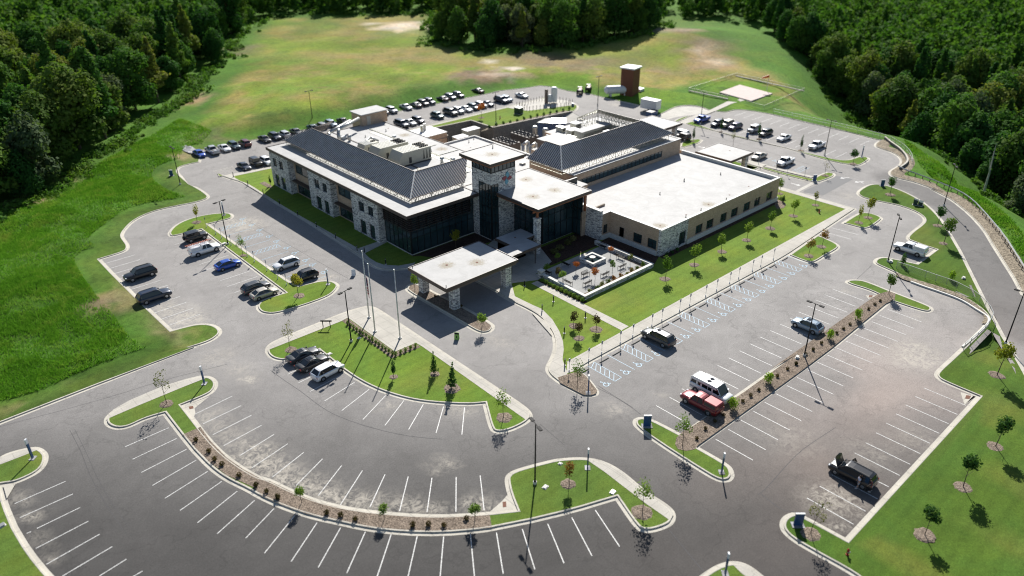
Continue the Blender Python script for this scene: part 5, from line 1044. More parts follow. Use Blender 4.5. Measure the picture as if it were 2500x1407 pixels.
def bollard():
    r=empty('bollard_light',label='x',cat='bollard light'); m=MB(); m.tube((0,0,0),(0,0,.06),.2,n=12); m.build('foot',MT['precast'],r); m=MB(); m.tube((0,0,.06),(0,0,1.0),.085,n=10); m.build('post',MT['black_metal'],r); m=MB(); m.tube((0,0,1.0),(0,0,1.1),.07,n=10); m.build('lens',MT['lamp_clear'],r); m=MB(); m.tube((0,0,1.1),(0,0,1.16),.095,n=10); m.build('cap',MT['black_metal'],r); return r
bo=bollard(); U=[False]
BP=[('C',1163,705,'black bollard light beside the portico paving'),('C',1410,840,'black bollard light by the planted courtyard wall path'),('C',1313,918,'black bollard light on the inner side of the curved walk'),('C',1684,980,'black bollard light near the cross path junction'),('C',1503,1112,'black bollard light beside the three bronze trees'),('C',1508,1388,'black bollard light at the tip of the curved walk'),
 ('H2',210,832,'black bollard light on the shaded west lawn, farthest'),('H2',425,965,'black bollard light on the shaded west lawn, second from far'),('H2',645,1100,'black bollard light on the shaded west lawn, by the dark drain cover'),('H2',875,1238,'black bollard light on the shaded west lawn, fourth from far'),('H2',1128,1385,'black bollard light on the left side of the cross path'),('H2',1215,1405,'black bollard light on the right side of the cross path'),('H3',237,1110,'black bollard light on the lawn below the glass corner'),
 ('G3',710,975,'black bollard light by the striped loading bay'),('A',16,715,'black bollard light at the edge of the sunny west lawn'),('A',122,778,'black bollard light where the wing shadow starts')]
for fr,x,y,lab in BP: X,Y=at(fr,x,y); place(bo,U,(X,Y,.13),0,lab,'bollard light','black bollard lights by the walks')
def hydrant(x,y,lab):
    r=empty('fire_hydrant',(x,y,.13),.5,lab,'fire hydrant','red fire hydrants'); m=MB(); m.tube((0,0,0),(0,0,.08),.17,n=10); m.tube((0,0,.08),(0,0,.62),.12,n=10); m.build('barrel',MT['hydrant_red'],r,world=False)
    m=MB(); m.tube((0,0,.62),(0,0,.72),.15,.12,n=10); m.tube((0,0,.72),(0,0,.85),.12,.03,n=10); m.build('bonnet',MT['hydrant_red'],r,world=False); m=MB(); m.tube((-.22,0,.45),(.22,0,.45),.06,n=8); m.tube((0,-.22,.42),(0,0,.42),.08,n=8); m.build('nozzle',MT['galvanised'],r,world=False)
X,Y=at('O',2067.7,1357); hydrant(X,Y,'red fire hydrant on the lower right lawn'); X,Y=at('G2',420,342); hydrant(X,Y,'red fire hydrant on the lawn by the long walk corner'); X,Y=at('E',1503,505); hydrant(X,Y,'small red fire hydrant on the rear grass strip')
def util(x,y,sx,sy,h,mat,lab,cat='utility box',name='utility_box',grp=None):
    r=empty(name,(x,y,.12),.2,lab,cat,grp); m=MB(); m.box(-sx/2-.1,-sy/2-.1,0,sx/2+.1,sy/2+.1,.06); m.build('pad',MT['precast'],r,world=False); m=MB(); m.box(-sx/2,-sy/2,.06,sx/2,sy/2,h*.9); m.build('cabinet',MT[mat],r,world=False); m=MB(); m.add([(-sx/2-.03,-sy/2-.03,h*.9),(sx/2+.03,-sy/2-.03,h*.9),(sx/2+.03,sy/2+.03,h),(-sx/2-.03,sy/2+.03,h),(-sx/2-.03,sy/2+.03,h*.9),(sx/2+.03,sy/2+.03,h*.9)],[(0,1,2,3),(0,3,4),(1,5,2),(2,5,4,3)]); m.build('lid',MT[mat],r,world=False)
for fr,x,y,sx,sy,h,mt_,lab in (('G2',1080,285,.9,.9,1.2,'dark_green','left dark green utility cabinet on the outer lawn'),('G2',1115,290,1.3,.9,.9,'dark_green','right dark green utility cabinet on the outer lawn'),('E',1665,458,2.2,2.2,1.9,'dark_green','large dark green transformer cabinet on the rear grass strip'),
 ('G2',912,680,.6,.45,.4,'unit_white','small white utility box at the foot of the lawn tip lamp'),('G2',1412,792,.5,.4,.3,'unit_white','small white utility box on the narrow lawn by the ring road'),('G2',270,1340,.6,.4,.35,'unit_white','small white utility box on the long mulch bed'),('F2',1222,522,.8,.4,.3,'unit_white','small white utility box at the foot of the thin island lamp'),
 ('F6',332,864,.6,.4,.15,'unit_white','white cover box on the curved lawn left of the orange tree'),('F6',747,896,.6,.4,.15,'duct_steel','grey cover box on the curved lawn right of the orange tree'),('F6',424,720,.3,.3,.15,'unit_white','tiny white cover near the top kerb of the curved lawn'),('F4',640,522,.6,.4,.15,'unit_white','white cover box on the plaza lawn beside the parked cars'),('F4',866,400,.4,.3,.15,'unit_white','small white cover near the plaza lamp'),('F3',12,1103,.7,.5,.2,'duct_steel','grey cover box on the lower left lawn'),('E',2137,395,.7,.7,.9,'sign_blue','small blue box at the end of the rear grass strip')):
    X,Y=at(fr,x,y); util(X,Y,sx*.85,sy*.85,h,mt_ if mt_!='unit_white' else 'precast',lab)
def aframe(x,y,rz,mat,lab):
    r=empty('sandwich_board',(x,y,.01),rz,lab,'sign'); m=MB()
    m.add([(-.33,-.3,0),(.33,-.3,0),(.33,-.03,1.15),(-.33,-.03,1.15),(-.33,-.27,0),(.33,-.27,0),(.33,0,1.15),(-.33,0,1.15)],[(0,1,2,3),(4,7,6,5),(0,3,7,4),(1,5,6,2),(2,6,7,3)]); m.build('front_panel',MT[mat],r,world=False)
    m=MB(); m.add([(-.33,.3,0),(.33,.3,0),(.33,.03,1.15),(-.33,.03,1.15),(-.33,.27,0),(.33,.27,0),(.33,0,1.15),(-.33,0,1.15)],[(0,3,2,1),(4,5,6,7),(0,4,7,3),(1,2,6,5),(2,3,7,6)]); m.build('back_panel',MT[mat],r,world=False)
    return r
flat('sign_lime',(.25,.50,.10),.5)
X,Y=at('F4',1612,400); r=aframe(X,Y,-.9,'sign_lime','green sandwich board with a black top standing on the drop-off loop'); m=MB(); m.add([(-.33,-.12,.85),(.33,-.12,.85),(.33,-.045,1.16),(-.33,-.045,1.16)],[(0,1,2,3)]); m.build('header',MT['black_metal'],r,world=False); m=MB(); m.add([(-.05,-.25,.3),(.07,-.25,.3),(.07,-.16,.65),(-.05,-.16,.65)],[(0,1,2,3)]); m.build('marking',MT['black_metal'],r,world=False)
X,Y=at('F2',2335,782); aframe(X,Y,-.7,'sign_white','white sandwich board on the drive below the shaded walk')
X,Y=at('F4',620,318); r=empty('notice_stand',(X,Y,.13),-.75,'empty black sign frame on two posts at the plaza lawn edge','sign'); 
for s in (-1,1): m=MB(); m.box(s*.55-.05,-.05,0,s*.55+.05,.05,1.05); m.build('post',MT['black_metal'],r,world=False)
m=MB(); m.box(-.85,-.06,1.05,.85,.06,1.25); m.build('rail',MT['black_metal'],r,world=False)
def bench():
    r=empty('bench',label='x',cat='bench'); m=MB()
    for i in range(5): y=-.25+i*.11; m.box(-.75,y,.43,.75,y+.07,.46)
    m.build('seat',MT['black_metal'],r); m=MB()
    for i in range(11): x=-.7+i*.14; m.bar((x,.24,.46),(x,.34,.88),.03)
    m.box(-.75,.33,.86,.75,.37,.90); m.build('backrest',MT['black_metal'],r)
    for s in (-1,1):
        m=MB(); m.bar((s*.75,-.25,0),(s*.75,-.25,.66),.045); m.bar((s*.75,.27,0),(s*.75,.36,.88),.045); m.bar((s*.75,-.27,.66),(s*.75,.33,.66),.05,.04); m.build('arm_frame',MT['black_metal'],r)
    return r
bn=bench(); U=[False]
for x,y,rz,lab in ((1680,500,-.0-math.pi/2+math.pi,'black bench in the courtyard against its rear wall'),(1700,680,math.pi,'black bench in the courtyard nearest the right planting strip'),(1010,830,0,'black bench in the middle of the courtyard paving'),(1375,830,math.pi,'black bench beside the right orange tree'),(680,985,math.pi/2,'black bench against the courtyard front wall'),(1040,1000,math.pi,'black bench by the courtyard front corner planting'),(640,640,math.pi/2,'black bench in the shaded part of the courtyard'),(1330,300,-math.pi/2,'black bench in the far shaded courtyard corner'),(280,790,math.pi/2,'black bench behind the courtyard gate pillar')):
    X,Y=at('J1',x,y); place(bn,U,(X,Y,.165),rz,lab,'bench','black metal courtyard benches')
# courtyard walls, pillar and fountain
cw=wall_thing('courtyard_wall',[(80.6,81.2),(80.2,71.2),(97.1,71.1),(97.05,84.2)],.1,.80,.42,MT['stone'],'low ledge stone wall with white coping around the bench courtyard','wall',MT['precast'])
r=empty('gate_pillar',(80.6,81.6,.1),0,'short square stone pillar with white cap at the courtyard entrance','pillar'); m=MB(); m.box(80.2,81.2,.1,81.0,82.0,1.35); m.build('shaft',MT['stone'],r); m=MB(); m.box(80.1,81.1,1.35,81.1,82.1,1.48); m.add([(80.1,81.1,1.48),(81.1,81.1,1.48),(81.1,82.1,1.48),(80.1,82.1,1.48),(80.6,81.6,1.62)],[(0,1,4),(1,2,4),(2,3,4),(3,0,4)]); m.build('cap',MT['precast'],r)
r=empty('fountain',(91.2,79.6,.1),0,'square stone fountain basin with white rim in the courtyard','fountain'); a0,a1,b0,b1=89.6,93.0,78.0,81.3; m=MB(); e=.35
for q in ((a0,b0,a1,b0+e),(a0,b1-e,a1,b1),(a0,b0+e,a0+e,b1-e),(a1-e,b0+e,a1,b1-e)): m.box(q[0],q[1],.15,q[2],q[3],.75)
m.build('basin_wall',MT['stone'],r); m=MB(); k=.06
for q in ((a0-k,b0-k,a1+k,b0+e),(a0-k,b1-e,a1+k,b1+k),(a0-k,b0+e,a0+e,b1-e),(a1-e,b0+e,a1+k,b1-e)): m.box(q[0],q[1],.752,q[2],q[3],.85)
m.build('rim',MT['precast'],r); t=NT('fountain_water'); MT['water']=t.done((.02,.035,.04),.04); m=MB(); m.box(a0+e,b0+e,.3,a1-e,b1-e,.5); m.build('water',MT['water'],r); m=MB(); m.tube((91.2,79.6,.4),(91.2,79.6,.95),.16,n=10); m.tube((91.2,79.6,.95),(91.2,79.6,1.12),.2,.55,n=14); m.build('bowl',MT['unit_dark'],r)
# ---- fences, guard rail
def fence(path,h,label,name='chain_link_fence',cat='fence',step=3.0,z0=0.13,mat='galvanised',zf=None,mesh=True,mid=False):
    r=empty(name,(path[0][0],path[0][1],z0),0,label,cat); pts=[];acc=0
    for a,b in zip(path,path[1:]):
        L=math.hypot(b[0]-a[0],b[1]-a[1]); n=max(1,round(L/step)) if L>step*.7 else 1
        for i in range(n): pts.append((a[0]+(b[0]-a[0])*i/n,a[1]+(b[1]-a[1])*i/n))
    pts.append(path[-1]); out=[pts[0]]
    for p in pts[1:]:
        if math.hypot(p[0]-out[-1][0],p[1]-out[-1][1])>step*.6 or p==pts[-1]: out.append(p)
    g=lambda x,y:(zf(x,y) if zf else z0)
    for x,y in out[:100]: m=MB(); m.tube((x,y,g(x,y)),(x,y,g(x,y)+h),.04,n=6); m.build('post',MT[mat],r)
    m=MB()
    for a,b in zip(out,out[1:]):
        m.bar((*a,g(*a)+h),(*b,g(*b)+h),.06)
        if mid: m.bar((*a,g(*a)+h*.5),(*b,g(*b)+h*.5),.05)
    m.build('rail',MT[mat],r)
    if mesh:
        m=MB()
        for a,b in zip(out,out[1:]): m.add([(*a,g(*a)+.03),(*b,g(*b)+.03),(*b,g(*b)+h-.03),(*a,g(*a)+h-.03)],[(0,1,2,3)])
        m.build('mesh_panel',MT['chain'],r)
    return r
fence(smooth_poly(P("G2 950,722 1050,752 1180,800 1330,850 1450,905 1540,975 1598,1050 1605,1085 1570,1140 1500,1210 1410,1285"),1,False),1.2,'chain link fence along the curved wall of the right car park',step=2.6)
EF=smooth_poly(P("D 1200,403 1500,472 1800,540 2000,592 2060,600 2120,640 2180,675 2235,735 2245,790"),1,False)
fence(offset(EF,-.6,False),1.3,'galvanised rail fence above the east car park kerb',name='rail_fence',step=3,mesh=False,mid=True)
GRP=offset(smooth_poly(P("G6 425,825 500,862 600,897 750,955 900,1020 1000,1090 1100,1200 1200,1320 1262,1407 G2 1829,775 1870,860 1900,960"),1,False),-.1,False)
r=empty('guard_rail',(*GRP[0],.15),0,'long galvanised guard rail curving beside the ring road','guard rail'); m=MB(); prof=[(0,.50),(.07,.56),(0,.62),(.07,.68),(0,.76)]
rows=[offset(GRP,-.3+d,False) for d,_ in prof]; n=len(GRP)
for k_ in range(4): m.add([(*p,prof[k_][1]+.2) for p in rows[k_]]+[(*p,prof[k_+1][1]+.2) for p in rows[k_+1]],[(i,i+1,i+1+n,i+n) for i in range(n-1)])
m.build('beam',MT['galvanised'],r); acc=0; last=None
for a,b in zip(GRP,GRP[1:]):
    L=math.hypot(b[0]-a[0],b[1]-a[1]); t_=0
    while acc+ (L-t_)>=1.9:
        t_+=1.9-acc; acc=0; x=a[0]+(b[0]-a[0])*t_/L; y=a[1]+(b[1]-a[1])*t_/L; m=MB(); m.box(x-.07,y-.07,.1,x+.07,y+.07,.95); m.build('post',MT['soffit_brown'],r)
    acc+=L-t_
HF=P("D 565,235 925,122 1445,238 1140,372 865,300"); hz=lambda x,y:.35
fence([HF[4],HF[0],HF[1]],1.0,'low pale fence on the near and left sides of the helipad lawn',name='helipad_fence',mesh=True,z0=.35,mat='pale_steel'); fence([HF[1],HF[2],HF[3],at('D',1000,335)],1.0,'low pale fence on the far and right sides of the helipad lawn',name='helipad_fence',mesh=True,z0=.35,mat='pale_steel')
m=MB()
for a,b in ((HF[4],HF[0]),(HF[1],HF[2])): m.bar((*a,.45),(*b,.45),.5,.25)
st(m.build('kerb',MT['kerb_concrete']))
HP=P("D 800,245 955,188 1205,255 1042,312"); t=NT('helipad_surface'); f=t.noise(1.2,5,.7); MT['helipad']=t.done(t.mix(1.0,(.62,.52,.48),t.ramp(f,[(.3,.85),(.7,1.08)]),'MULTIPLY'),.9)
mb=MB(); mb.prism(HP,.05,.42); st(mb.build('helipad',MT['helipad']))
X,Y=at('D',1160,235); r=empty('windsock',(X,Y,.4),0,'orange windsock on a white pole at the helipad corner','windsock'); m=MB(); m.tube((X,Y,.4),(X,Y,5),.07,n=8); m.build('pole',MT['white_paint'],r); m=MB(); m.tube((X+.1,Y,4.9),(X-1.4,Y+1.4,4.3),.42,.22,n=10); m.build('sock',MT['safety_orange'],r)
# gas tank compound
comp=[(150.5,158.2),(151,164.2),(163.5,164.0),(165,155.0),(160.5,154.0)]; i=0
for a,b in zip(comp,comp[1:]+comp[:1]):
    L=math.hypot(b[0]-a[0],b[1]-a[1]); n=int(L/1.05)
    for k_ in range(n):
        x=a[0]+(b[0]-a[0])*k_/n; y=a[1]+(b[1]-a[1])*k_/n; m=MB(); m.tube((x,y,.12),(x,y,1.5),.07,n=6); m.tube((x,y,1.5),(x,y,1.56),.05,n=6); o=m.build('safety_post',MT['sign_gold'] if 'sign_gold' in MT else MT['fascia']); tag(o,'upright post in the ring of posts around the rear gas tanks','post','safety posts around the gas tanks')
X,Y=at('E',1972,368); tank(X,Y,.15,4.9,.95,'tall white gas tank in the rear post compound','gas_tank','unit_white'); X,Y=at('E',1935,372); tank(X,Y,.15,2.8,.6,'short white gas tank beside the tall one','gas_tank','unit_white')
X,Y=at('E',1905,372); t_=empty('vaporiser_tower',(X,Y,.15),0,'slim brown vaporiser tower beside the tall white tank','tower'); m=MB(); m.box(X-.35,Y-.35,.15,X+.35,Y+.35,4.3); 
m.build('fin_stack',MT['soffit_brown'],t_)
# red brick shaft, propane tank, trailer, skip, tractor
X,Y=at('D',112,262); r=empty('brick_shaft',(X,Y,.2),.2,'tall red brown brick shaft with white cap in the rear field','tower'); m=MB(); m.box(-2.1,-2.1,0,2.1,2.1,8.2); m.build('shaft',MT['rust'],r,world=False); m=MB(); m.box(-2.5,-2.5,8.2,2.5,2.5,8.6); m.build('cap',MT['unit_white'],r,world=False)
X,Y=at('D',190,245); util(X,Y,2.5,2,1.6,'unit_white','white machine on a slab beside the red brick shaft','machine','field_machine')
X,Y=at('D',20,268); r=empty('propane_tank',(X,Y,.2),-.6,'long white horizontal gas tank lying left of the red brick shaft','tank'); m=MB(); m.tube((-3.4,0,1.9),(3.4,0,1.9),1.25,n=18); m.tube((3.4,0,1.9),(4.1,0,1.9),1.25,.5,n=18); m.tube((-4.1,0,1.9),(-3.4,0,1.9),.5,1.25,n=18); m.build('shell',MT['unit_white'],r,world=False)
for s in (-2.2,2.2): m=MB(); m.box(s-.25,-1,0,s+.25,1,.9); m.build('saddle',MT['precast'],r,world=False)
X,Y=at('D',272,382); r=empty('box_trailer',(X,Y,0),.1,'white box trailer parked by the rear lawn','trailer'); m=MB(); m.box(-1.35,-2.6,.9,1.35,2.6,3.5); m.build('box',MT['unit_white'],r,world=False)
for sx in (-1,1):
    for yy in (-1.2,-.2): m=MB(); m.tube((sx*1.5,yy,.45),(sx*1.1,yy,.45),.45,n=12); m.build('wheel',MT['rubber'],r,world=False)
X,Y=at('D',285,418); r=empty('waste_skip',(X,Y,0),.1,'blue waste skip in front of the white trailer','skip'); m=MB(); m.add([(-1.5,-.8,.1),(1.5,-.8,.1),(1.5,.8,.1),(-1.5,.8,.1),(-1.7,-1.0,1.4),(1.7,-1.0,1.4),(1.7,1.0,1.4),(-1.7,1.0,1.4)],[(0,3,2,1),(0,1,5,4),(1,2,6,5),(2,3,7,6),(3,0,4,7)]); m.build('body',MT['steel_blue2'] if 'steel_blue2' in MT else MT['sign_blue'],r,world=False); m=MB(); m.box(-1.7,-1.0,1.4,1.7,1.0,1.5); m.build('lid',MT['unit_dark'],r,world=False)
for k_,(fx,fy,s,lab) in enumerate(((2200,285,1.0,'red tractor parked at the edge of the rear road'),(2275,262,.9,'second red tractor just behind the first'))):
    X,Y=at('E',fx,fy); r=empty('tractor',(X,Y,0),.6,lab,'tractor','red tractors by the rear road'); m=MB(); m.box(-.2,-.45,.7,1.9,.45,1.4); m.build('bonnet',MT['hydrant_red'],r,world=False); m=MB(); m.box(-1.6,-.7,1.0,-.25,.7,1.5); m.box(-1.4,-.65,2.3,-.2,.65,2.4); m.bar((-1.3,-.6,1.5),(-1.3,-.6,2.3),.07); m.bar((-1.3,.6,1.5),(-1.3,.6,2.3),.07); m.bar((-.3,-.6,1.5),(-.3,-.6,2.3),.07); m.bar((-.3,.6,1.5),(-.3,.6,2.3),.07); m.build('cab',MT['unit_dark'],r,world=False)
    for sx,sy,rr in ((-.9,.75,.85),(-.9,-.75,.85),(1.4,.6,.5),(1.4,-.6,.5)): m=MB(); m.tube((sx,sy-.15,rr),(sx,sy+.15,rr),rr,n=16); m.build('wheel',MT['rubber'],r,world=False)
rr_=MB(); random.seed(5)
RP=smooth_poly(P("F1 1190,985 1240,972 1300,1005 1372,1052 1350,1070 1285,1062 1225,1022"),1)
sheet('rip_rap_bed',RP,MT['rip_rap'],lambda X,Y:.30+vnoise(X,Y,.7,4)*.3,(),gridin(RP,.7))
# ------------------------------------------------------------------ vehicles
def paint(name,c,metal=.25):
    k='car_paint_'+name
    if k in MT: return MT[k]
    t=NT(k); t.b.inputs['Coat Weight'].default_value=.8; t.b.inputs['Coat Roughness'].default_value=.05; MT[k]=t.done(c,.35,metal); return MT[k]
PC={'black':(.010,.011,.013),'navy':(.014,.024,.050),'charcoal':(.045,.050,.055),'silver':(.42,.44,.46),'white':(.80,.81,.82),'blue':(.010,.075,.42),'red':(.17,.010,.016),'beige':(.45,.42,.36),'darkred':(.10,.012,.018),
 'bluegrey':(.22,.29,.36),'teal':(.03,.07,.09),'grey':(.16,.17,.18),'purple':(.035,.02,.07),'pickupgrey':(.13,.125,.12)}
# kind: L, W, belt, roof, hood, cowl x, windscreen-top x, rear-glass-top x, rear-glass-bottom x, deck z, wheel radius, clearance  (x as fraction of length from centre, + = front)
KD={'sedan':(4.8,1.84,.92,1.43,.84,.235,.07,-.17,-.36,.98,.335,.20),'hatch':(4.5,1.78,.93,1.46,.86,.26,.08,-.24,-.45,.98,.33,.19),'suv':(4.65,1.88,1.03,1.66,.97,.255,.11,-.34,-.47,1.06,.37,.24),
 'bigsuv':(5.3,2.02,1.15,1.86,1.09,.235,.12,-.39,-.475,1.18,.41,.28),'jeep':(4.2,1.88,1.15,1.85,1.10,.17,.13,-.42,-.45,1.15,.41,.34),'minivan':(5.1,1.98,1.08,1.76,.98,.30,.14,-.42,-.475,1.15,.36,.2),
 'van':(5.6,2.0,1.28,2.22,1.10,.36,.24,-.46,-.485,1.35,.38,.28),'pickup':(5.6,2.0,1.17,1.86,1.10,.22,.13,-.10,-.14,1.17,.41,.32),'captruck':(5.6,2.0,1.17,1.88,1.10,.22,.13,-.10,-.14,1.17,.41,.32)}
def car_parts(kind,color,opts=()):
    L,W,zb,zr,zh,cx,wx,rx,rb,zd,wr,gc=KD[kind]; w=W/2; pm=paint(color,PC[color]); boxy=kind in('jeep','van'); out=[]
    def loft(secs,close=True):
        n=len(secs[0]); vs=[p for s in secs for p in s]; fs=[(i*n+j,i*n+(j+1)%n,(i+1)*n+(j+1)%n,(i+1)*n+j) for i in range(len(secs)-1) for j in range(n)]
        fs+= [tuple(range(n-1,-1,-1)),tuple(range((len(secs)-1)*n,len(secs)*n))]; m=MB(); m.add(vs,fs); return m
    def sec(x,ws,z0,zs,crown=.03,rs=.10):
        h=[(0,z0),(ws*.86,z0),(ws*.97,z0+.13),(ws,z0+.32*(zs-z0)+.08),(ws*.99,zs-rs),(ws*.93,zs-.02),(ws*.55,zs+crown),(0,zs+crown*1.4)]
        return [(x,-y,z) for y,z in h]+[(x,y,z) for y,z in h[::-1][1:-1]]
    p=kind in('pickup','captruck'); fr=.90 if not boxy else .97
    st_=[(-.5,w*.86,gc+.16,zd-.16),(-.485,w*.95,gc+.05,zd-.04),(-.43,w,gc,zd if not p else zb),(rb,w,gc,zb if p else max(zd,zb)),(rx,w,gc,zb+.01),(0,w,gc,zb),(wx,w,gc,zb-.005),(cx,w*.995,gc,zh+.035),(.33,w*.985,gc,zh),(.43,w*.95,gc+.02,zh-.06 if not boxy else zh-.01),(.475,w*fr,gc+.06,zh-.16 if not boxy else zh-.05),(.5,w*fr*.88,gc+.14,zh-.32 if not boxy else zh-.12)]
    if kind=='sedan': st_=[(-.5,w*.86,gc+.16,.82),(-.485,w*.93,gc+.05,.93),(-.43,w*.97,gc,.97)]+st_[3:]
    st_.sort(key=lambda s:s[0]); out.append(('body',loft([sec(x*L,a,b,c) for x,a,b,c in st_]),pm,True))
    # greenhouse (glass) and painted roof with pillars
    def gsec(x,zt,k=1.0):
        yb,yt=w*.89*k,w*(.68 if not boxy else .84); return [(x,-yb,zb-.06),(x,yb,zb-.06),(x,yt*k,zt-.06),(x,yt*.9*k,zt),(x,-yt*.9*k,zt),(x,-yt*k,zt-.06)]
    zg=zr-.03
    out.append(('window',loft([gsec(rb*L,zb,.95),gsec(rx*L,zg-.02),gsec(-.08*L if not p else (rx+wx)/2*L,zg),gsec(wx*L,zg-.02),gsec(cx*L,zh,.96)]),MT['cglass'],False))
    yt=w*(.70 if not boxy else .86); xs=[rx*L-.05,rx*L+.25,0 if not p else (rx+wx)/2*L,wx*L-.12,wx*L+.02]; zs=[zr-.07,zr-.01,zr+.01,zr-.01,zr-.05]
    if kind=='van': zs=[zr-.1,zr+.02,zr+.02,zr-.04,zr-.22]
    rm=loft([[(x,-yt,z-.07),(x,yt,z-.07),(x,yt*.95,z-.01),(x,yt*.5,z+.02),(x,-yt*.5,z+.02),(x,-yt*.95,z-.01)] for x,z in zip(xs,zs)])
    yb=w*.905
    for s in (-1,1):
        rm.bar((cx*L*.97,s*yb*.97,zb-.02),(wx*L,s*yt*.97,zr-.08),.08,.05); rm.bar((rb*L,s*yb*.96,zb),(rx*L,s*yt*.97,zr-.09),.16,.06)
        px=[.02] if p else ([] if not boxy else [.0])
        for q in px: rm.bar((q*L,s*yb,zb-.02),(q*L-.03,s*yt*.98,zr-.07),.07,.05)
        if kind=='van':
            for q in (-.18,-.30,.12): rm.bar((q*L,s*yb,zb-.02),(q*L-.02,s*yt*.98,zr-.5),.22,.06)
            rm.add([(rx*L,s*(yb+.005),zb+.55),(wx*L-.1,s*(yb-.02),zb+.5),(wx*L-.1,s*yt,zr-.06),(rx*L,s*yt,zr-.06)],[(0,1,2,3) if s<0 else (3,2,1,0)])
    out.append(('roof_panel',rm,pm,False))
    for s in (-1,1):
        for x in (.305,-.305 if kind!='minivan' else -.32):
            tm=MB(); tm.tube((x*L,s*(w-.22),wr),(x*L,s*(w+.012),wr),wr,n=16); hm=MB(); hm.tube((x*L,s*(w+.0),wr),(x*L,s*(w+.026),wr),wr*.62,wr*.55,n=10); am=MB(); am.tube((x*L,s*(w-.30),wr+.02),(x*L,s*(w+.006),wr+.02),wr*1.17,n=18)
            out.append(('wheel',tm,MT['rubber'],False,('rim',hm,MT['alloy']))); out.append(('wheel_arch',am,MT['unit_dark'],False))
        m=MB(); m.box(L*.455,min(s*w*.55,s*w*.86),zh-.30,L*.492,max(s*w*.55,s*w*.86),zh-.14); out.append(('headlight',m,MT['lamp_clear'],False))
        m=MB(); m.box(-L*.498,min(s*w*.66,s*w*.93),zd-.32,-L*.47,max(s*w*.66,s*w*.93),zd-.08); out.append(('tail_light',m,MT['lamp_red'],False))
        m=MB(); m.box(cx*L*.86,min(s*w*.95,s*(w+.17)),zb-.02,cx*L*.86+.14,max(s*w*.95,s*(w+.17)),zb+.13); out.append(('mirror',m,pm,False))
    m=MB(); m.box(L*.487,-w*.45,gc+.22,L*.503,w*.45,zh-.28); out.append(('grille',m,MT['unit_dark'],False))
    m=MB(); m.box(-L*.5+.0,-w*.8,gc+.06,-L*.5+.09,w*.8,gc+.22); out.append(('bumper',m,MT['unit_dark'] if color not in('white',) else pm,False))
    if kind=='pickup' :
        m=MB(); m.box(-.475*L,-w*.80,zb-.02,rb*L-.05,w*.80,zb+.035); out.append(('bed',m,MT['unit_dark'],False)); m=MB(); m.box(-.49*L,-w*.95,zb+.0,rb*L-.02,-w*.80,zb+.06); m.box(-.49*L,w*.80,zb,rb*L-.02,w*.95,zb+.06); m.box(-.495*L,-w*.8,zb,-.475*L,w*.8,zb+.06); out.append(('bed_rail',m,pm,False))
    if kind=='captruck':
        m=loft([[(x,-w*.92,zb),(x,w*.92,zb),(x,w*.82,zt-.05),(x,w*.7,zt),(x,-w*.7,zt),(x,-w*.82,zt-.05)] for x,zt in ((-.485*L,zr-.12),(-.46*L,zr-.02),(rb*L-.03,zr-.0))]); out.append(('bed_cap',m,pm,False))
        for s in (-1,1): m=MB(); m.add([(-.45*L,s*w*.915,zb+.12),(rb*L-.2,s*w*.915,zb+.12),(rb*L-.2,s*w*.85,zr-.18),(-.45*L,s*w*.85,zr-.18)],[(0,1,2,3)]); out.append(('cap_window',m,MT['cglass'] if color!='white' else MT['unit_white'],False))
    if 'sunroof' in opts: m=MB(); m.box(wx*L-.95,-.35,zr+.0,wx*L-.35,.35,zr+.035); out.append(('sunroof',m,MT['cglass'],False))
    if 'rails' in opts:
        for s in (-1,1): m=MB(); m.bar((rx*L+.2,s*yt*.86,zr+.06),(wx*L-.3,s*yt*.86,zr+.06),.05); out.append(('roof_rail',m,MT['unit_dark'],False))
    if 'stripes' in opts:
        for s in (-1,1):
            for dz in (.0,.13): m=MB(); m.box(-.47*L,min(s*w,s*(w+.012)),gc+.42+dz,.44*L,max(s*w,s*(w+.012)),gc+.47+dz); out.append(('side_stripe',m,MT['steel_blue'],False))
        m=MB(); m.box(-.5,-.55,zr+.02,.0,-.1,zr+.10); m.box(-.5,.1,zr+.02,0,.55,zr+.10); out.append(('roof_hatch',m,MT['cglass'],False))
    if 'spare' in opts: m=MB(); m.tube((-.5*L,0,1.0),(-.5*L-.22,0,1.0),.38,n=16); out.append(('spare_wheel',m,MT['rubber'],False))
    if 'rack' in opts:
        m=MB()
        for x in (-2.2,-.9,.2): m.bar((x,-w*.8,zr+.18),(x,w*.8,zr+.18),.05); m.bar((x,-w*.78,zr-.05),(x,-w*.78,zr+.18),.05); m.bar((x,w*.78,zr-.05),(x,w*.78,zr+.18),.05)
        out.append(('ladder_rack',m,MT['galvanised'],False))
    return out
CARP={}
def car(kind,color,x,y,rz,label,opts=(),grp=None):
    key=(kind,color,tuple(opts))
    if key not in CARP:
        r=empty(kind_name(kind),label='x',cat='car'); CARP[key]=r
        for it in car_parts(kind,color,opts):
            o=it[1].build(it[0],it[2],r,smooth=it[3])
            if len(it)>4: it[4][1].build(it[4][0],it[4][2],o)
    else: r=copy_tree(CARP[key])
    r.location=(x,y,.006); r.rotation_euler=(0,0,rz); r['label']=label; r['category']={'pickup':'pickup truck','captruck':'pickup truck','van':'van','minivan':'minivan','jeep':'off-roader','suv':'suv','bigsuv':'suv'}.get(kind,'car')
    if grp: r['group']=grp
    return r
def kind_name(k): return {'sedan':'saloon_car','hatch':'hatchback_car','suv':'suv_car','bigsuv':'large_suv','jeep':'off_roader','minivan':'minivan','van':'camper_van','pickup':'pickup_truck','captruck':'pickup_truck'}[k]
PI=math.pi; GRP_='cars parked in the car parks'
def c(kind,color,fr,x,y,rz,label,opts=()): X,Y=at(fr,x,y); return car(kind,color,X,Y,rz,label,opts,GRP_)
c('bigsuv','black','F2',508,800,PI,'big black SUV alone in the far left row facing the bank',('rails',))
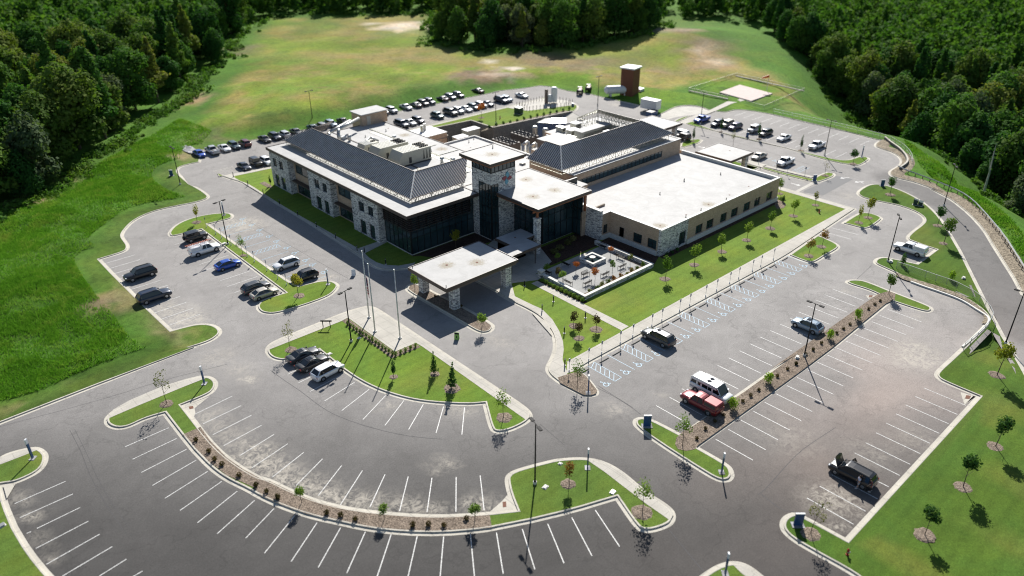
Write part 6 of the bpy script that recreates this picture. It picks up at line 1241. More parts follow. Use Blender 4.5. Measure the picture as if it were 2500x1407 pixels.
c('bigsuv','navy','F2',628,990,0,'dark navy SUV backed against the left bank kerb',('rails',))
c('jeep','black','F2',982,478,0,'boxy black off-roader beside the ladder truck',('spare',))
WT=c('captruck','white','F2',1062,588,0,'white pickup truck carrying orange ladders on its rack',('rack',))
c('hatch','blue','F2',1258,715,0,'bright blue car nosed against the thin west island')
c('suv','charcoal','F2',1498,915,0,'charcoal SUV beside the beige silver hatchback')
c('hatch','beige','F2',1570,962,0,'beige silver hatchback at the end of the middle row')
c('suv','white','F2',1757,712,PI,'white SUV in the blue bays of the west car park',('rails',))
c('suv','black','F2',1915,818,PI,'black SUV beside the yellow tree island in the west blue bays',('rails',))
for nm,a,b,k,col,op,lab in (('',(340,590),(545,505),'sedan','charcoal',('sunroof',),'dark grey saloon nearest the plaza mulch ring, first of three'),('',(410,655),(612,560),'sedan','black',('sunroof',),'black saloon parked between the grey saloon and the white SUV'),('',(545,715),(712,628),'suv','white',(),'white SUV on the curved lot beside the plaza lawn')):
    A=at('F4',*a); B_=at('F4',*b); car(k,col,(A[0]+B_[0])/2,(A[1]+B_[1])/2,math.atan2(B_[1]-A[1],B_[0]-A[0]),lab,op,GRP_)
c('bigsuv','charcoal','G1',1075,820,PI/2,'long dark grey SUV in the blue bays by the long walk',('rails','sunroof'))
XV,YV=at('F6',1350,290); VAN=car('van','white',XV,YV,-PI/2,'white camper van with blue side stripes beside the red truck',('stripes',),GRP_)
c('captruck','red','F6',1290,362,PI/2,'red pickup truck with a matching bed cap beside the white van')
c('suv','bluegrey','G2',335,1135,PI/2,'silver blue SUV beside the mulch bed lamp',('sunroof','rails'))
c('captruck','white','G2',1040,610,PI/2+.0,'white utility truck parked in the lawn notch on the right')
for x,y,k,col,lab in ((665,462,'pickup','blue','blue pickup truck at the top end of the east lot'),(785,492,'suv','navy','dark blue car half behind the small column tree in the east lot'),(858,500,'jeep','beige','pale off-roader with a dark roof in the east lot'),(920,517,'suv','purple','dark purple car beside the pale off-roader in the east lot'),
 (1062,540,'jeep','silver','silver and black off-roader by the small dark sign board'),(1150,565,'suv','black','black SUV in the middle of the east lot row'),(1290,600,'sedan','white','white saloon alone in the east lot row'),(1540,662,'pickup','white','white pickup truck nearest the tall east lamp'),(1100,742,'sedan','beige','beige saloon under the edge of the square east canopy'),(1300,788,'pickup','white','white pickup truck in the bays beside the square canopy')):
    c(k,col,'D',x,y,PI,lab)
c('bigsuv','white','D',500,572,PI*.5,'white SUV under the ambulance canopy'); c('jeep','black','D',520,597,PI*.5,'black off-roader just outside the ambulance canopy')
REAR=[(500.8,'hatch','blue','blue'),(533,'pickup','silver','silver'),(563,'sedan','white','white'),(587,'suv','teal','dark teal'),(613.6,'suv','darkred','dark red'),(662.8,'sedan','black','black'),(688,'suv','navy','navy'),(711,'suv','silver','silver'),(742,'sedan','charcoal','charcoal'),(784,'sedan','teal','teal grey'),(803,'suv','grey','grey'),(828,'suv','bluegrey','blue grey'),(858.8,'sedan','black','black'),
 (956.8,'hatch','grey','grey'),(979,'suv','silver','silver'),(1015.6,'sedan','silver','silver'),(1039,'sedan','charcoal','charcoal'),(1057.6,'suv','black','black'),(1074,'suv','navy','navy'),(1106.6,'sedan','black','black'),(1126,'suv','grey','grey'),(1146,'suv','charcoal','charcoal'),(1195,'sedan','black','black')]
for i,(px,k,col,cn) in enumerate(REAR):
    t0=at('O',px,389-(px-500)*.222); X=67+(round((t0[0]-67)/2.74)+.0)*2.74; car(k,col,t0[0],184.9,(-PI/2,PI/2)[i%3==1],'%s car, %s from the left in the outermost rear row'%(cn,ORD[i]),(),GRP_)
NEAR=[(597,412,'sedan','navy','dark blue',3),(626,404,'jeep','black','black boxy',3),(651,400,'suv','white','white',3),(983,310,'bigsuv','navy','navy',1),(1003,305,'sedan','silver','silver',1),(1022,300,'suv','navy','blue',1),(1080,292,'suv','teal','dark teal',1),(1118,286,'bigsuv','charcoal','charcoal',1),(1136,281.6,'suv','silver','silver',1),(1157,277,'sedan','white','white',1),(1176,273,'suv','teal','green',1),(1195,269,'suv','white','white',1),(1213,265,'sedan','navy','navy',1),(1248,257,'bigsuv','navy','navy boxy',1),(1264,255,'suv','bluegrey','blue grey',1),(1293,243,'sedan','white','white',1)]
for i,(px,py,k,col,cn,_) in enumerate(NEAR):
    X,Y=at('O',px,py); car(k,col,X,171.2 if px>700 else Y,-PI/2,'%s car, %s from the left in the rear row nearest the building'%(cn,ORD[i]),(),GRP_)
# ladders on the white truck
X,Y,_=WT.location
for i,(s,lab,mt_) in enumerate(((.55,'orange ladder on the white truck rack','safety_orange'),)):
    r=empty('ladder',(X,Y,2.12),0,lab,'ladder'); m=MB(); m.bar((-3.2,s,0),(1.6,s,0),.05,.08); m.bar((-3.2,s-.4,0),(1.6,s-.4,0),.05,.08); m.build('side_rail',MT[mt_],r,world=False); m=MB()
    for k_ in range(15): x=-3.1+k_*.32; m.bar((x,s-.4,0),(x,s,0),.05)
    m.build('rung',MT['unit_white'],r,world=False)
# black minivan with bonnet and doors open
XM,YM=at('F7',578,800); MV=car('minivan','black',XM,YM,PI/2,'black minivan with bonnet up and tailgate side busy, by the lower right lawn',('rails',),GRP_); pm=paint('black',PC['black'])
# its bonnet stands open: engine bay and raised lid
m=MB(); m.box(1.55,-.68,1.0,2.32,.68,1.055); o=m.build('engine_bay',MT['duct_steel'],MV,world=False); m=MB(); m.add([(1.5,-.8,1.08),(1.5,.8,1.08),(1.95,.72,2.0),(2.05,.4,2.12),(2.05,-.4,2.12),(1.95,-.72,2.0)],[(0,1,2,3,4,5)]); m.add([(1.54,-.8,1.06),(1.54,.8,1.06),(1.99,.72,1.98),(2.09,.4,2.10),(2.09,-.4,2.10),(1.99,-.72,1.98)],[(5,4,3,2,1,0)]); m.build('bonnet',pm,MV,world=False)
m=MB(); m.add([(1.0,-.96,.4),(.4,-1.75,.4),(.4,-1.75,1.05),(.62,-1.55,1.6),(1.0,-.9,1.1)],[(0,1,2,3,4)]); m.add([(1.03,-.99,.4),(.43,-1.78,.4),(.43,-1.78,1.05),(.65,-1.58,1.6),(1.03,-.93,1.1)],[(4,3,2,1,0)]); m.build('door',pm,MV,world=False)
# ------------------------------------------------------------------ two people
def person(x,y,rz,label,shirt,lower,pose):
    r=empty('person',(x,y,.008),rz,label,'person'); J=pose; me=bpy.data.meshes.new('body'); V=[];E=[];R=[]
    def chain(pts,par=None):
        idx=[]
        for p,rr in pts: V.append(p); R.append(rr); idx.append(len(V)-1)
        if par is not None: E.append((par,idx[0]))
        E.extend(zip(idx,idx[1:])); return idx
    s=chain([((0,0,.95),(.15,.12)),((J['lean']*.10,0,1.10),(.14,.11)),((J['lean']*.28,0,1.30),(.17,.12)),((J['lean']*.38,0,1.45),(.11,.09)),((J['lean']*.43,0,1.53),(.055,.055)),((J['lean']*.47+.01,0,1.62),(.085,.085)),((J['lean']*.5+.02,0,1.72),(.085,.075))])
    for sd in (-1,1):
        k=J['leg'][(sd+1)//2]; hip=chain([((0,sd*.10,.90),(.095,.095)),((k*.5,sd*.11,.50),(.06,.06)),((k,sd*.12,.10),(.042,.045)),((k+.14,sd*.13,.045),(.045,.035))],s[0])
        a=J['arm'][(sd+1)//2]; sh=(J['lean']*.34,sd*.19,1.41); el=(sh[0]+a[0]*.5,sh[1]+sd*.09,sh[2]-.27+a[1]*.3); ha=(sh[0]+a[0],sh[1]+sd*.10,sh[2]-.52+a[1]); am=chain([(sh,(.055,.055)),(el,(.042,.042)),(ha,(.03,.028)),((ha[0]+.03,ha[1],ha[2]-.07),(.038,.02))],s[2])
        for f in range(4): chain([((ha[0]+.02+.018*f,ha[1],ha[2]-.11),(.010,.010)),((ha[0]+.035+.02*f,ha[1]-sd*.01,ha[2]-.15-.008*(f in(1,2))),(.008,.008))],am[3])
        chain([((ha[0]+.07,ha[1]-sd*.02,ha[2]-.06),(.011,.011)),((ha[0]+.09,ha[1]-sd*.03,ha[2]-.09),(.009,.009))],am[3])
    me.from_pydata(V,E,[]); o=link('body',me,r); me.materials.append(MT['skin']); sk=o.modifiers.new('skin','SKIN'); ss=o.modifiers.new('sub','SUBSURF'); ss.levels=1; ss.render_levels=1
    me.skin_vertices[0].data[0].use_root=True
    for i,rr in enumerate(R): me.skin_vertices[0].data[i].radius=rr
    def garment(name,pts,mat):
        me=bpy.data.meshes.new(name); V=[p for ch in pts for p,_ in ch]; E=[];R=[q for ch in pts for _,q in ch]; n=0
        for ci,ch in enumerate(pts):
            if ci: E.append((0 if ci<3 or len(pts)==3 else 1,n)) if name!='shirt' else E.append((1,n))
            E.extend((n+i,n+i+1) for i in range(len(ch)-1)); n+=len(ch)
        me.from_pydata(V,E,[]); me.materials.append(mat); o=link(name,me,r); o.modifiers.new('skin','SKIN'); q=o.modifiers.new('sub','SUBSURF'); q.levels=q.render_levels=1; me.skin_vertices[0].data[0].use_root=True
        for i,rr in enumerate(R): me.skin_vertices[0].data[i].radius=rr
    l=J['lean']; arms=[]
    for sd in (-1,1):
        a=J['arm'][(sd+1)//2]; sh=(l*.34,sd*.19,1.41); el=(sh[0]+a[0]*.5,sh[1]+sd*.09,sh[2]-.27+a[1]*.3); arms.append([(sh,(.08,.08)),(tuple(sh[i]+(el[i]-sh[i])*.8 for i in range(3)),(.066,.066))])
    garment('shirt',[[((l*.05,0,.98),(.165,.14)),((l*.28,0,1.28),(.19,.14)),((l*.37,0,1.43),(.13,.10))]]+arms,shirt)
    legs=[[((J['leg'][(sd+1)//2]*(.5 if not J['long'] else .9),sd*.115,.50 if not J['long'] else .16),(.088,.088) if not J['long'] else (.07,.07))] for sd in (-1,1)]
    garment('shorts' if not J['long'] else 'trousers',[[((0,0,.97),(.165,.14)),((0,0,.90),(.15,.13))]]+[[((J['leg'][(sd+1)//2]*.1,sd*.11,.80),(.10,.105))]+legs[(sd+1)//2] for sd in (-1,1)],lower)
    m=MB(); hx=l*.5+.01
    n=10
    vs=[(hx-.015+.105*math.cos(t)*math.cos(f),.098*math.sin(t)*math.cos(f),1.70+.115*math.sin(f)) for f in np.linspace(-.2,1.5,5) for t in np.linspace(0,2*PI,n,endpoint=False)]; m.add(vs,[(i*n+j,i*n+(j+1)%n,(i+1)*n+(j+1)%n,(i+1)*n+j) for i in range(4) for j in range(n)]); m.build('hair',MT['hair'],r,True,world=False)
    for sd in (-1,1): k=J['leg'][(sd+1)//2]; m=MB(); m.box(k-.07,sd*.125-.05,0,k+.20,sd*.125+.05,.09); m.build('shoe',MT['shoe_white'],r,world=False)
X,Y=at('F7',614,862); person(X,Y,2.4,'person in a pale lavender shirt and grey shorts standing beside the black minivan',MT['shirt_pale'],MT['shorts_grey'],dict(lean=.08,leg=(-.10,.14),arm=((.10,.02),(.16,.08)),long=False))
X,Y=at('F7',694,884); person(X,Y,2.2,'person in a dark maroon shirt and white trousers leaning at the rear of the minivan',MT['shirt_maroon'],MT['trousers_white'],dict(lean=.55,leg=(-.12,.10),arm=((.30,.10),(.32,.14)),long=True))
# ------------------------------------------------------------------ planting
def leaf_mesh(blobs,n,size,rng,shell=.55,up=.25,jit=.7):
    """blobs: (cx,cy,cz,rx,ry,rz); returns verts (4n,3) of leaf-clump quads spread through the crown"""
    B=np.array(blobs,float); vol=(B[:,3]*B[:,4]*B[:,5])**.67; k=rng.choice(len(B),n,p=vol/vol.sum()); d=rng.normal(size=(n,3)); d/=np.linalg.norm(d,axis=1)[:,None]
    r=shell+(1-shell)*rng.random(n)**.6; r*=1+.12*rng.normal(size=n); c=B[k,:3]+d*B[k,3:]*r[:,None]
    nm=d+rng.normal(size=(n,3))*jit+[0,0,up]; nm/=np.linalg.norm(nm,axis=1)[:,None]; a=np.cross(nm,rng.normal(size=(n,3))); a/=np.linalg.norm(a,axis=1)[:,None]; b=np.cross(nm,a)
    s=size*(.6+.8*rng.random(n))[:,None]; a=a*s; b=b*s*(.55+.5*rng.random(n))[:,None]; return np.stack([c-a*.5-b*.5,c+a*.5-b*.35,c+a*.55+b*.5,c-a*.4+b*.45],1).reshape(-1,3)
def quads_obj(name,V,mat,parent=None):
    me=bpy.data.meshes.new(name); n=len(V)//4; me.vertices.add(len(V)); me.vertices.foreach_set('co',V.astype(np.float32).ravel()); me.loops.add(4*n); me.loops.foreach_set('vertex_index',np.arange(4*n,dtype=np.int32))
    me.polygons.add(n); me.polygons.foreach_set('loop_start',np.arange(0,4*n,4,dtype=np.int32)); me.polygons.foreach_set('loop_total',np.full(n,4,np.int32)); me.materials.append(mat); me.update(); me.validate(); return link(name,me,parent)
def trunk(r,h,rad_,mat='bark',limbs=4,rng=None,spread=.5,lean=0):
    m=MB(); z0=0; x=y=0; pts=[(0,0,0)]
    for i in range(1,4): pts.append((lean*h*i/3+rng.normal()*.03*h/3,rng.normal()*.03*h/3,h*i/3))
    for i in range(3): m.tube(pts[i],pts[i+1],rad_*(1-.25*i),rad_*(1-.25*(i+1)),n=6,cap=False)
    for k in range(limbs):
        t=.45+.5*k/max(1,limbs); a=k*2.4+rng.random(); p=Vector(pts[0]).lerp(Vector(pts[3]),t); q=p+Vector((math.cos(a)*spread,math.sin(a)*spread,spread*1.0)); m.tube(p,q,rad_*.45,rad_*.15,n=5,cap=False)
    return m.build('trunk',MT[mat],r,True)
def small_tree(kind,name):
    rng=np.random.default_rng(abs(hash(kind))%1000 if 0 else sum(map(ord,kind))); r=empty(name,label='x',cat='tree')
    P_={'round':(3.4,.05,[(0,0,2.5,.75,.75,.95),(.3,.2,2.1,.55,.55,.5),(-.3,-.1,2.9,.5,.5,.6),(.1,-.35,2.4,.5,.45,.6)],420,.17,'young_leaves',.5),
     'roundlow':(2.6,.05,[(0,0,1.9,.6,.6,.6),(.3,.2,1.6,.45,.45,.4),(-.25,-.1,2.1,.4,.4,.4)],330,.15,'young_leaves',.5),
     'sparse':(4.6,.045,[(0,0,3.4,.65,.65,1.3),(.55,.3,2.6,.5,.5,.6),(-.5,-.2,3.0,.5,.5,.7),(.5,.45,4.2,.3,.3,.5)],170,.13,'dry_leaves',.7),
     'sparsegreen':(4.4,.045,[(0,0,3.1,.8,.8,1.2),(.6,.3,2.3,.5,.5,.5),(-.5,-.2,2.6,.5,.5,.6),(.2,-.6,2.6,.5,.5,.6)],300,.15,'young_leaves',.7),
     'bare':(3.8,.045,[(0,0,2.8,.6,.6,1.0),(.5,.2,2.2,.4,.4,.5)],60,.12,'dry_leaves',.8),
     'column':(4.8,.06,[(0,0,2.9,.42,.42,1.9),(0,0,2.0,.5,.5,.9)],420,.17,'dark_leaves',.3),
     'ycolumn':(4.4,.05,[(0,0,2.9,.5,.5,1.3),(.1,0,2.3,.5,.5,.7)],300,.16,'yellow_leaves',.4),
     'yellow':(4.2,.06,[(0,0,3.0,.85,.85,.9),(.3,.3,2.5,.7,.6,.5),(-.4,0,3.2,.55,.5,.6)],520,.17,'yellow_leaves',.6),
     'conifer':(4.4,.06,[(0,0,.9,.75,.75,.5),(0,0,1.5,.6,.6,.5),(0,0,2.2,.45,.45,.55),(0,0,3.0,.3,.3,.6),(0,0,3.8,.15,.15,.6)],520,.17,'dark_leaves',.3),
     'bronze':(2.6,.045,[(0,0,1.8,.6,.6,.75),(.3,.1,1.5,.4,.4,.5)],330,.14,'bronze_leaves',.5),
     'orange':(2.6,.04,[(0,0,1.9,.75,.75,.5),(.3,.2,1.7,.5,.5,.35),(-.3,-.2,2.0,.5,.5,.4)],420,.14,'orange_leaves',.6),
     'rust':(3.8,.05,[(0,0,2.8,.7,.7,1.0),(.3,.2,2.2,.6,.5,.6),(-.3,-.2,2.6,.6,.5,.6)],360,.16,'rust_green_leaves',.6),
     'green4':(4.6,.07,[(0,0,3.3,1.0,1.0,1.1),(.5,.3,2.8,.75,.7,.7),(-.5,-.2,3.1,.75,.7,.8),(0,.5,3.9,.6,.6,.6)],650,.20,'forest_leaves',.8),
     'lawntree':(4.4,.06,[(0,0,3.2,.85,.85,.9),(.4,.3,2.8,.6,.6,.6),(-.4,-.2,3.3,.6,.55,.7)],560,.18,'dark_leaves',.6)}
    h,rd,bl,n,s,mat,sp=P_[kind]; trunk(r,h*.72,rd,'bark',6 if kind in('sparse','bare','sparsegreen') else 4,rng,sp*.9)
    quads_obj('crown',leaf_mesh(bl,n,s,rng,.35,.3),MT[mat],r); return r
def shrub(kind,name,lab='x'):
    rng=np.random.default_rng(sum(map(ord,kind))); r=empty(name,label=lab,cat='shrub')
    P_={'lime':([(0,0,.75,.55,.55,.7),(.15,.1,1.1,.4,.4,.4)],420,.13,'lime_leaves'),'box':([(0,0,.35,.26,.26,.36)],150,.10,'young_leaves'),'dark':([(0,0,.25,.3,.3,.3)],90,.12,'bronze_leaves'),
     'bed':([(0,0,.3,.42,.42,.32)],160,.13,'young_leaves'),'bush':([(0,0,.5,.45,.45,.5),(.2,.1,.8,.3,.3,.3)],240,.12,'rust_green_leaves'),'wall':([(0,0,.45,.4,.4,.5)],150,.14,'dark_leaves'),'tall':([(0,0,1.1,.4,.4,1.0),(0,0,.6,.45,.45,.6)],330,.14,'dark_leaves'),'white':([(0,0,.45,.7,.7,.45)],300,.14,'dry_leaves')}
    bl,n,s,mat=P_[kind]; m=MB(); m.tube((0,0,0),(0,0,bl[0][2]),.03,n=5)
    for k in range(3): a=k*2.1; m.tube((0,0,.05),(math.cos(a)*.2,math.sin(a)*.2,bl[0][2]*1.1),.018,n=4)
    m.build('stem',MT['bark'],r); quads_obj('foliage',leaf_mesh(bl,n,s,rng,.3,.35),MT[mat],r); return r
TP={}
def tree(kind,fr,x,y,label,ring=.95,s=1.0,name='young_tree',grp='young trees planted in mulch rings',mat='mulch'):
    X,Y=at(fr,x,y,.13)
    if kind not in TP: o=small_tree(kind,name); TP[kind]=o
    else: o=copy_tree(TP[kind])
    o.location=(X,Y,.14); o.rotation_euler=(random.uniform(-.06,.06),random.uniform(-.06,.06),random.uniform(0,6.28)); s*=random.uniform(.9,1.12); o.scale=(s,s,s*random.uniform(.92,1.08)); o['label']=label; o['group']=grp; o['category']='tree'
    if ring: mulch_ring(X+random.uniform(-.12,.12),Y+random.uniform(-.12,.12),ring*random.uniform(.88,1.1),.165,mat)
def bush(kind,fr,x,y,label,s=1.0,name='shrub',grp=None,z=.15,xy=None):
    X,Y=xy or at(fr,x,y,z)
    if ('s',kind) not in TP: o=shrub(kind,name); TP[('s',kind)]=o
    else: o=copy_tree(TP[('s',kind)])
    o.location=(X,Y,z); o.rotation_euler=(0,0,random.uniform(0,6.28)); o.scale=(s,s,s*random.uniform(.85,1.15)); o['label']=label; o['category']='shrub'
    if grp: o['group']=grp
random.seed(11)
tree('sparse','F4',340,480,'sparse leaning young tree by the three cars on the plaza lawn'); tree('column','F4',1130,692,'thin dark young evergreen nearest the plaza hedge corner',.7,.7); tree('conifer','F4',1438,668,'middle small conifer on the plaza lawn',.8,.85); tree('conifer','F4',1572,778,'small conifer with the large mulch ring on the plaza lawn',1.1,.95); tree('sparsegreen','F4',1968,1002,'sparse young tree at the pointed end of the plaza lawn',1.1)
tree('sparse','F3',1030,342,'sparse young tree on the end of the long curved island',1.0); tree('rust','F6',480,838,'orange tipped young tree in a pale ring on the curved lawn',1.0,.95); tree('sparsegreen','F6',930,1015,'tall sparse young tree at the corner of the curved lawn',1.15,1.1); tree('sparsegreen','F6',1178,602,'sparse green young tree at the near end of the long mulch bed',0,1.15); tree('sparsegreen','F6',528,240,'thin young tree on the small mulch island at the walk end',0,1.0)
tree('round','G1',1140,285,'young green tree in the row beside the courtyard, nearest the courtyard'); tree('round','G1',1390,168,'young green tree, second in the long lawn row'); tree('round','G1',1620,52,'young green tree, third in the long lawn row'); tree('round','D',1010,1365,'young green tree, fourth in the long lawn row'); tree('round','D',1190,1275,'young green tree, fifth in the long lawn row'); tree('round','G2',245,360,'young green tree, sixth in the long lawn row'); tree('rust','G2',395,285,'small rusty young tree near the far corner of the long lawn',.9,.75); tree('round','G2',150,207,'young green tree by the far corner of the right wing',.9)
tree('bronze','G1',352,688,'bronze leaved tree, upper left of the three on the walk lawn'); tree('bronze','G1',548,722,'bronze leaved tree, right one of the three on the walk lawn',1.0,1.05); tree('bronze','G1',400,798,'bronze leaved tree, lowest of the three on the walk lawn')
tree('yellow','F2',1860,962,'yellow young tree on the rounded end of the west island'); tree('ycolumn','F2',990,328,'narrow yellowish tree on the far end of the west island'); tree('sparsegreen','F2',1383,612,'thin young tree halfway along the thin west island',.7,.85)
tree('yellow','G2',755,372,'yellow green tree, right of the pair on the far walk island'); tree('ycolumn','G2',690,405,'yellow green tree, left of the pair on the far walk island'); tree('rust','G2',440,570,'rust coloured tree, right of the pair on the middle walk island',1.0,1.05); tree('rust','G2',348,632,'rust coloured tree, left of the pair on the middle walk island')
tree('green4','G2',908,212,'round green tree at the tip of the outer lawn',1.0,.85); tree('green4','G2',1235,425,'green tree beside the ring road, farther of two',.9,.85); tree('green4','G2',1277,548,'green tree beside the ring road, nearer of two',.9,.95); tree('green4','G2',900,897,'green tree at the far end of the long mulch bed',0,.85)
tree('yellow','F7',1475,168,'large yellow green tree at the right edge of the lawn',1.1,1.25); tree('lawntree','F7',1465,608,'dark green tree in the right lawn row, farthest',1.15); tree('lawntree','F7',1265,858,'dark green tree in the right lawn row, middle',1.15); tree('lawntree','F7',1028,1155,'dark green tree in the right lawn row, nearest',1.15); tree('sparse','F7',325,1145,'sparse young tree beside the wide blue board at lower right',1.15,1.0)
tree('column','D',600,612,'column tree on the small island by the ambulance canopy',.7,.8); tree('column','D',815,538,'column tree in front of the dark blue car',.6,.85); tree('column','D',1103,592,'column tree beside the black SUV in the east lot',.7,.85); tree('column','D',1420,682,'column tree between the white saloon and the white pickup',.8,.85); tree('green4','D',1820,782,'round green tree at the end of the east island',.9,.85); tree('bare','D',1606,872,'bare young tree on the small east island corner',.8); tree('sparse','D',905,650,'brownish sparse tree behind the square east canopy',0,.9)
tree('orange','E',1340,492,'orange red young tree on the rear grass strip',1.0,1.5); tree('round','C',795,1072,'small green tree at the near end of the portico island',0,.85); tree('round','C',222,740,'small green tree at the far end of the portico island',0,.85); tree('yellow','C',575,385,'yellow sunlit tree against the dark glass corner',0,.95)
tree('orange','J1',830,745,'larger orange tree in the middle of the courtyard',0,1.0); tree('orange','J1',1190,915,'redder orange tree in front of the fountain',0,.95); tree('orange','J1',1487,435,'small orange tree at the rear of the courtyard',0,.7); tree('rust','J1',1860,590,'mottled young tree near the right courtyard corner',0,.62); tree('roundlow','J1',1520,745,'green young tree right of the fountain',0,.9); tree('roundlow','J1',270,790,'pale green bushy tree behind the gate pillar',0,.8); tree('bronze','J1',480,860,'greenish bronze tree by the courtyard front wall',0,.85); tree('roundlow','J1',578,950,'bright green young tree by the courtyard front wall',0,.95); tree('roundlow','J1',470,560,'shaded small tree outside the courtyard path',0,.8)
tree('column','A',172,712,'narrow dark evergreen by the end wall of the west wing',0,.55)
for x,y,lab in ((1705,212,'bright lime shrub in the mulch bed, nearest the red truck row middle'),(1490,372,'bright lime shrub in the mulch bed beside the red truck')): bush('lime','F6',x,y,lab,1.15,grp='lime shrubs on the long mulch bed')
bush('lime','G2',495,1202,'bright lime shrub in the mulch bed near the silver blue car',1.05,grp='lime shrubs on the long mulch bed'); bush('lime','G2',685,1068,'bright lime shrub in the mulch bed, farthest of four',1.1,grp='lime shrubs on the long mulch bed'); bush('lime','G2',1330,795,'bright lime shrub alone on the narrow lawn by the ring road',1.1); bush('tall','G2',992,695,'upright dark evergreen shrub beside the fence end',1.1); bush('tall','G2',173,262,'dark shrub by the far wall corner of the right wing',.8)
i=0
for fr,s in (('F6',"1265,562 1320,502 1378,457 1430,417 1550,332 1598,297 1648,262 1762,178 1825,132 1880,102"),('G2',"262,1378 330,1312 380,1282 437,1238 543,1168 588,1137 632,1107 760,1002 803,970 840,945")):
    for t_ in s.split(): x,y=map(float,t_.split(',')); bush('dark',fr,x,y,'%s small dark shrub along the long mulch bed, counted from the drive'%ORD[i],.85,grp='small dark shrubs on the long mulch bed'); i+=1
i=0
for fr,k,s in (('F3','dark',"1210,572 1290,642 1325,692 1370,722 1475,790 1580,852 1645,888 1712,922"),('F5','dark',"262,562 660,682 775,702 893,732 1360,782 1487,777 1615,782 1795,727")):
    for t_ in s.split(): x,y=map(float,t_.split(',')); bush(k,fr,x,y,'%s small dark shrub along the curved mulch bed, counted from its left end'%ORD[i],1.05,grp='small dark shrubs on the curved mulch bed'); i+=1
for x,y,lab in ((455,592,'upright young shrub tree on the curved mulch bed, left one'),(1128,725,'upright young shrub tree on the curved mulch bed, middle one'),(1865,737,'upright young shrub tree on the curved mulch bed, right one')): tree('roundlow','F5',x,y,lab,0,.95,grp='upright shrub trees on the curved mulch bed')
A_=P("F4 778,290 1120,520",.15)
for i in range(15): t_=i/14; bush('box','O',0,0,'%s clipped green shrub down the plaza hedge, counted from the top'%ORD[i],.95,'clipped_shrub','clipped shrubs around the plaza',.16,(A_[0][0]+(A_[1][0]-A_[0][0])*t_,A_[0][1]+(A_[1][1]-A_[0][1])*t_))
A_=P("F4 1145,528 1296,462",.15)
for i in range(5): t_=i/4; bush('box','O',0,0,'%s clipped green shrub on the short plaza side, counted from the corner'%ORD[i],.95,'clipped_shrub','clipped shrubs around the plaza',.16,(A_[0][0]+(A_[1][0]-A_[0][0])*t_,A_[0][1]+(A_[1][1]-A_[0][1])*t_))
for i,t_ in enumerate(np.linspace(0,1,11)): bush('bed','O',0,0,'%s leafy plant outside the courtyard front wall, counted from the pillar'%ORD[i],1.0,'bedding_plant','leafy plants along the courtyard front wall',.16,(79.5,80.3-9.3*t_))
for i,t_ in enumerate(np.linspace(0,1,10)): bush('bush','O',0,0,'%s mixed plant inside the right courtyard wall, counted from the front corner'%ORD[i],.9,'bedding_plant','mixed plants inside the courtyard wall',.18,(82.3+13.6*t_,71.95+random.uniform(-.25,.25)))
for i,t_ in enumerate(np.linspace(0,1,13)): X=128+(157.2-128)*t_*.98+2.5; bush('wall','O',0,0,'%s dark shrub on the gravel above the retaining wall, counted from the left'%ORD[i],1.05,'wall_shrub','dark shrubs above the retaining wall',.16,(X+.3,153.2-(X-131)*.082))
for i,(x,y) in enumerate(((430,690),(395,800),(560,870),(620,885))): X,Y=at('C',x,y); bush('dark','O',0,0,'%s low plant in the portico island mulch'%ORD[i],.8,'bedding_plant','low plants on the portico island',.14,(X,Y))
for i,y_ in enumerate((73.5,75.2,77.0)): bush('wall','O',0,0,'%s dark shrub at the stone corner of the right wing'%ORD[i],.9,'wall_shrub','dark shrubs at the right wing corner',.15,(102.5+i*1.5,72.0))
for i,x_ in enumerate((88.6,90.6,93.2,95.0)): bush('white','O',0,0,'%s shaded pale shrub below the lobby glass'%ORD[i],1.1,'wall_shrub','shaded pale shrubs below the lobby glass',.15,(x_,86.5+i*.5))
# ------------------------------------------------------------------ the woods
EDGE_L=P("O -250,660 -60,570 F1 0,1480 160,1405 300,1335 450,1235 600,1125 700,1072 870,995 900,930 1000,850 1060,790 1290,690 1330,600 1450,500 1590,440 1600,330 1650,270 1780,190 G4 100,160 400,130 900,130 1280,118",0)
EDGE_C=P("G4 1290,110 1258,240 1285,345 1500,375 1800,402 2000,390 2300,372 2500,332 G5 150,290 230,260 290,245 300,200",0)
EDGE_R=P("G5 412,200 415,240 600,250 730,262 850,310 960,400 1050,450 1230,530 1330,590 1480,680 1620,800 1700,852 G6 430,640 560,720 700,800 820,850 940,905 1080,1005 1180,1135 1300,1255 1407,1335 1560,1450",-9)
def far_of(p,k,R=900): return (p[0]*R/math.hypot(*p),p[1]*R/math.hypot(*p))
WL=EDGE_L+[far_of(EDGE_L[-1],1),(300,900),(-200,900),(-500,500),(-300,150)]
WC=EDGE_C+[far_of(EDGE_C[-1],1),far_of(EDGE_C[0],1)]
WR=EDGE_R+[(300,-60),(900,-100),(1100,300),far_of(EDGE_R[0],1)]
def inwood(X,Y): return inside(WL,X,Y)|inside(WC,X,Y)|inside(WR,X,Y)
def crown_set(seed,H,R,n,size,lobes=9):
    rng=np.random.default_rng(seed); bl=[(0,0,H*.62,R*.72,R*.72,H*.30)]
    for i in range(lobes): a=rng.random()*6.28; q=R*(.35+.3*rng.random()); z=H*(.22+.60*rng.random()); s=R*(.30+.22*rng.random()); bl.append((math.cos(a)*q,math.sin(a)*q,z,s,s,s*(.8+.5*rng.random())))
    [bl.append((math.cos(a)*R*.45,math.sin(a)*R*.45,H*.24,R*.5,R*.5,H*.14)) for a in (.5,2.6,4.7)]; bl.append((rng.normal()*.4,rng.normal()*.4,H*.88,R*.38,R*.38,H*.13)); return leaf_mesh(bl,n,size,rng,.62,.45,.55)
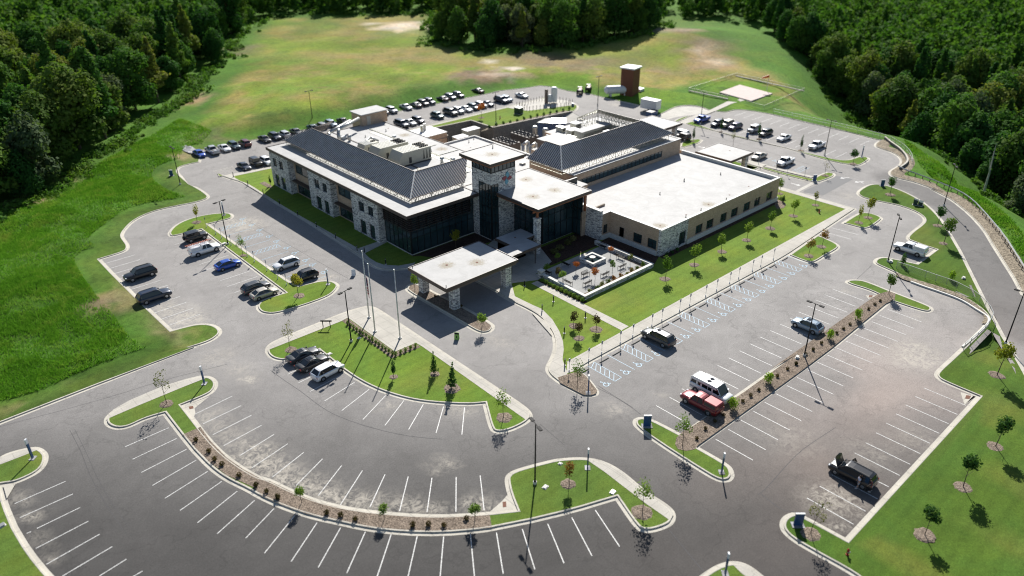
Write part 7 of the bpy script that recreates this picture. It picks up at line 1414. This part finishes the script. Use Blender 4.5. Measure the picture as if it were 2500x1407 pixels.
def pine_set(seed,H,R,n,size):
    rng=np.random.default_rng(seed); bl=[]
    for i in range(9):
        t=i/8; z=H*(.32+.62*t); q=R*(1-.78*t)*(.85+.3*rng.random())
        for k in range(3): a=rng.random()*6.28; bl.append((math.cos(a)*q*.4,math.sin(a)*q*.4,z,q*.62,q*.62,H*.055))
    return leaf_mesh(bl,n,size,rng,.5,.3,.6)
WP=[]
SP=[('broadleaf_tree','large spreading broadleaf tree'),('broadleaf_tree','large spreading broadleaf tree'),('broadleaf_tree','large spreading broadleaf tree'),('broadleaf_tree','large spreading broadleaf tree'),('pine_tree','tall dark pine tree'),('pine_tree','tall dark pine tree')]
SP+=SP[:2]; LM=['forest_leaves','forest_olive','forest_leaves','forest_leaves','forest_leaves','forest_olive','forest_pale','forest_olive']
PV=[]
for i,(nm,_) in enumerate(SP):
    H=[16,19,14,17,21,19,15,13][i]; R=[5.8,6.6,5.2,6.2,4.2,3.9,5.4,4.8][i]; PV.append((nm,H,R,i))
def wood_proto(i,n=None):
    nm,H,R,_=PV[i]; r=empty(nm,label='x',cat='tree'); rng=np.random.default_rng(i+50); m=MB(); m.tube((0,0,-1.5),(0,0,H*.45),.30,.2,n=7,cap=False); m.tube((0,0,H*.45),(0,0,H*.85),.2,.06,n=6,cap=False)
    for k in range(6): a=k*1.9; z=H*(.3+.08*k); m.tube((0,0,z),(math.cos(a)*R*.5,math.sin(a)*R*.5,z+R*.35),.12,.04,n=5,cap=False)
    m.build('trunk',MT['bark'],r); V=crown_set(i+1,H,R,NLEAF,.62) if nm!='pine_tree' else pine_set(i+1,H,R,int(NLEAF*.8),.6)
    quads_obj('crown',V,MT[LM[i]],r); return r
NLEAF=4600
cand=[]; rs=np.random.default_rng(21)
for R0,R1,stp in ((60,330,7.6),(330,520,9.5),(520,860,13)):
    a,b=ring(stp,-R1,R1,-60,R1); a=a+rs.uniform(-.38,.38,len(a))*stp; b=b+rs.uniform(-.38,.38,len(b))*stp; h=np.hypot(a,b); k=(h>=R0)&(h<R1)&inwood(a,b); a,b=a[k],b[k]; h=h[k]
    z=ground_z(a,b); q=proj(np.stack([a,b,z+8],1)); k=(q[:,2]>10)&(np.minimum(dist_poly(EDGE_L,a,b,False),dist_poly(EDGE_C,a,b,False))>3.2)&(q[:,0]>-130)&(q[:,0]<2630)&(q[:,1]>-160)&(q[:,1]<1000); cand+=list(zip(a[k],b[k],z[k],h[k]))
# low undergrowth edge first in line: nearest trees individually, the far mass as one
cand=[c_ for c_ in cand if c_[3]<860]; ed=[]
AX=np.array([c_[0] for c_ in cand]); AY=np.array([c_[1] for c_ in cand]); dl=np.minimum(np.minimum(dist_poly(EDGE_L,AX,AY,False),dist_poly(EDGE_C,AX,AY,False)),dist_poly(EDGE_R,AX,AY,False))
score=np.array([c_[3] for c_ in cand])+np.where(dl<9,-40,0); order=np.argsort(score)
NI=292; WPR={}
def side(x,y): return 'left wood' if inside(WL,np.array([x]),np.array([y]))[0] else ('middle wood behind the field' if inside(WC,np.array([x]),np.array([y]))[0] else 'right wood')
farV=[]; rs=np.random.default_rng(5)
LOWS=[(crown_set(30+i,PV[i][1],PV[i][2],420,1.25) if PV[i][0]!='pine_tree' else pine_set(30+i,PV[i][1],PV[i][2],380,1.15)) for i in range(8)]
for rank,k in enumerate(order):
    x,y,z,h=cand[k]; sc=rs.uniform(.78,1.15); rz=rs.uniform(0,6.28); sd=side(x,y)
    if dl[k]<4: sc*=.72
    v=int(rs.choice(8,p=[.17,.13,.14,.15,.12,.09,.09,.11])) if sd!='left wood' else int(rs.choice(8,p=[.2,.12,.2,.2,.1,.05,.04,.09]))
    if rank<NI:
        if v not in WPR: o=wood_proto(v); WPR[v]=o
        else: o=copy_tree(WPR[v])
        o.location=(x,y,z-.2); o.rotation_euler=(0,0,rz); o.scale=(sc*rs.uniform(.9,1.1),sc*rs.uniform(.9,1.1),sc)
        kind_='pine' if PV[v][0]=='pine_tree' else 'broadleaf'
        o['label']='%s %s tree in the dense green %s'%('tall dark' if kind_=='pine' else 'leafy',kind_,sd); o['group']='%s trees of the %s'%(kind_,sd); o['category']='tree'
    else:
        V=LOWS[v]; c_,s_=math.cos(rz),math.sin(rz); W=V*sc; farV.append(np.stack([W[:,0]*c_-W[:,1]*s_+x,W[:,0]*s_+W[:,1]*c_+y,W[:,2]+z-.3],1))
if farV:
    fo=quads_obj('far_woodland',np.concatenate(farV),MT['forest_leaves']); tag(fo,'distant mass of green woodland along the top of the view','woodland',None,'stuff')
# pale bare tree at the right wood edge
r=empty('dead_tree',(*at('G6',1105,985,-4),-4.2),0,'pale bare forked tree at the edge of the right wood','tree'); m=MB(); m.tube((0,0,0),(.4,.2,4),.28,.2,n=7,cap=False); m.tube((.4,.2,4),(1.2,.8,9),.2,.09,n=6,cap=False); m.tube((.4,.2,4),(-1.2,.6,8),.15,.05,n=6,cap=False); m.tube((.9,.5,7),(2.4,1.2,10.5),.09,.03,n=5,cap=False); m.tube((-.6,.4,6.4),(-2.4,-.2,8),.07,.02,n=5,cap=False); m.build('trunk',MT['pale_bark'],r,world=False)
# scrub along the wood edges and weeds on the bank: uncountable low growth
rs=np.random.default_rng(9); SV=[]
def scatter(pathpts,w,n,size,hh,zoff=0):
    out=[]
    seg=[math.hypot(b[0]-a[0],b[1]-a[1]) for a,b in zip(pathpts,pathpts[1:])]; tot=sum(seg)
    for _ in range(n):
        t_=rs.random()*tot; i=0
        while t_>seg[i]: t_-=seg[i]; i+=1
        a,b=pathpts[i],pathpts[i+1]; f=t_/seg[i]; out.append((a[0]+(b[0]-a[0])*f+rs.normal()*w,a[1]+(b[1]-a[1])*f+rs.normal()*w))
    o=np.array(out); z=ground_z(o[:,0],o[:,1]); s=hh*(.4+rs.random(n)); return [leaf_mesh([(x,y,zz+q*.4,q*.9,q*.9,q*.6)],26,size,rs,.4,.4) for (x,y),zz,q in zip(out,z,s)]
SV+=scatter(EDGE_L[:14],1.6,420,.42,1.1); SV+=scatter(EDGE_R[7:],2.2,420,.45,1.3); SV+=scatter(EDGE_L[12:],2.5,160,.7,1.6); SV+=scatter(EDGE_C,2.5,160,.7,1.6)
so_=quads_obj('undergrowth',np.concatenate(SV),MT['forest_leaves']); tag(so_,'low green scrub along the edges of the woods','undergrowth',None,'stuff')
# coarse grass tufts on the bank and the ravine slope
def tufts(poly,n,hh,size,mat,name,lab,dmin=2.2):
    xs=[p[0] for p in poly]; ys=[p[1] for p in poly]; x=rs.uniform(min(xs),max(xs),n*4); y=rs.uniform(min(ys),max(ys),n*4); k=inside(poly,x,y); 
    k&=~inside(LOT,x,y)&(dist_poly(LOT,x,y)+(vnoise(x,y,8,3)-.5)*2>dmin); x,y=x[k][:n],y[k][:n]; pd=np.ones(len(x))
    for fr,px_,py_,r_,_c,s_ in PATCH:
        if fr[0]=='F': cx,cy=at(fr,px_,py_); pd=np.minimum(pd,1-s_*np.exp(-((x-cx)**2+(y-cy)**2)/(r_*1.1)**2))
    k=rs.random(len(x))<(pd**2)*(.25+.75*sstep(vnoise(x,y,6,2)*.6+vnoise(x,y,2,7)*.4,.3,.6)); x,y=x[k],y[k]; z=ground_z(x,y); m=len(x); a=rs.uniform(0,6.28,m); w=size*(.5+rs.random(m)); h=hh*(.4+rs.random(m)); lx,ly=rs.normal(size=m)*.15,rs.normal(size=m)*.15
    c_,s_=np.cos(a)*w,np.sin(a)*w; V=np.stack([np.stack([x-c_,y-s_,z-.02],1),np.stack([x+c_,y+s_,z-.02],1),np.stack([x+c_*.6+lx,y+s_*.6+ly,z+h],1),np.stack([x-c_*.7+lx,y-s_*.7+ly,z+h*.8],1)],1).reshape(-1,3)
    o=quads_obj(name,V,mat); tag(o,lab,'grass',None,'stuff')
t=NT('tall_grass_blades'); b_=t.noise(.16,6,.75,dist=1.0); col_=t.ramp(b_,[(.3,(.085,.235,.016)),(.5,(.13,.31,.022)),(.68,(.25,.36,.05))]); t.done(col_,.9,spec=.05); tl=t.n('ShaderNodeBsdfTranslucent'); t.l(col_,tl.inputs[0]); mx=t.n('ShaderNodeMixShader'); mx.inputs[0].default_value=.4; t.l(t.b.outputs[0],mx.inputs[1]); t.l(tl.outputs[0],mx.inputs[2]); t.l(mx.outputs[0],t.out.inputs[0]); MT['tufts']=t.m
tufts(P("O -40,560 120,470 330,360 440,300 520,330 440,400 500,480 300,560 310,620 230,640 420,810 500,830 -40,1060"),190000,.38,.042,MT['tufts'],'tall_grass','tall rough green grass on the left bank',4.6)
tufts(P("O 2200,370 2240,440 2330,500 2440,600 2520,740 2520,640 2450,560 2330,450 2250,390",-3),40000,.4,.06,MT['tufts'],'tall_grass','tall green grass on the slope below the right road')
SUN,SKY,EXPO,DOFF=5.0,.06,.56,.062
# ------------------------------------------------------------------ camera, light
cd=bpy.data.cameras.new('camera'); cam=bpy.data.objects.new('camera',cd); COL.objects.link(cam); SC.camera=cam
Rm=Matrix((ROT[0],-ROT[1],-ROT[2])).transposed().to_4x4(); cam.matrix_world=Matrix.Translation((0,0,CAMH))@Rm
cd.sensor_width=36; cd.lens=F/2500*36; cd.shift_x=(1250-CX)/2500; cd.shift_y=(CY-703.5)/2500; cd.clip_end=6000; cd.clip_start=1
cd.dof.use_dof=True; cd.dof.focus_distance=114; cd.dof.aperture_fstop=DOFF
AZ,EL=rad(41.5),rad(37)
sd=bpy.data.lights.new('sun','SUN'); sd.energy=SUN; sd.angle=rad(.53); sd.color=(1,.955,.89); so=bpy.data.objects.new('sun',sd); COL.objects.link(so)
so.rotation_euler=Vector((math.cos(EL)*math.cos(AZ),math.cos(EL)*math.sin(AZ),math.sin(EL))).to_track_quat('Z','Y').to_euler(); so.location=(80,80,120)
w=bpy.data.worlds.new('World'); SC.world=w; w.use_nodes=True; nt=w.node_tree; nt.nodes.clear()
sk=nt.nodes.new('ShaderNodeTexSky'); sk.sky_type='NISHITA'; sk.sun_disc=False; sk.sun_elevation=EL; sk.sun_rotation=math.pi/2-AZ; sk.dust_density=.6; sk.ozone_density=1.6
bg=nt.nodes.new('ShaderNodeBackground'); bg.inputs[1].default_value=SKY; ow=nt.nodes.new('ShaderNodeOutputWorld'); nt.links.new(sk.outputs[0],bg.inputs[0]); nt.links.new(bg.outputs[0],ow.inputs[0])
SC.view_settings.view_transform='Standard'; SC.view_settings.look='None'; SC.view_settings.gamma=1; SC.view_settings.exposure=EXPO
SC.cycles.filter_width=1.1
